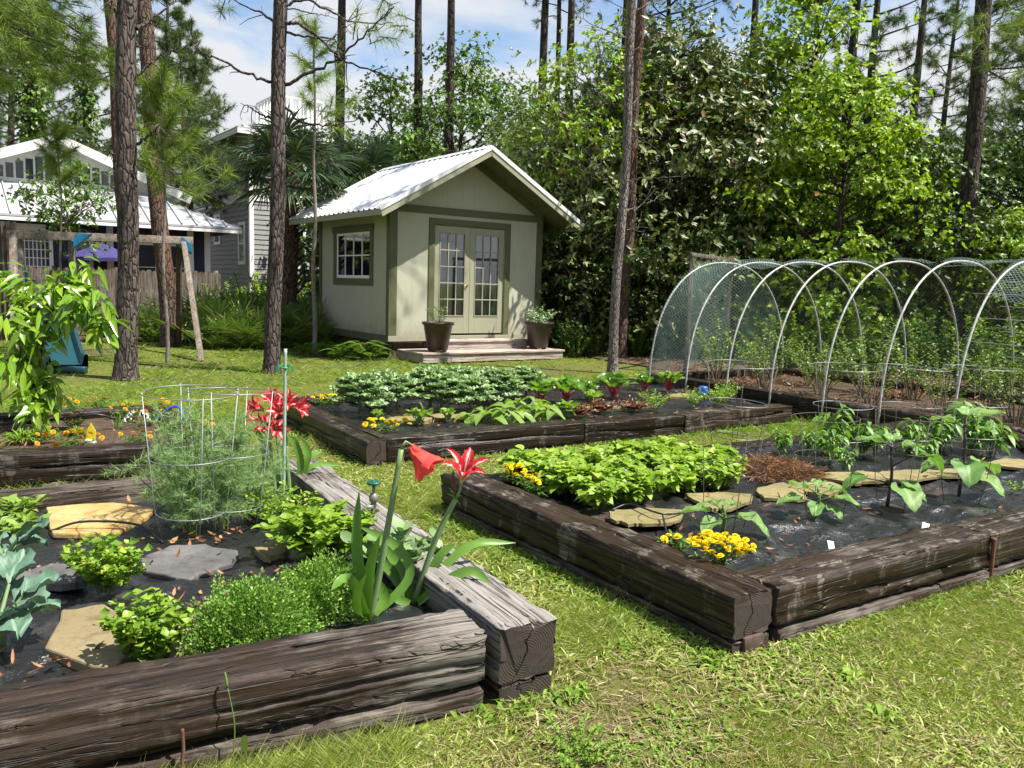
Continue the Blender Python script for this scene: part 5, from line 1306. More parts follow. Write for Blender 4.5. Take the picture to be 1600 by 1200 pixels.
for (px, py, n, r_, lb) in ((110, 694, 22, .22, 'orange marigold patch at the front timber, beside the yellow tag'), (112, 641, 7, .2, 'orange marigold beside the glossy leaved tree'), (215, 690, 6, .14, 'orange marigold behind the front timber end'),
        (255, 640, 8, .18, 'orange marigold behind the blue hose'), (235, 655, 6, .14, 'orange marigold beside the small white flowers'), (155, 634, 3, .12, 'sparse orange marigold at the back timber'), (200, 648, 6, .16, 'orange marigold behind the pale sprout'), (316, 676, 7, .14, 'orange marigold behind the wire cages'), (68, 684, 3, .12, 'sparse orange marigold beside the long grass clump'), (115, 664, 3, .08, 'lone orange marigold in the brown mulch')):
    marigold(lb, G(px, py + 4, .19), r_, .1, n, True, .95)

# --- bed 4 odds
def tuft(n, h, spread, w, droop=.6):
    ml = MB(); a = rng.uniform(0, 6.28, n); s = rng.uniform(.1, 1, n) * spread; ax = unit(np.stack([np.cos(a) * s, np.sin(a) * s, np.full(n, 1.0)], -1))
    blades(ml, np.stack([np.cos(a), np.sin(a), np.zeros(n)], -1) * (s * h * .25)[:, None], ax, unit(np.stack([-np.cos(a), -np.sin(a), np.full(n, .6)], -1)), h * rng.uniform(.6, 1.1, n), w, [(0, .8), (.35, 1), (.7, .7), (1, .05)], droop, .1); return ml
for (px, py, h, sp, n, lf, lb) in ((36, 690, .24, 1.3, 160, 'weed', 'spiky grassy clump at the front timber of the flower bed'), (122, 678, .16, 1.1, 80, 'weed', 'small grassy clump behind the orange marigold patch'), (184, 668, .26, .5, 14, 'strap', 'pale upright sprout in the middle of the flower bed'), (25, 634, .2, 1.2, 90, 'weed', 'feathery green tuft at the back timber of the flower bed'), (200, 640, .22, .8, 60, 'weed', 'fine green tuft near the back timber'), (290, 688, .2, .9, 60, 'weed', 'green tuft at the end of the front timber')):
    plant('grass_clump', lb, 'plant', G(px, py, .18), None, tuft(n, h, sp, .011), lf)
p = plant('alyssum', 'tiny white flowered plant next to the pale sprout', 'flower', G(215, 668, .18), *herb_mb(9, .1, .1, 8, .02, .008, DIAM), 'weed')
mb = MB(); n = 40; v = sph(n); v[:, 2] = abs(v[:, 2]); blades(mb, v * .09 + ZU * .05, unit(v + ZU), unit(rng.normal(0, 1, (n, 3))), .018, .018, ROUND); mb.build('blossoms', M_TAGW, p)
gt = G(141, 694, .19); YT = thing('plant_tag', 'bright yellow plant tag beside the orange marigold patch', 'plant tag', gt)
mb = MB(); prism(mb, np.array([(-.035, 0, .02), (.04, 0, .015), (.045, 0, .1), (.01, 0, .16), (-.02, 0, .1)]), np.array([0, .004, 0])); mb.build('tag', M_YEL, YT, smooth=False)
mb = MB(); box(mb, (0, .01, .02), (.07, .05, .03)); mb.build('base', M_TAGW, YT, bevel=.006)

# --- beans
bean_v = [herb_mb(9, .20, .14, 14, .07, .06, HEART, .5, .16, .004, .3, .3, .02, .03, .45) for _ in range(4)]
bean_m = []
for k in range(4):
    p = thing('bean_plant', 'light green bush bean plant crowded into the bean patch', 'bean plant', (0, 0, 0), 0, 'bush beans in the bean patch')
    bean_v[k][0].build('stems', ML['stem'], p); bean_v[k][1].build('leaves', ML['bean'], p); bean_m.append(p)
k = 0
for iu in range(9):
    for iv in range(5):
        q = np.array([*O2, 0]) + U * (.50 + iu * .178 + rng.normal(0, .03)) + Vv * (.16 + iv * .2 + rng.normal(0, .025)); q[2] = .19
        if iu > 6 and iv > 3: continue
        s = rng.uniform(.58, .98)
        if k < 4: bean_m[k].location = tuple(q)
        else: dup(bean_m[rng.integers(4)], q, rng.uniform(0, 6.28), s)
        k += 1
# --- pine straw
ml = MB(); n = 2600; a = rng.uniform(0, 6.28, n); r_ = np.sqrt(rng.uniform(0, 1, n)); c = np.stack([r_ * np.cos(a) * .34, r_ * np.sin(a) * .25, .11 * (1 - r_ ** 2) * rng.uniform(.4, 1, n) + .01], -1)
d = sph(n); d[:, 2] *= .3; d = unit(d) * rng.uniform(.06, .12, n)[:, None]; tris(ml, c - d, c + d, unit(rng.normal(0, 1, (n, 3))), .004)
tag(ml.build('pine_straw', ML['straw'], None, tuple(G(1205, 742, .19))), 'brown pine straw heap between beans and peppers', 'pine straw', None, 'stuff')

# --- peppers
pep = [herb_mb(5, .28, .10, 11, .08, .034, LANCE, .75, .14, .004, .4, .1, .01) for _ in range(4)]
pm = []
labs = ['small pepper plant beside the pine straw heap', 'small pepper plant behind the pine straw heap', 'bushy pepper plant in front of the wire ring', 'tall pepper plant reaching its wire ring', 'pepper plant just past the tall one', 'pepper plant with pale drooping leaves before the black sheet', 'low pepper plant behind the third eggplant', 'bushy pepper plant in the middle of the row', 'pepper plant between bushy one and tallest eggplant', 'dense pepper plant beside the tallest eggplant', 'tall spreading pepper plant behind the tallest eggplant', 'last pepper plant at the far end of the row']
for k, ((px, py, s), lb) in enumerate(zip([(1217, 706, .85), (1262, 708, .8), (1297, 722, 1.05), (1310, 706, 1.5), (1345, 708, 1.0), (1368, 712, 1.1), (1318, 735, .7), (1422, 708, 1.15), (1445, 716, .85), (1472, 708, 1.2), (1515, 704, 1.75), (1545, 712, 1.2)], labs)):
    q = G(px, py, .19)
    if k < 4:
        p = plant('pepper_plant', lb, 'pepper plant', q, *pep[k], 'pepper', group='pepper plants in a row', sc=s); pm.append(p)
    else: dup(pm[k % 4], q, rng.uniform(0, 6.28), s, lb)
# --- eggplants
def eggplant(spec, h, stems):
    ms, ml = MB(), MB(); K = 10; wc = 7
    if h > .1: tube(ms, spline([(0, 0, 0), (.01, 0, h * .5), (0, .01, h)], 6), np.linspace(.009, .006, 6), 7)
    for (az, z0, pl, el, L, W, tipd) in spec:
        d = np.array([math.cos(az), math.sin(az), 0]); s = np.array([-d[1], d[0], 0]); p0 = ZU * z0; p1 = p0 + (d * math.cos(el) + ZU * math.sin(el)) * pl
        tube(ms, [p0, (p0 + p1) / 2 + ZU * .004, p1], [.005, .004, .003], 5, False)
        t = np.linspace(0, 1, K)[:, None, None]; c = np.linspace(-1, 1, wc)[None, :, None]
        wd = np.array([.3, .75, .98, 1, .88, .9, .72, .6, .36, .03])[:, None, None] * W / 2
        Q = p1 + d * L * (t - .25 * tipd * t ** 2) * math.cos(el * .6) + ZU * (math.sin(el * .6) * L * t - tipd * L * .8 * t ** 2) + s * c * wd + ZU * (.16 * W * abs(c) ** 1.3 * (1 - t * .4) - .05 * W * c ** 2 * t + .008 * np.sin(11 * t + 4 * c + az))
        i = np.arange(K * wc).reshape(K, wc); uv = np.stack(np.broadcast_arrays((c + 1)[..., 0] / 2, t[..., 0]), -1)
        ml.add(Q.reshape(-1, 3), np.stack([i[:-1, :-1], i[:-1, 1:], i[1:, 1:], i[1:, :-1]], -1).reshape(-1, 4), uv.reshape(-1, 2))
    return ms, ml
plant('eggplant', 'eggplant with two big drooping leaves behind the large marigold', 'eggplant', G(1128, 832, .18), *eggplant([(-.5, .06, .07, .3, .17, .12, .75), (2.9, .07, .06, .35, .15, .11, .5), (3.9, .05, .05, .2, .12, .09, .6), (.9, .08, .06, .5, .10, .08, .5), (1.9, .08, .05, .6, .09, .07, .5)], .12, 0), 'egg', rz=0, sc=1.22)
plant('eggplant', 'low eggplant with many small leaves beside the second flagstone', 'eggplant', G(1276, 806, .19), *eggplant([(-.6, .07, .08, .4, .13, .08, .5), (3.2, .06, .08, .25, .14, .1, .5), (2.5, .1, .05, .5, .12, .08, .3), (.3, .09, .06, .5, .13, .08, .6), (4.3, .05, .05, .25, .12, .08, .5), (1.3, .1, .05, .7, .1, .07, .4), (5.2, .05, .06, .1, .1, .07, .5)], .13, 0), 'egg', rz=0, sc=1.22)
plant('eggplant', 'eggplant with a dark bare stem and shiny drooping leaves', 'eggplant', G(1386, 792, .19), *eggplant([(2.6, .30, .05, .4, .15, .12, .35), (-.1, .29, .05, .4, .12, .10, .35), (1.2, .3, .04, .7, .1, .09, .3), (.1, .2, .14, .45, .2, .16, .95), (3.3, .12, .13, .2, .15, .12, .8), (4.9, .10, .08, .2, .17, .15, .8), (5.6, .12, .06, .1, .14, .13, .7)], .3, 0), 'egg', 'estem', rz=0, sc=1.22)
plant('eggplant', 'tallest eggplant with broad leaves next to the far peppers', 'eggplant', G(1498, 776, .19), *eggplant([(2.4, .36, .06, .5, .15, .13, .4), (.2, .38, .08, .6, .19, .14, .35), (1.0, .38, .06, .8, .13, .11, .3), (-.9, .34, .06, .5, .13, .11, .5), (4.4, .16, .1, .3, .18, .16, .85), (.3, .14, .1, .3, .18, .16, .7), (3.2, .15, .1, .3, .15, .13, .7), (5.4, .1, .08, .2, .17, .15, .7)], .38, 0), 'egg', 'estem', rz=0, sc=1.22)
plant('seedling', 'small pale seedling at the far edge of the black plastic', 'seedling', G(1590, 768, .19), *herb_mb(5, .08, .06, 6, .04, .02, OVAL), 'lettuce')
sm = cage_parts(.56, [(.56, .19, (.03, 0)), (.34, .165, (0, .02)), (.12, .14, (0, 0))], .0022, 3, rot=.3)
tl_ = cage_parts(.72, [(.72, .26, (.03, .02)), (.42, .22, (0, .02)), (.16, .18, (0, 0))], .0024, 4, rot=.9)
for (px, py, pr, rz, tx, ty, lb) in ((1136, 828, sm, 0.2, 2, 2, 'rusty wire cage over the eggplant behind the large marigold'), (1284, 800, sm, 1.2, -2, 1, 'wire cage over the low eggplant'), (1402, 788, sm, 2.2, 1, -2, 'wire cage over the dark stemmed eggplant'), (1500, 778, sm, .9, 0, 2, 'wire cage over the tallest eggplant'),
        (1145, 712, tl_, .3, 1, 2, 'wide wire cage behind the beans and pine straw'), (1312, 716, tl_, 1.3, -1, -1, 'wide wire cage around the tall pepper'), (1415, 714, tl_, 2.3, 1, 0, 'wide wire cage around the middle peppers'), (1520, 712, tl_, 1.8, 0, 2, 'wide wire cage around the tall spreading pepper')):
    cage(lb, G(px, py, .18), pr, M_RUSTW if pr is sm else M_STEEL, rz, (R(tx), R(ty)), 'wire cages in the eggplant bed')
for (px, py, rz, lb) in ((1299, 853, .3, 'white plant tag before the low eggplant'), (1446, 824, -.2, 'white plant tag before the dark stemmed eggplant')):
    mb = MB(); prism(mb, np.array([(-.022, 0, -.02), (.012, .003, -.02), (.024, .006, .022), (-.012, .004, .03)]), np.array([0, .003, 0])); o = mb.build('plant_tag', M_TAGW, None, tuple(G(px, py, .21)), smooth=False); o.rotation_euler = (R(-35), 0, rz); tag(o, lb, 'plant tag', 'white plant tags')
# --- kale bed
def kale():
    ms, ml = MB(), MB()
    for k in range(22):
        a = k * 2.4; q = k / 22; el = .25 + 1.0 * q; d = np.array([math.cos(a) * math.cos(el), math.sin(a) * math.cos(el), math.sin(el)]); L = .30 - .1 * q
        P = spline([(0, 0, .06 + .12 * q), d * L * .5 + ZU * (.08 + .12 * q), d * L + ZU * (.04 + .10 * q)], 8); tube(ms, P, np.linspace(.006, .002, 8), 5, False)
        n = 64; t = rng.uniform(.3, 1.02, n); i = np.minimum((t * 7).astype(int), 6); f = (t * 7 - i)[:, None]; b = P[i] * (1 - f) + P[np.minimum(i + 1, 7)] * f
        s = unit(np.cross(d, ZU)); u = rng.uniform(-1, 1, n); wv = .078 * np.sin(np.clip(t, 0, 1) * 2.6) ** .7
        b = b + s * (u * wv)[:, None]; ax = unit(s * np.sign(u)[:, None] + d * .5 + ZU * rng.uniform(-.3, .7, n)[:, None])
        blades(ml, b, ax, unit(ZU + rng.normal(0, .5, (n, 3))), rng.uniform(.03, .05, n), rng.uniform(.03, .05, n), [(0, .4), (.4, .9), (.75, 1), (1, .55)], .2, .22, .08)
    tube(ms, [(0, 0, 0), (0, 0, .2)], [.014, .01], 7)
    return ms, ml
kv = [kale() for _ in range(2)]; km = []
kl = ['first curly kale, beside the yellow marigolds', 'curly kale behind the first, at the back timber', 'curly kale over the wet flagstone, lower leaves hanging', 'curly kale in the middle of the row, behind the small lettuce', 'tall curly kale left of the shed step', 'dark hanging curly kale in the front of the row', 'curly kale straight below the left planter', 'curly kale below the shed doors', 'dark curly kale at the end of the row, next to the chard', 'curly kale between two taller ones at the back']
for k, ((px, py, s), lb) in enumerate(zip([(562, 646, 1.2), (600, 628, 1.05), (620, 640, 1.1), (672, 636, 1.25), (690, 640, 1.2), (735, 640, 1.1), (720, 624, 1.1), (782, 628, 1.1), (822, 620, 1.1), (758, 618, .95)], kl)):
    q = G(px, py, .15)
    if k < 2: p = plant('kale', lb, 'kale', q, *kv[k], 'kale', 'stalk', group='curly kale row', sc=s * .98); km.append(p)
    else: dup(km[k % 2], q, rng.uniform(0, 6.28), s * rng.uniform(.88, 1.05), lb)
def chard(n, h, L, W): return herb_mb(n, h * .6, h * .28, 2, L, W, OVAL, .45, .2, .007, .9, 1.1, .02, .04)
for (px, py, h, lf, st, lb) in ((845, 628, .33, 'chard', 'redstem', 'red stemmed chard at the end of the kale row'), (884, 626, .36, 'chard', 'redstem', 'leafy chard between kale and the red stemmed ones'), (918, 622, .25, 'chard', 'stalk', 'small green chard behind the olive flagstone'), (958, 620, .38, 'chard', 'redstem', 'chard with thick bright red stems below the slim pine'), (1008, 608, .25, 'chard', 'redstem', 'small red stemmed chard near the hoops'), (1045, 610, .32, 'lettuce', 'redstem', 'chard with one tall pale leaf near the hoops'),
        (655, 660, .18, 'lettuce', 'stalk', 'upright small lettuce behind the marigold row'), (590, 655, .12, 'lettuce', 'stalk', 'tiny lettuce seedling behind the marigold row'), (700, 656, .14, 'lettuce', 'stalk', 'small round lettuce on the wet film'), (926, 632, .2, 'lettuce', 'stalk', 'pale lettuce beside the olive flagstone'), (885, 650, .2, 'lettuce', 'stalk', 'small lettuce at the joint of the front timber')):
    plant('chard' if lf == 'chard' else 'lettuce', lb, 'chard' if lf == 'chard' else 'lettuce', G(px, py, .15), *chard(14, h, h * .55, h * .3), lf, st)
for (px, py, h, lb) in ((752, 656, .2, 'flopped leafy green lying left on the black film'), (790, 656, .32, 'leafy green with one upright leaf in the kale bed'), (825, 648, .42, 'tall leafy green with broad pale leaves'), (850, 652, .3, 'leafy green with drooping white ribbed leaves')):
    plant('collard', lb, 'leafy green', G(px, py, .15), *herb_mb(8, h * .45, .15, 2, .21, .095, OVAL, .8, .14, .008, .9, .35, .03, .02), 'lettuce', 'stalk')
for (px, py, lb) in ((905, 648, 'low red lettuce beside the front timber joint'), (940, 642, 'frilly red lettuce before the olive flagstone'), (990, 640, 'small red lettuce beside the carrots')):
    plant('red_lettuce', lb, 'red lettuce', G(px, py, .15), *herb_mb(16, .09, .16, 5, .06, .05, ROUND, .3, .2, .003, .3, .5, .03, .1), 'redleaf', 'redstem')
for (px, py, lb) in ((1022, 640, 'feathery carrot tops at the front timber'), (1085, 634, 'feathery carrot tops near the bed corner'), (1122, 632, 'last feathery carrot tops in the kale bed'), (1135, 624, 'small carrot tops behind the others')):
    plant('carrot_tops', lb, 'carrot', G(px, py, .15), *herb_mb(20, .2, .16, 16, .035, .016, DIAM, .2, .1, .002, .25, .5, .04, .1), 'herb')
gb_ = G(1098, 618, .16); mb = MB(); lathe(mb, [(.001, 0), (.055, 0), (.06, .02), (.06, .10), (.055, .115), (.02, .12), (.001, .12)], 20); o = mb.build('bucket_lid', M_BLUEH, None, tuple(gb_)); tag(o, 'blue round tub behind the carrot tops', 'tub')

# --- shed planters' herbs
p = plant('potted_herb', 'upright silvery herb growing in the left planter', 'herb', np.array(PL.location) + ZU * .5, *herb_mb(15, .36, .14, 16, .05, .022, LANCE, .3, .1, .004, .2, .5, .08), 'blue')
p = plant('potted_herb', 'wide silvery herb growing in the right planter', 'herb', np.array(PR.location) + ZU * .5, *herb_mb(26, .34, .34, 16, .06, .024, LANCE, .5, .1, .004, .2, .4, .12), 'kale')

# --- blueberries under the hoops
bb = [herb_mb(15, .95, .55, 38, .058, .034, OVAL, .2, .12, .007, .3, .4, .1, grow=.1) for _ in range(3)]; bm = []
spots = []
for c in (.85, 1.9):
    for k in range(9): spots.append((c + rng.normal(0, .1), .55 + k * .78 + rng.normal(0, .06)))
k = 0
cols = ['near', 'far']; ords = ['first', 'second', 'third', 'fourth', 'fifth', 'sixth', 'seventh', 'eighth', 'ninth']
for j, (u_, t_) in enumerate(spots):
    q = wA + U * u_ + dW * t_; q[2] = .17; s = rng.uniform(.7, 1.02)
    lb = 'pale green blueberry bush under the netting, %s from the gate frame in the %s row' % (ords[j % 9], cols[j // 9])
    if k < 3: p = plant('blueberry_bush', lb, 'blueberry bush', q, *bb[k], 'blue', 'btwig', group='blueberry bushes under the hoops', sc=s); bm.append(p)
    else: dup(bm[k % 3], q, rng.uniform(0, 6.28), s, lb)
    k += 1
# --- glossy young tree in the left flower bed
ct = G(60, 668, .18); CT = thing('citrus_tree', 'young tree with long glossy bright leaves in the flower bed', 'tree', ct); Dc = ct[1]
ms, ml = MB(), MB()
main = [[(58, 668), (60, 600), (66, 540), (80, 470), (95, 420)], [(66, 540), (40, 480), (15, 440), (-5, 425)], [(70, 520), (100, 490), (140, 470), (165, 480)], [(62, 580), (40, 560), (15, 560), (0, 580)], [(60, 600), (52, 600), (48, 620), (55, 640)], [(75, 480), (110, 440), (130, 415)], [(72, 500), (50, 470), (40, 455)], [(75, 490), (110, 470), (150, 500), (170, 530)], [(70, 500), (95, 460), (120, 450)], [(68, 530), (40, 520), (20, 500)], [(62, 590), (75, 590), (60, 630), (68, 650)]]
BB, AA = [], []
for q, br_ in enumerate(main):
    dd = [0, .35, -.2, -.3, -.25, .3, .4, -.15, .1, -.2, -.2][q]
    P = spline(np.array([AT(x, y, Dc + dd * k / (len(br_) - 1)) for k, (x, y) in enumerate(br_)]) - ct, 16); tube(ms, P, np.linspace(.016 if q == 0 else .009, .004, 16), 6)
    n = 64 if q else 60; t = rng.uniform(.25 if q else .3, 1, n); i = np.minimum((t * 15).astype(int), 14); BB.append(P[i] + rng.normal(0, .055, (n, 3)))
    AA.append(unit(sph(n) * .9 + np.array([0, -.25, -.15]) + (P[-1] - P[0]) * .5))
BB, AA = np.concatenate(BB), np.concatenate(AA); n = len(BB)
blades(ml, BB, AA, unit(ZU * .7 + rng.normal(0, .5, (n, 3)) + np.array([.1, -.5, 0])), rng.uniform(.10, .19, n), rng.uniform(.038, .064, n), LANCE, .6, .13)
ms.build('trunk', M_LUMBD, CT); ml.build('leaves', ML['citrus'], CT)
# ------------------------------------------------------------------ trees
def limb_tube(mt, P, r0, r1, n=6): tube(mt, P, np.linspace(r0, r1, len(P)), n, False)
def needles_tuft(ml, c, d, n, L, w=.004, back=.0):
    """pine tuft: needles fanning round a shoot"""
    d = unit(d); dirs = unit(d * .55 + rng.normal(0, .55, (n, 3)) - ZU * .08)
    b = c - d * rng.uniform(0, 1, n)[:, None] * L * .7
    LL = L * rng.uniform(.7, 1.1, n)[:, None]
    tris(ml, b, b + dirs * LL - ZU * (.12 * LL ** 1), unit(rng.normal(0, 1, (n, 3))), w)
def pine_mesh(h, r0, b0, nbr, blen, ntuft, nneed, nl=.22, nw=.009, lean=(0, 0), crown_pow=.8, seed=0):
    mt, ml = MB(), MB()
    n = 20; t = np.linspace(0, 1, n); P = np.stack([lean[0] * t * h + .004 * h * np.sin(5 * t + seed), lean[1] * t * h + .003 * h * np.cos(4 * t + seed), h * t], -1)
    tube(mt, P, r0 * (1 - .72 * t) * (1 + .35 * np.exp(-t * 50)), 12, False, .03)
    for k in range(nbr):
        q = b0 + (1 - b0) * ((k + rng.uniform(0, .8)) / nbr); z = q * h; i = q * (n - 1); j = min(int(i), n - 2); p0 = P[j] * (1 - (i - j)) + P[j + 1] * (i - j)
        a = k * 2.4 + rng.uniform(-.5, .5); d = np.array([math.cos(a), math.sin(a), 0]); f = (q - b0) / (1 - b0)
        L = blen * (1 - .75 * f ** 1.5) * rng.uniform(.55, 1.1) * min(1, .55 + 2 * f)
        B = spline([p0, p0 + d * L * .5 + ZU * (L * rng.uniform(.0, .25)), p0 + d * L + ZU * L * rng.uniform(.05, .5) + np.array([-d[1], d[0], 0]) * L * rng.uniform(-.3, .3)], 8)
        limb_tube(mt, B, .012 + L * .012, .006, 5)
        for m in range(ntuft):
            s = rng.uniform(.45, 1); i2 = min(int(s * 7), 6); c = B[i2] * (1 - (s * 7 - i2)) + B[i2 + 1] * (s * 7 - i2)
            sd = unit(d * .6 + sph(1)[0] * .9 + ZU * .3); tl = L * rng.uniform(.12, .34); e_ = c + sd * tl
            limb_tube(mt, [c, c + sd * tl * .5, e_], .008, .004, 4)
            needles_tuft(ml, e_, sd + ZU * .3, nneed, nl, nw)
            if rng.uniform() < .5: needles_tuft(ml, c + sd * tl * .6, sd + sph(1)[0] * .6, nneed // 2, nl, nw)
        needles_tuft(ml, B[-1], d + ZU * .5, nneed, nl, nw)
    needles_tuft(ml, P[-1], ZU, nneed, nl, nw)
    return mt, ml
def broadleaf_mesh(h, cr, cz0, nclus, nleaf, L, W, r0, rows=DIAM, crad=.2, droop=.25, fold=.15, power=1.0, seed=0, spike=0.0, csize=.55, whorl=5):
    """tapered trunk, limbs to every leaf clump, and leaves in clumps with gaps between them"""
    mt, ml = MB(), MB(); r = np.random.default_rng(seed)
    n = 14; t = np.linspace(0, 1, n); T = np.stack([.05 * h * .3 * np.sin(4 * t + seed), .04 * h * .3 * np.cos(3.3 * t + seed) - .012 * h, h * .92 * t], -1); T[0, :2] = 0
    tube(mt, T, r0 * (1 - .85 * t) + .01, 9, False, .04)
    B, A, N_, S = [], [], [], []
    for k in range(nclus):
        f = (k + .5) / nclus; f = r.beta(1.1, 1.0); z = cz0 + (h - cz0) * f
        rad = cr * (math.sin(math.pi * min(1, (f * .80 + .17) ** power)) ** .8 + .05) * (1 + .22 * math.sin(seed + 3 * f * 6))
        a = k * 2.39996 + r.uniform(-.5, .5); q = r.uniform(.25, 1.05) ** .6
        c = np.array([math.cos(a) * rad * q, math.sin(a) * rad * q, z + r.normal(0, .04) * h])
        zt = max(.05, (z - rad * q * .55)) / (h * .92); i = min(zt, .999) * (n - 1); j = min(int(i), n - 2); p0 = T[j] * (1 - (i - j)) + T[j + 1] * (i - j)
        m = (p0 + c) / 2 + r.normal(0, .05, 3) * cr; limb_tube(mt, spline([p0, m, c], 6), .01 + .012 * np.linalg.norm(c - p0), .005, 5)
        cs = cr * crad * r.uniform(.6, 1.3); nn = int(nleaf / nclus * r.uniform(.6, 1.4))
        nn = max(3, nn // whorl); u = r.normal(0, 1, (nn, 3)) * np.array([cs, cs, cs * csize]); od = unit(u + np.array([math.cos(a), math.sin(a), .2]) * cs * .5)
        for _ in range(4):
            e_ = c + u[r.integers(nn)] * .9; limb_tube(mt, [c, (c + e_) / 2 + r.normal(0, .03, 3), e_], .006, .003, 4)
        tw = unit(od + ZU * .5 + r.normal(0, .35, (nn, 3))); e1 = unit(np.cross(tw, r.normal(0, 1, (nn, 3)))); e2 = np.cross(tw, e1); sz_ = r.uniform(.75, 1.2, nn)
        for q_ in range(whorl):
            an = q_ * 6.283 / whorl * 1.6 + r.normal(0, .3, nn); rd = e1 * np.cos(an)[:, None] + e2 * np.sin(an)[:, None]
            B.append(c + u - tw * (L * .35 * q_ / whorl)); A.append(unit(rd + tw * r.uniform(.1, .8, nn)[:, None])); N_.append(unit(tw * 1.0 - rd * .3 + ZU * .3 + r.normal(0, .2, (nn, 3)))); S.append(sz_ * r.uniform(.75, 1.15, nn))
    B, A, N_, S = map(np.concatenate, (B, A, N_, S))
    blades(ml, B, A, N_, L * S, W * S, rows, droop, fold)
    return mt, ml
def tree(name, label, cat, loc, mt, ml, bark, leaf, rz=0, sc=1, group=None):
    p = thing(name, label, cat, loc, rz, group); p.scale = (sc, sc, sc); mt.build('trunk', bark, p)
    if ml is not None and ml.n: ml.build('crown', ML[leaf], p)
    return p
def gxy(px, D): return np.array([*AT(px, 440, D)[:2], 0.0])

# --- near pine trunks, drawn limb by limb
def near_pine(label, base, top_px, D, r0, r1, limbs, tufts, bark, zt=11.5, nl=.26, crown=None):
    ml, mt = MB(), MB(); D = base[1]
    tp = AT(*top_px, D); dirv = (tp - base) / (tp[2] - base[2])
    zs = np.concatenate([[0, .08, .2, .45], np.linspace(.9, zt, 26)])
    P = np.array([base + dirv * z + np.array([.025 * math.sin(1.3 * z + r0 * 40), .02 * math.cos(1.1 * z), 0]) * min(1, z) for z in zs]) - base
    rr = np.interp(zs, [0, .08, .3, 1.2, zt], [r0 * 1.38, r0 * 1.22, r0 * 1.06, r0, r1])
    n = 26; a = np.arange(n) * 2 * math.pi / n
    # flaky plates in the mesh itself
    ZZ = np.linspace(0, zt, 420); PP = np.stack([np.interp(ZZ, zs, P[:, k]) for k in range(3)], -1); RR = np.interp(ZZ, zs, rr)
    cell = rng.uniform(0, 1, (70, 13)); V = np.zeros((420, n, 3))
    zi = (ZZ / zt * 69).astype(int)
    fl = cell[zi][:, (np.arange(n) // 2)]; fl = fl * .5 + .5 * cell[np.minimum(zi + 1, 69)][:, ((np.arange(n) + 1) // 2) % 13]
    Rr = RR[:, None] * (1 + .07 * (fl - .5) + rng.normal(0, .012, (420, n)))
    V[..., 0] = PP[:, 0][:, None] + np.cos(a)[None] * Rr; V[..., 1] = PP[:, 1][:, None] + np.sin(a)[None] * Rr; V[..., 2] = PP[:, 2][:, None]
    i = np.arange(420 * n).reshape(420, n); j = np.roll(i, -1, 1); mt.add(V.reshape(-1, 3), np.stack([i[:-1], j[:-1], j[1:], i[1:]], -1).reshape(-1, 4))
    for q, (pix, ra) in enumerate(limbs):
        dd = rng.uniform(-.5, .7); W_ = np.array([AT(x, y, D + dd * k / max(1, len(pix) - 1)) for k, (x, y) in enumerate(pix)]) - base
        W_ = spline(W_, 5 * len(pix)); W_[1:-1] += rng.normal(0, .012, W_[1:-1].shape); limb_tube(mt, W_, ra, ra * .3, 6)
        for _ in range(2 + len(pix)):
            k = rng.integers(len(W_) // 3, len(W_)); d = unit(sph(1)[0] + unit(W_[-1] - W_[0]) * .7); LL = rng.uniform(.15, .5); limb_tube(mt, spline([W_[k], W_[k] + d * LL * .5 + rng.normal(0, .03, 3), W_[k] + d * LL], 5), ra * .35, .003, 4)
    for (x, y, n_, s) in tufts:
        c = AT(x, y, D + rng.uniform(-.5, .5)) - base; d = unit(sph(1)[0] + ZU * .3); limb_tube(mt, [c - d * .25, c], .008, .005, 4); needles_tuft(ml, c, d, n_, nl * s, .006)
    if crown:
        for k in range(crown):
            z = rng.uniform(zt * .86, zt + 1.5); a_ = rng.uniform(0, 6.28); rad = rng.uniform(.3, 2.6); c = dirv * min(z, zt) + np.array([math.cos(a_) * rad, math.sin(a_) * rad, max(0, z - zt)])
            limb_tube(mt, [dirv * min(z, zt) * .98, c], .02, .006, 4); needles_tuft(ml, c, sph(1)[0] + ZU * .4, 46, .26, .007)
    return tree('pine_tree', label, 'pine tree', base, mt, ml, bark, 'needle')
near_pine('thick dark pine trunk in front of the navy house', G(197, 592), (200, 0), 0, .138, .092,
    [([(213, 45), (240, 28), (275, 0)], .03), ([(213, 118), (240, 95), (268, 80)], .022), ([(215, 225), (232, 212), (250, 196)], .025), ([(188, 238), (178, 240), (165, 230)], .018), ([(188, 35), (178, 15), (168, -10)], .025), ([(187, 300), (170, 288), (160, 280)], .012), ([(213, 72), (225, 74), (232, 72)], .015)], [], B_NEAR, 12.0)
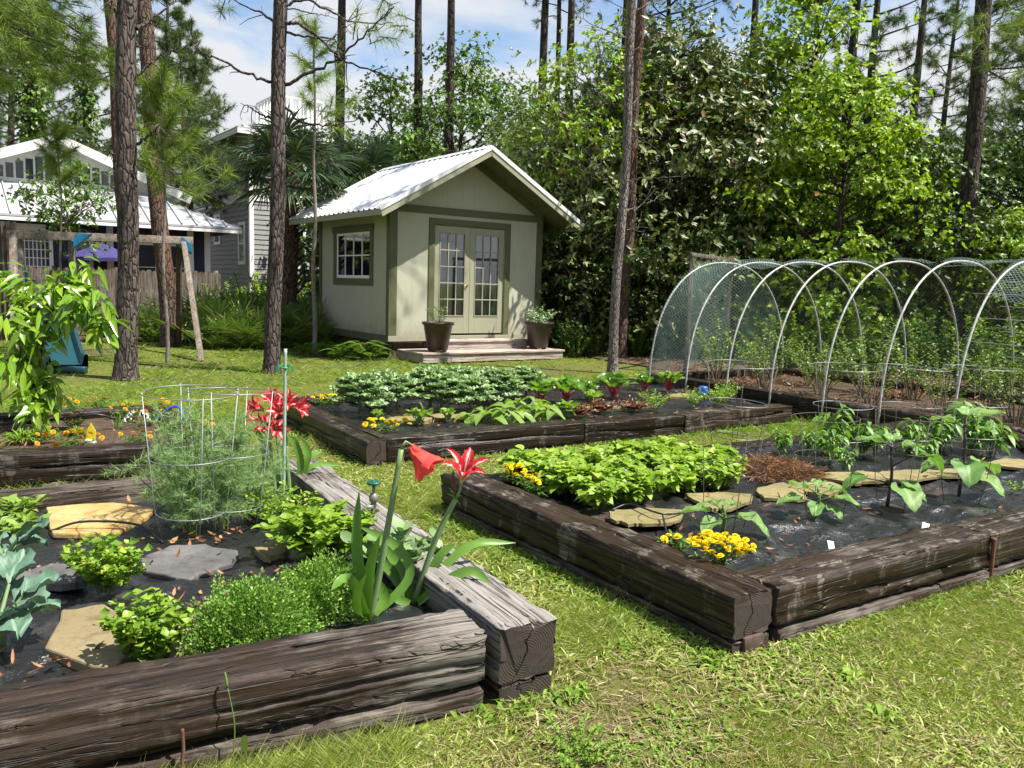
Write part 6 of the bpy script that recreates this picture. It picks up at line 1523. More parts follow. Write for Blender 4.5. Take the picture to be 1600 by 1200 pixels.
near_pine('slender dark pine trunk with dead side branches, left of the shed', G(425, 582), (440, 0), 0, .115, .08,
    [([(432, 132), (395, 118), (345, 95), (312, 78), (298, 52)], .024), ([(432, 190), (405, 176), (376, 161)], .02), ([(433, 35), (405, 20), (355, -5)], .024), ([(446, 132), (480, 115), (530, 90), (575, 50), (615, 12)], .03), ([(446, 36), (470, 38), (500, 60), (530, 90), (575, 108), (640, 132)], .03), ([(446, 50), (490, 58), (525, 57), (540, 40)], .02), ([(444, 166), (470, 190), (520, 196), (560, 185)], .02), ([(446, 8), (480, 0), (520, 20), (560, 36), (615, 36)], .024), ([(446, 12), (490, 22), (515, 20)], .012), ([(444, 190), (470, 215), (500, 240), (520, 236)], .012), ([(434, 250), (420, 240), (410, 238)], .01)],
    [(x, y, 60, 1) for x, y in ((345, 20), (360, 12), (338, 8), (590, 20), (612, 40), (600, 60), (560, 12), (575, 40), (622, 22), (590, 48), (612, 8), (555, 34), (635, 46), (600, 30), (618, 60))] + [(x, y, 70, 1.0) for x, y in ((525, 110), (520, 150), (530, 125), (540, 165), (510, 165), (520, 190), (535, 205))], B_NEAR, 12.0, .26, 160)
near_pine('slim pale pine trunk with thin dead twigs, right of the shed', G(957, 582), (990, 0), 0, .08, .06,
    [([(970, 330), (1000, 322), (1030, 308), (1048, 280)], .012), ([(968, 290), (1000, 278), (1050, 276)], .012), ([(964, 366), (985, 358), (1003, 362)], .011), ([(985, 85), (1030, 52), (1090, 30)], .014), ([(982, 62), (940, 45), (905, 28)], .014), ([(978, 170), (1020, 140), (1060, 175)], .012), ([(976, 120), (950, 100), (915, 60)], .012), ([(975, 165), (940, 155), (925, 100)], .010), ([(972, 210), (1010, 215), (1035, 180)], .010), ([(968, 300), (945, 280), (925, 250)], .009), ([(988, 20), (1020, 5), (1050, -10)], .013)],
    [], B_PALE, 11.5, .24, 70)
near_pine('reddish pine trunk leaning behind the thickest trunk', gxy(264, 17.0), (222, 0), 0, .165, .135, [([(242, 130), (252, 110), (270, 100)], .03)], [], B_RED, 13.0)
near_pine('straight grey pine trunk just behind the thickest trunk', gxy(206, 18.5), (172, 0), 0, .15, .125, [], [], B_RED, 13.0)
near_pine('reddish pine trunk standing behind the slim pale pine', gxy(976, 17.2), (1002, 0), 0, .105, .085, [], [], B_RED, 13.0, .26, 60)
near_pine('tall dark pine trunk at the wood edge behind the hoops', gxy(1506, 17.5), (1538, 0), 0, .17, .14, [([(1530, 60), (1560, 30), (1590, -10)], .03), ([(1520, 150), (1555, 120), (1600, 110)], .02)], [], B_FAR, 13.0)
# --- slim pine saplings
def sapling(label, loc, h, r, nbr, bl, z0=.35, nn=120, nl=.3):
    mt, ml = MB(), MB(); P = np.array([[.02 * math.sin(3 * z), .02 * math.cos(2 * z), z] for z in np.linspace(0, h, 16)]); tube(mt, P, np.linspace(r, r * .35, 16), 8, False, .04)
    for k in range(nbr):
        q = z0 + (1 - z0) * (k + .5) / nbr; p0 = ZU * q * h; a = k * 2.4 + rng.uniform(-.3, .3); d = np.array([math.cos(a), math.sin(a), 0]); L = bl * (1.15 - .7 * (q - z0) / (1 - z0)) * rng.uniform(.6, 1.1)
        B = spline([p0, p0 + d * L * .5 - ZU * L * .02, p0 + d * L + ZU * L * .3], 6); limb_tube(mt, B, .010, .005, 5)
        for s in (1, .72, .5): needles_tuft(ml, B[int(s * 5)], d + ZU * .8, nn, nl, .0075)
    for s in (0, .15, .3): needles_tuft(ml, P[-1] - ZU * s, ZU * 1.5, nn, nl, .0075)
    return tree('pine_sapling', label, 'pine sapling', loc, mt, ml, B_SAP, 'needle', 0, 1, 'slim pine saplings')
sapling('slim pine sapling beside the swing set leg', gxy(258, 13.6), 4.7, .036, 20, .85, .6)
sapling('pine sapling in front of the navy house, top in one round tuft', gxy(98, 14.5), 4.0, .028, 7, .45, .76)
sapling('slim pale pine sapling touching the left wall of the shed', gxy(491, 16.6), 6.4, .05, 8, .7, .72)
sapling('short bright pine sapling peeking over the shed roof', gxy(803, 22), 5.6, .06, 12, .8, .5, 90, .42)
# --- background pines: four models, copied
pm_ = []
for k, (h, r0, b0, nb, bl, nt_, nn) in enumerate([(15, .19, .74, 30, 3.0, 8, 36), (17, .2, .74, 26, 2.8, 8, 36), (13, .16, .40, 38, 2.4, 8, 54), (11, .15, .34, 46, 2.6, 10, 60)]): pm_.append(pine_mesh(h, r0, b0, nb, bl, nt_, nn, .26, .013, (.012 * (k - 1), .01), seed=k))
spec = [(531, 26, 1, 'far pine trunk rising behind the cabbage palm'), (649, 27, 1, 'far pine trunk behind the left roof slope of the shed'), (700, 25, 0, 'pine trunk just left of the shed ridge'), (836, 30, 1, 'first of three thin pines right of the shed ridge'), (861, 34, 1, 'thinnest of three pines right of the shed ridge'), (882, 29, 0, 'third of three thin pines right of the shed ridge'), (1156, 28, 1, 'pine trunk behind the dark magnolia'), (1305, 24, 0, 'pine trunk rising out of the bright green trees'), (1336, 23, 2, 'forked looking pine beside the bright green trees'), (1402, 25, 0, 'thin leaning pine against the clouds'),
        (1580, 22, 3, 'pine with low boughs at the edge of the picture'), (62, 30, 2, 'pine behind the ivy covered trunks'), (20, 27, 3, 'bushy pine behind the navy house roof'), (300, 36, 3, 'round crowned pine between the two houses'), (345, 58, 3, 'small distant pine over the grey house'), (262, 30, 3, 'pine crown behind the reddish trunk'), (292, 33, 3, 'pine crown right of the reddish trunk'), (150, 44, 2, 'thin distant pine behind the gable'), (1450, 33, 2, 'far pine with open crown above the dark bushes'), (1500, 40, 3, 'distant pine behind the tall dark trunk'), (1640, 27, 2, 'pine boughs reaching in from the side'), (960, 32, 1, 'far pine behind the slim pale trunk'), (1030, 30, 0, 'pine hidden behind the magnolia'), (-60, 24, 3, 'pine boughs over the picture corner')]
first = {}
for px, D, v, lb in spec:
    q = gxy(px, D)
    if v not in first: first[v] = tree('pine_tree', lb, 'pine tree', q, *pm_[v], B_FAR, 'needled', rng.uniform(0, 6), 1, 'pines beyond the garden')
    else: dup(first[v], q, rng.uniform(0, 6.28), rng.uniform(.9, 1.12), lb)
# --- ivy covered trunks
def ivy_tree(label, loc, h, r, n, fork=False):
    mt, ml = MB(), MB(); P = np.array([[.06 * math.sin(z), .04 * math.cos(z), z] for z in np.linspace(0, h, 18)]); tube(mt, P, np.linspace(r, r * .5, 18), 9, False, .05)
    if fork: limb_tube(mt, spline([ZU * h * .5, ZU * h * .6 + np.array([.9, 0, .3]), ZU * h * .8 + np.array([1.6, 0, .6])], 8), r * .6, r * .3, 8)
    for k in range(10): q = rng.uniform(.5, 1); a = rng.uniform(0, 6); d = np.array([math.cos(a), math.sin(a), .4]); limb_tube(mt, spline([ZU * h * q, ZU * h * q + d * .8, ZU * h * q + d * 1.6 + sph(1)[0] * .3], 6), .04, .01, 5)
    z = rng.uniform(.18, .98, n) * h; a = rng.uniform(0, 6.28, n); rr = r * .8 + .26 * rng.uniform(0, 1, n) * (1 + .6 * np.sin(z * 2.1)); od = np.stack([np.cos(a), np.sin(a), np.zeros(n)], -1)
    blades(ml, od * rr[:, None] + ZU * z[:, None], unit(od + rng.normal(0, .5, (n, 3)) - ZU * .5), unit(od + ZU * .6 + rng.normal(0, .4, (n, 3))), .13, .11, DIAM, .2, .12)
    p = thing('ivy_covered_tree', label, 'tree', loc); mt.build('trunk', B_FAR, p); ml.build('ivy', ML['mid'], p)
ivy_tree('thick trunk wrapped in ivy at the far left', gxy(58, 26), 10, .22, 3600); ivy_tree('forked trunk wrapped in ivy left of the thickest pine', gxy(141, 30), 9.5, .2, 2600, True)
# --- broadleaved trees
mag = [broadleaf_mesh(7.4, 2.9, .3, 130, 17000, .17, .07, .16, LANCE, .17, .15, .12, .9, 3, csize=.7), broadleaf_mesh(6.6, 2.6, .2, 110, 13000, .17, .065, .15, LANCE, .18, .15, .12, .9, 8, csize=.7)]
M0 = tree('magnolia_tree', 'tall dark glossy magnolia right of the shed', 'tree', gxy(1035, 19.5), *mag[0], B_FAR, 'magnolia', .4, .98)
M1 = tree('magnolia_tree', 'dark magnolia close behind the right corner of the shed', 'tree', gxy(905, 20.5), *mag[1], B_FAR, 'magnolia', 1.4, .92)
dup(M0, gxy(1125, 20.5), 2.6, .9, 'dark magnolia behind the gate frame')
dup(M1, gxy(975, 22.5), 4.1, 1.08, 'dark magnolia behind the slim pale pine')
dup(M1, gxy(1060, 23.5), 2.2, 1.15, 'rear magnolia topping the dark mass')
br = [broadleaf_mesh(6.2, 1.9, .3, 105, 13000, .11, .085, .09, DIAM, .17, .25, .15, 1.0, 5, csize=.42), broadleaf_mesh(8.8, 1.6, 2.0, 100, 12000, .12, .09, .1, DIAM, .19, .25, .15, 1.1, 12, csize=.45)]
R0 = tree('maple_tree', 'bright yellow green tree in full sun behind the hoops', 'tree', gxy(1300, 17.8), *br[0], B_FAR, 'bright', .5, .98)
ym = broadleaf_mesh(6.7, 1.7, 4.0, 50, 4200, .12, .06, .08, LANCE, .2, .2, .15, 1.0, 61, csize=.5)
tree('young_tree', 'yellow green tree crown above the right eave of the shed', 'tree', gxy(915, 19.3), *ym, B_SAP, 'bright')
R1 = tree('maple_tree', 'tall fresh green tree above the bright one', 'tree', gxy(1238, 21), *br[1], B_FAR, 'bright', 1.0, 1.03)
dup(R0, gxy(1240, 18.6), 2.0, .72, 'lower bright tree beside the bright yellow green one'); dup(R0, gxy(1385, 19), 3.4, .74, 'small bright tree at the foot of the leaning pine')
dup(R0, gxy(1575, 17), 4.4, .52, 'bright bush tree at the edge of the picture'); dup(R1, gxy(1350, 26), 2.4, .8, 'fresh green tree behind the forked pine')
md = [broadleaf_mesh(8.5, 2.6, 1.2, 110, 13000, .13, .085, .13, DIAM, .16, .2, .15, 1.0, 21, csize=.5), broadleaf_mesh(5.2, 2.2, .2, 90, 10000, .12, .075, .1, DIAM, .2, .2, .15, 1.0, 33, csize=.6)]
dup(R0, gxy(868, 18.8), 1.2, .35, 'yellow green bush tree beside the right shed eave') if False else None
D0 = tree('oak_tree', 'green oak between the two trunks behind the shed', 'tree', gxy(720, 26), *md[0], B_FAR, 'mid', .2, .98)
dup(D0, gxy(770, 29), 1.4, .95, 'green oak right of the shed ridge'); dup(D0, gxy(605, 28), 2.9, .92, 'green oak behind the left roof slope'); dup(D0, gxy(660, 31), 4.2, .9, 'far oak behind the two straight trunks'); dup(D0, gxy(1180, 25), 5.1, 1.0, 'dark green oak between magnolia and maple')
dup(D0, gxy(830, 26), .9, .82, 'green oak at the end of the shed roof'); dup(D0, gxy(-30, 36), .9, 1.0, 'oak behind the ivy trunks'); dup(D0, gxy(540, 33), 1.9, .8, 'oak behind the cabbage palm')
D1 = tree('holly_tree', 'dark dense evergreen behind the blueberries', 'tree', gxy(1425, 18.5), *md[1], B_FAR, 'dark', .2, .9)
dl = ['dark evergreen beside the tall dark pine', 'dark evergreen at the picture edge behind the hoops', 'low dark evergreen behind the gate frame', 'dark evergreen between magnolia and bright tree', 'dark evergreen behind the right planter', 'dark evergreen far behind the bright tree', 'dark evergreen behind the leaning pine', 'dark evergreen under the far pines', 'dark evergreen behind the far corner of the hoops', 'low dark evergreen in the magnolia shade', 'dark evergreen deep in the wood']
for (px, D, s), lb in zip([(1500, 20, .95), (1600, 18.5, .95), (1110, 18, .5), (1185, 20, .85), (880, 19, .6), (1290, 24, 1.2), (1400, 23, 1.05), (1480, 26, 1.1), (1640, 22, 1.2), (1000, 18.3, .45), (1200, 28, 1.4)], dl): dup(D1, gxy(px, D), rng.uniform(0, 6), s, lb)
tree('small_tree', 'small tree against the white roof of the navy house', 'tree', gxy(112, 20.3), *broadleaf_mesh(4.0, .95, 2.55, 26, 2200, .12, .06, .05, DIAM, .3, .2, .15, 1.0, 44), B_SAP, 'mid')
# distant wood: one far mass
mb = MB()
def mass(n, px0, px1, D0_, D1_, h0, h1, L):
    px = rng.uniform(px0, px1, n); D = rng.uniform(D0_, D1_, n); x = (px - 800) / FPX * D; z = rng.uniform(0, 1, n) ** .8 * (h0 + (h1 - h0) * (.5 + .5 * np.sin(px * .021 + 1.0) * np.sin(px * .0073)))
    P = np.stack([x, D, z], -1); blades(mb, P, unit(rng.normal(0, 1, (n, 3))), unit(rng.normal(0, 1, (n, 3)) + ZU), rng.uniform(.6, 1.3, n) * L, rng.uniform(.6, 1.2, n) * L * .7, DIAM, .1, .15)
mass(16000, 830, 2100, 27, 36, 4.0, 6.2, .34); mass(5000, 470, 860, 30, 38, 3.6, 5.5, .36); mass(5000, -500, 480, 46, 60, 4, 6.5, .5)
tag(mb.build('distant_woods', ML['dark']), 'far mass of dark trees behind the garden', 'woods', None, 'stuff')
# --- palms and palmettos
def fan(ml, ms, p0, d, pet, Rf, nl, droop=.5, wl=.034):
    d = unit(d); e_ = p0 + d * pet - ZU * pet * .08; tube(ms, [p0, p0 + d * pet * .5 + ZU * .02, e_], [.012, .009, .008], 5, False)
    s = unit(np.cross(d, ZU)); up = unit(np.cross(s, d)); a = np.linspace(-2.2, 2.2, nl) + rng.normal(0, .03, nl)
    ax = np.cos(a)[:, None] * d + np.sin(a)[:, None] * s + up * .18 * np.cos(a)[:, None]; blades(ml, np.tile(e_, (nl, 1)), ax, unit(up + rng.normal(0, .15, (nl, 3))), Rf * (1 - .18 * abs(a) / 2.2) * rng.uniform(.9, 1.08, nl), wl, [(0, .35), (.4, 1), (.75, .6), (1, .06)], droop * rng.uniform(.7, 1.3, nl), .22)
def palm(label, loc, h, nf, leaf='palm', rz=0):
    p = thing('cabbage_palm', label, 'palm tree', loc, rz); mt, ml, ms = MB(), MB(), MB()
    z = np.linspace(0, h, 30); tube(mt, np.stack([z * 0, z * 0, z], -1), .17 + .03 * (np.arange(30) % 2), 12, True, .08)
    for k in range(60):
        a = k * 2.4; q = h * (.3 + .7 * k / 60); d = np.array([math.cos(a), math.sin(a), .9]); tube(mt, [np.array([math.cos(a) * .15, math.sin(a) * .15, q]), np.array([math.cos(a) * .15, math.sin(a) * .15, q]) + unit(d) * .28], [.04, .015], 4, False)
    for k in range(nf):
        a = k * 2.4; el = 1.25 - 1.75 * k / nf; fan(ml, ms, ZU * h, np.array([math.cos(a) * math.cos(el), math.sin(a) * math.cos(el), math.sin(el)]), rng.uniform(.7, 1.0), rng.uniform(.85, 1.05), 44, .4, .045)
    mt.build('trunk', B_RED, p); ms.build('petioles', ML['stem'], p); ml.build('crown', ML[leaf], p)
palm('cabbage palm with shaggy trunk between the slender pine and the shed', gxy(452, 18.6), 3.75, 25); palm('cabbage palm rising behind the shed roof', gxy(570, 22.5), 4.0, 26, rz=1)
def palmetto(nf, s=1.0):
    ml, ms = MB(), MB()
    for k in range(nf):
        a = k * 2.4; el = rng.uniform(.25, 1.35); fan(ml, ms, np.array([math.cos(a), math.sin(a), 0]) * .08, np.array([math.cos(a) * math.cos(el), math.sin(a) * math.cos(el), math.sin(el)]), rng.uniform(.35, .75) * s, rng.uniform(.42, .6) * s, 24, .18, .04)
    return ms, ml
pt = [palmetto(24, 1.1), palmetto(22, 1.1)]; pf = []
pl = ['saw palmetto right behind the swing set leg', 'saw palmetto below the slender pine', 'saw palmetto between the thick pine and the sapling', 'saw palmetto at the left back corner of the shed', 'tall saw palmetto before the grey house', 'saw palmetto behind the swing set', 'saw palmetto near the fence end', 'saw palmetto under the cabbage palm', 'saw palmetto touching the slim pale sapling', 'saw palmetto in the shade behind the pine', 'saw palmetto behind the thick pine', 'low saw palmetto at the lawn edge']
for k, ((px, D, s), lb) in enumerate(zip([(345, 17.6, 1.15), (400, 17.4, 1.1), (240, 18.2, .9), (480, 18.0, 1.0), (385, 19.2, 1.3), (300, 18.4, .95), (330, 19.6, 1.25), (450, 18.5, 1.15), (478, 19.4, 1.2), (432, 19.6, 1.3), (215, 19, .8), (365, 17.0, .8)], pl)):
    q = gxy(px, D)
    if k < 2: p = thing('saw_palmetto', lb, 'palmetto', q, 0, 'saw palmettos before the fence'); pt[k][0].build('petioles', ML['stem'], p); pt[k][1].build('fronds', ML['palmetto'], p); p.scale = (s, s, s); pf.append(p)
    else: dup(pf[k % 2], q, rng.uniform(0, 6), s, lb)
# --- shrubs
shb = [herb_mb(16, 1.1, .55, 60, .075, .05, DIAM, .2, .15, .01, .15, .3, .15), herb_mb(14, .9, .6, 60, .07, .045, OVAL, .25, .15, .01, .1, .3, .18)]
sf = {}
def shrub(k, leaf, px, D, s, lb, group='shrubs along the wood edge'):
    q = gxy(px, D); key = (k, leaf)
    if key not in sf: p = thing('shrub', lb, 'shrub', q, 0, group); shb[k][0].build('stems', ML['twig'] if False else ML['stem'], p); shb[k][1].build('leaves', ML[leaf], p); p.scale = (s, s, s); sf[key] = p
    else: dup(sf[key], q, rng.uniform(0, 6), s, lb)
for (k, lf, px, D, s, lb) in [(0, 'bright', 400, 20.2, 1.55, 'feathery yellow green shrub before the grey house'), (1, 'bright', 360, 20.8, 1.4, 'yellow green shrub left of the slender pine'), (0, 'bright', 430, 20.6, 1.5, 'yellow green shrub under the cabbage palm'), (1, 'mid', 265, 18.6, .8, 'green shrub behind the pine sapling'), (1, 'mid', 240, 17.8, .55, 'low leafy shrub right of the thick pine'), (0, 'mid', 150, 18.3, .55, 'green shrub along the picket fence'), (1, 'mid', 100, 18.0, .6, 'green shrub behind the slide'), (0, 'dark', 20, 17.5, 1.1, 'dark shrub at the far left fence'), (0, 'dark', 300, 19.2, 1.0, 'dark shrub by the grey end of the fence'), (0, 'dark', 245, 18.9, .95, 'dark shrub before the fence, right of the thick pine'), (1, 'dark', 285, 19.0, .85, 'dark shrub between sapling and swing set leg'), (1, 'mid', 45, 19.4, 1.3, 'green shrub between play tower and fence'),
        (0, 'dark', 885, 17.4, .8, 'dark shrub beside the right planter'), (1, 'mid', 905, 17.2, .6, 'green shrub at the right end of the step'), (1, 'dark', 930, 17.5, .9, 'dark shrub left of the slim pale pine'), (0, 'mid', 1000, 17.6, .8, 'green shrub right of the slim pale pine'), (1, 'dark', 1030, 18.0, 1.1, 'dark shrub before the magnolia'), (0, 'dark', 1090, 17.6, .9, 'dark shrub seen through the gate frame'), (1, 'mid', 1160, 17.8, 1.0, 'green shrub behind the second hoop'), (0, 'mid', 1215, 16.8, 1.0, 'green shrub behind the third hoop'), (1, 'bright', 1260, 16.2, 1.2, 'bright shrub behind the fourth hoop'), (0, 'bright', 1330, 16.5, 1.2, 'yellow green shrub behind the fifth hoop'), (1, 'mid', 1385, 15.6, 1.0, 'green shrub behind the trellis rods'), (0, 'mid', 1450, 15.5, 1.1, 'green shrub behind the sixth hoop'), (1, 'dark', 1500, 15.4, 1.2, 'dark shrub at the foot of the tall dark pine'), (0, 'bright', 1545, 15.8, 1.1, 'bright shrub right of the tall dark pine'), (1, 'dark', 1600, 14.5, 1.3, 'dark shrub at the picture edge'), (0, 'dark', 1660, 13.5, 1.4, 'dark shrub beyond the last hoop'), (1, 'mid', 1330, 14.9, .7, 'low green shrub behind the netting'), (0, 'mid', 1560, 13.3, .8, 'low green shrub behind the far blueberries')]: shrub(k, lf, px, D, s, lb)
# --- ferns by the shed
def fern(n, L):
    ml = MB()
    for k in range(n):
        a = k * 2.4; el = rng.uniform(.5, 1.3); d = np.array([math.cos(a), math.sin(a), 0]); LL = L * rng.uniform(.7, 1.1); P = spline([(0, 0, 0), d * LL * .35 * math.cos(el) * 1.5 + ZU * LL * .55 * math.sin(el), d * LL * math.cos(el * .6) + ZU * LL * .42 * math.sin(el)], 16)
        s = np.array([-d[1], d[0], 0]); t = np.linspace(.12, .98, 26); i = t * 15; j = np.minimum(i.astype(int), 14); b = P[j] * (1 - (i - j))[:, None] + P[np.minimum(j + 1, 15)] * (i - j)[:, None]
        for sg in (-1, 1): blades(ml, b, unit(s * sg + d * .5 + ZU * .1), ZU, LL * .2 * np.sin(t * 2.7 + .3), .026, DIAM, .2, .1)
        tube(ml, P, np.linspace(.004, .001, 16), 4, False)
    return ml
fm = [fern(16, .62) for _ in range(2)]; ff = []
for k, ((px, py, s), lb) in enumerate(zip([(566, 562, 1.05), (535, 560, .9), (505, 556, .8), (475, 552, .7), (588, 562, .7), (545, 545, .8)], ['sunlit fern at the near corner of the shed', 'fern left of the sunlit one', 'shaded fern along the shed wall', 'low shaded fern near the pale sapling', 'small fern touching the step', 'fern close against the shed foundation'])):
    q = G(px, py)
    if k < 2: p = thing('fern', lb, 'fern', q, 0, 'ferns along the shed'); fm[k].build('fronds', ML['fern'], p); p.scale = (s, s, s); ff.append(p)
    else: dup(ff[k % 2], q, rng.uniform(0, 6), s, lb)
# --- overhanging boughs (part of pines that stand outside the frame on the left)
def bough(label, px, py, D, n, w_, h_, base):
    mt, ml = MB(), MB(); c0 = AT(px, py, D); b = np.array([*base, 0.0]); hh = c0[2] + .5
    tube(mt, [(0, 0, 0), (.05, 0, hh * .5), (0, .05, hh), (.05, 0, hh + 3)], [.16, .14, .12, .1], 10, False, .03)
    for k in range(n):
        x, y = px + rng.uniform(-w_, w_), py + rng.uniform(-h_, h_); e_ = AT(x, y, D + rng.uniform(-1.2, 1.2)) - b; st = ZU * (hh + rng.uniform(-.5, 1.5)); B = spline([st, (st + e_) / 2 + ZU * .2 + rng.normal(0, .15, 3), e_], 8); limb_tube(mt, B, .03, .006, 5)
        for m in range(6): needles_tuft(ml, B[-1 - m // 3] + sph(1)[0] * .2, unit(e_ - st) + sph(1)[0] * .7, 70, .26, .0075)
    tree('pine_tree', label, 'pine tree', b, mt, ml, B_NEAR, 'needle')
bough('pine whose soft boughs hang over the upper left corner', 60, 55, 14, 46, 125, 75, (-10.6, 13.2)); bough('pine whose boughs hang over the upper right corner', 1590, 70, 15, 16, 90, 90, (11.2, 14.0))

# ------------------------------------------------------------------ lawn
def bedpoly(A, B, Cc, Dd): return [p[:2] for p in (A, B, Cc, Dd)]
excl = [[(FR + Vv * .0 + U * .02)[:2], BRx[:2] + U[:2] * .02, (k0 + U * .1 - Vv * .02)[:2], (k1 + dK * 3)[:2], (fE)[:2] + Vv[:2] * .07, fA[:2] + Vv[:2] * .07],
        [lA[:2], lB[:2], (hA + U * 6.2)[:2], (gA + dG * 3.9)[:2], gA[:2]], [mA[:2], mB_[:2], qB[:2], nB[:2], nA[:2]], [sA[:2], (sA + dS * 4.2)[:2], (vA - U * 4.5)[:2], tB[:2], tA[:2]],
        [wA[:2], (wA + dW * 7.2)[:2], (xA + dW * 7)[:2], xA[:2]], [SC0[:2], shedpt(0, WD)[:2], shedpt(WF, WD)[:2], shedpt(WF, 0)[:2]], [shedpt(.15, -1.06)[:2], shedpt(3.45, -1.06)[:2], shedpt(3.45, 0)[:2], shedpt(.15, 0)[:2]]]
def lawn_points(n, y0, y1, x0=-350, x1=2500):
    px = rng.uniform(x0, x1, n); py = rng.uniform(y0, y1, n)
    d = np.stack([(px - 800) / FPX, -(py - 600) / FPX, -np.ones(n)], -1) @ CR3.T
    P = np.array([0, 0, CAMH]) + d * (-CAMH / d[:, 2])[:, None]
    k = (d[:, 2] < -.02); P = P[k]; k = ~inpoly(P, WOOD)
    for e_ in excl: k &= ~inpoly(P, e_)
    return P[k]
P = lawn_points(660000, 505, 1290); D = P[:, 1].clip(1.5, 30)
dens = wav(P, .9) * .5 + wav(P, 3.1) * .5 + rng.normal(0, .35, len(P)); keep = dens > -.2; P, D = P[keep], D[keep]; dens = dens[keep]
n = len(P); a = rng.uniform(0, 6.28, n); tl = rng.uniform(.4, 2.4, n)
tallness = 1 + 1.0 * (wav(P, 1.6) > .45)
L = rng.uniform(.03, .085, n) * (1 + .02 * D) * tallness; W = np.maximum(.0042, .0009 * D) * rng.uniform(.6, 1.5, n)
gb = MB(); gk = MB()
P2 = lawn_points(200000, 640, 1290); D2_ = P2[:, 1]; kk = (D2_ < 7.5) & (wav(P2, 1.3) + rng.normal(0, .5, len(P2)) > -.35); P2 = P2[kk]; n2 = len(P2); a2 = rng.uniform(0, 6.28, n2); t2 = rng.uniform(.5, 3.0, n2)
blades(gb, P2, unit(np.stack([np.cos(a2) * t2, np.sin(a2) * t2, np.ones(n2)], -1)), unit(ZU + rng.normal(0, .45, (n2, 3))), rng.uniform(.025, .075, n2), rng.uniform(.0045, .009, n2), [(0, .7), (.35, 1), (.7, .7), (1, .06)], .35, .12)
P3 = lawn_points(52000, 560, 1290); n3 = len(P3); a3 = rng.uniform(0, 6.28, n3); th = MB()
blades(th, P3 + ZU * rng.uniform(.002, .02, n3)[:, None], unit(np.stack([np.cos(a3), np.sin(a3), rng.normal(0, .12, n3)], -1)), unit(ZU + rng.normal(0, .3, (n3, 3))), rng.uniform(.03, .09, n3), np.maximum(.003, .0007 * P3[:, 1]), [(0, 1), (1, .2)], .05)
tag(th.build('dry_thatch', ML['thatch']), 'dry straw coloured clippings lying between the grass blades', 'thatch', None, 'stuff')
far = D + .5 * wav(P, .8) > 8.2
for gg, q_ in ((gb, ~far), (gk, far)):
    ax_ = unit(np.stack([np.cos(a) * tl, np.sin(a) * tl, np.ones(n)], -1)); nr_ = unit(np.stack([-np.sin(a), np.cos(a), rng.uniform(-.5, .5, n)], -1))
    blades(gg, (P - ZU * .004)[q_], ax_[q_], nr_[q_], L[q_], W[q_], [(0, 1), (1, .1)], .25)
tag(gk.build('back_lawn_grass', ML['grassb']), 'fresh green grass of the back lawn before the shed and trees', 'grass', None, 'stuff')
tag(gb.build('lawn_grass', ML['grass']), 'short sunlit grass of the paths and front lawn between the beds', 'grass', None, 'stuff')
# broad low weeds in the turf
wb = MB()
P = lawn_points(36000, 600, 1280); D = P[:, 1]; sel = (wav(P, 2.2) + .5 * wav(P, 5.0) + rng.normal(0, .45, len(P)) > .8); P = P[sel]; n0 = len(P)
for k in range(4):
    n = len(P); a = rng.uniform(0, 6.28, n); ax = unit(np.stack([np.cos(a), np.sin(a), rng.uniform(.15, 1.2, n)], -1)); blades(wb, P, ax, unit(ZU + rng.normal(0, .2, (n, 3))), rng.uniform(.015, .036, n), rng.uniform(.008, .016, n), OVAL, .3, .12)
# taller growth along the timbers
def along(A, B, n, off, h, fr=.05):
    t = rng.uniform(0, 1, n)[:, None]; A = np.array([*A[:2], 0]); B = np.array([*B[:2], 0]); p = A * (1 - t) + B * t; s = unit(np.cross(B - A, ZU)); p = p + s * (off + abs(rng.normal(0, fr, n)))[:, None]; a = rng.uniform(0, 6.28, n)
    ax = unit(np.stack([np.cos(a) * .8, np.sin(a) * .8, rng.uniform(.3, 1.5, n)], -1)); w_ = rng.uniform(0, 1, n) < .45
    blades(wb, p[w_], ax[w_], unit(ZU + rng.normal(0, .3, (w_.sum(), 3))), h * rng.uniform(.3, .8, w_.sum()), .016, OVAL, .4, .12); w_ = ~w_
    blades(wb, p[w_], ax[w_], unit(rng.normal(0, 1, (w_.sum(), 3))), h * rng.uniform(.6, 1.6, w_.sum()), .006, BLADE, .6)
along(lB, lA, 2200, .0, .085, .11); along(gA, gA + dG * 3.9, 900, .0, .075, .10); along(mB_, mA, 500, .0, .07, .06); along(nA, nB, 900, .0, .07, .06); along(fE, fA, 260, .03, .08, .10); along(BRx, FR, 300, -.02, .05, .06); along(fA - U * .1, FR + U * .1, 160, .05, .1, .05); along(wA, wA + dW * 7, 500, -.02, .06, .05)
along(sA + dS * 4.2, sA, 500, .05, .05, .06)
tag(wb.build('ground_weeds', ML['weed']), 'low broad leaved weeds in the grass and along the timbers', 'weeds', None, 'stuff')
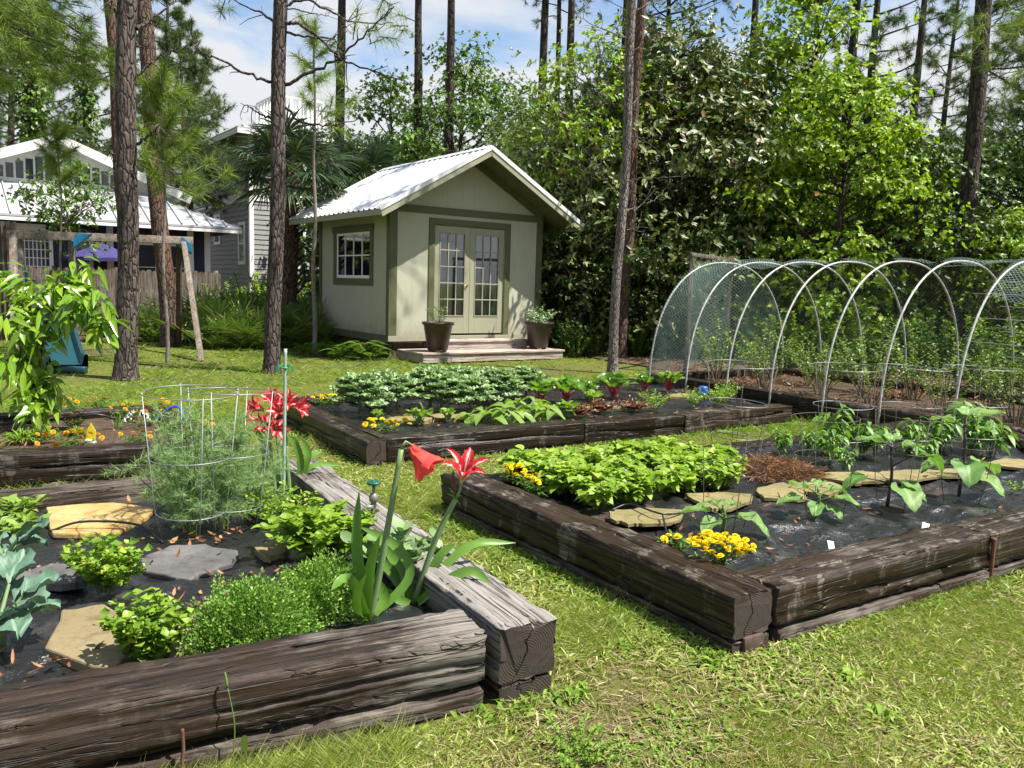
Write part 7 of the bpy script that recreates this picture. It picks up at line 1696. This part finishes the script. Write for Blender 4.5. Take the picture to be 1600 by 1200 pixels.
# clover-like tuft, foxtail stalks and round leaves at the near timber
plant('feathery_weed', 'feathery bright weed clump in the grass at the bottom edge', 'weed', G(905, 1190), *herb_mb(26, .1, .14, 26, .018, .008, DIAM, .2, .1, .0015, .2, .5, .05), 'weed')
for (px, py, s, lb) in ((1380, 1125, 1.0, 'broad leafed grass rosette in the front lawn'), (1120, 1040, .9, 'leafy weed at the corner of the large bed'), (1330, 1060, .8, 'pale leafy weed behind the grass rosette'), (960, 1010, .7, 'low weed on the path between the beds')):
    plant('weed_rosette', lb, 'weed', G(px, py), None, tuft(26, .13 * s, 1.9, .02, .8), 'weed')
for (px, py, h, lb) in ((362, 1205, .14, 'green foxtail stalk before the front timber'), (700, 1110, .1, 'thin grass stalk under the timber end')):
    g = G(px, py, .0); mb = MB(); tube(mb, spline([(0, 0, 0), (.01, 0, h), (-.01, 0, h * 1.9)], 10), np.linspace(.0022, .0015, 10), 5); tube(mb, spline([(-.01, 0, h * 1.85), (-.016, 0, h * 2.2)], 5), [.003, .004, .004, .003, .001], 6); tag(mb.build('grass_stalk', ML['stem'], None, tuple(g)), lb, 'weed')
g = G(385, 1215, 0); mb = MB(); tube(mb, spline([(0, 0, 0), (.004, -.01, .07), (0, -.012, .10)], 6), .0018, 4); a = np.linspace(0, 2 * math.pi, 18, endpoint=False); mb.add(np.stack([.0125 * np.cos(a), -.016 - .008 * np.cos(a), .115 + .026 * np.sin(a) + .004 * np.cos(a)], -1) + np.stack([a * 0, .006 * np.cos(a), a * 0], -1), [np.arange(18)])
tag(mb.build('round_leaf_weed', ML['weed'], None, tuple(g)), 'single round bright leaf standing before the front timber', 'weed')
g = G(296, 1215, .0); mb = MB(); tube(mb, spline([(0, -.02, 0), (-.012, -.02, .06), (-.008, -.02, .1), (-.01, -.02, .16)], 40), .0045 + .0012 * (np.arange(40) % 2), 8); tag(mb.build('rusty_rod', M_RUST, None, tuple(g)), 'twisted rusty rod sticking up before the front timber', 'rod')
g = G(42, 1225, .0); mb = MB(); lathe(mb, [(.001, 0), (.013, 0), (.0135, .05), (.012, .075), (.011, .08), (.001, .081)], 14); tag(mb.build('iron_stub', M_RUST, None, tuple(g)), 'short rusty iron stub at the bottom left corner', 'stub')
for k, (px, py, z) in enumerate(((46, 1085, .275), (180, 1072, .278), (740, 958, .28), (700, 964, .28))):
    pass
# dead leaves scattered in the beds, twigs and bits
dl_ = MB()
def scatter(n, quad, z, L):
    s, t = rng.uniform(.03, .97, (2, n, 1)); Q = [np.array([*q[:2], z]) for q in quad]; P = Q[0] * (1 - s) * (1 - t) + Q[1] * s * (1 - t) + Q[2] * s * t + Q[3] * (1 - s) * t
    k = wav(P, 3.3) + rng.normal(0, .4, n) > .25; P = P[k]; n = len(P); a = rng.uniform(0, 6.28, n)
    blades(dl_, P + ZU * rng.uniform(.004, .02, n)[:, None], unit(np.stack([np.cos(a), np.sin(a), rng.normal(0, .25, n)], -1)), unit(ZU + rng.normal(0, .4, (n, 3))), L * rng.uniform(.5, 1.3, n), L * .45 * rng.uniform(.5, 1.2, n), OVAL, -.3, .25)
scatter(1000, inner1, .150, .045); scatter(300, inner2, .19, .045); scatter(900, inner3, .135, .05); scatter(900, inner4, .18, .05); scatter(3500, inner5, .18, .06)
n = 9000; px = rng.uniform(-100, 1750, n); py = rng.uniform(505, 620, n); P = np.array([G(x, y, .026) for x, y in zip(px, py)]); P = P[inpoly(P, WOOD) & ~inpoly(P, excl[4])]; n = len(P); a = rng.uniform(0, 6.28, n)
blades(dl_, P, unit(np.stack([np.cos(a), np.sin(a), rng.normal(0, .25, n)], -1)), unit(ZU + rng.normal(0, .4, (n, 3))), rng.uniform(.05, .11, n), .045, OVAL, -.3, .25)
tag(dl_.build('fallen_leaves', ML['dead']), 'dry brown leaves scattered over beds and wood floor', 'leaves', None, 'stuff')
# strap label for the rusty block under the corner of the large bed
bk = lA + np.array([.0, -.008, 0]) + U * .13; mb = MB(); box(mb, (0, 0, 0), (.12, .02, .07), X=U, Y=-Vv); tag(mb.build('rusty_block', M_CAST, None, (bk[0], bk[1], .03), bevel=.006), 'ribbed rusty block below the corner of the large bed', 'block')
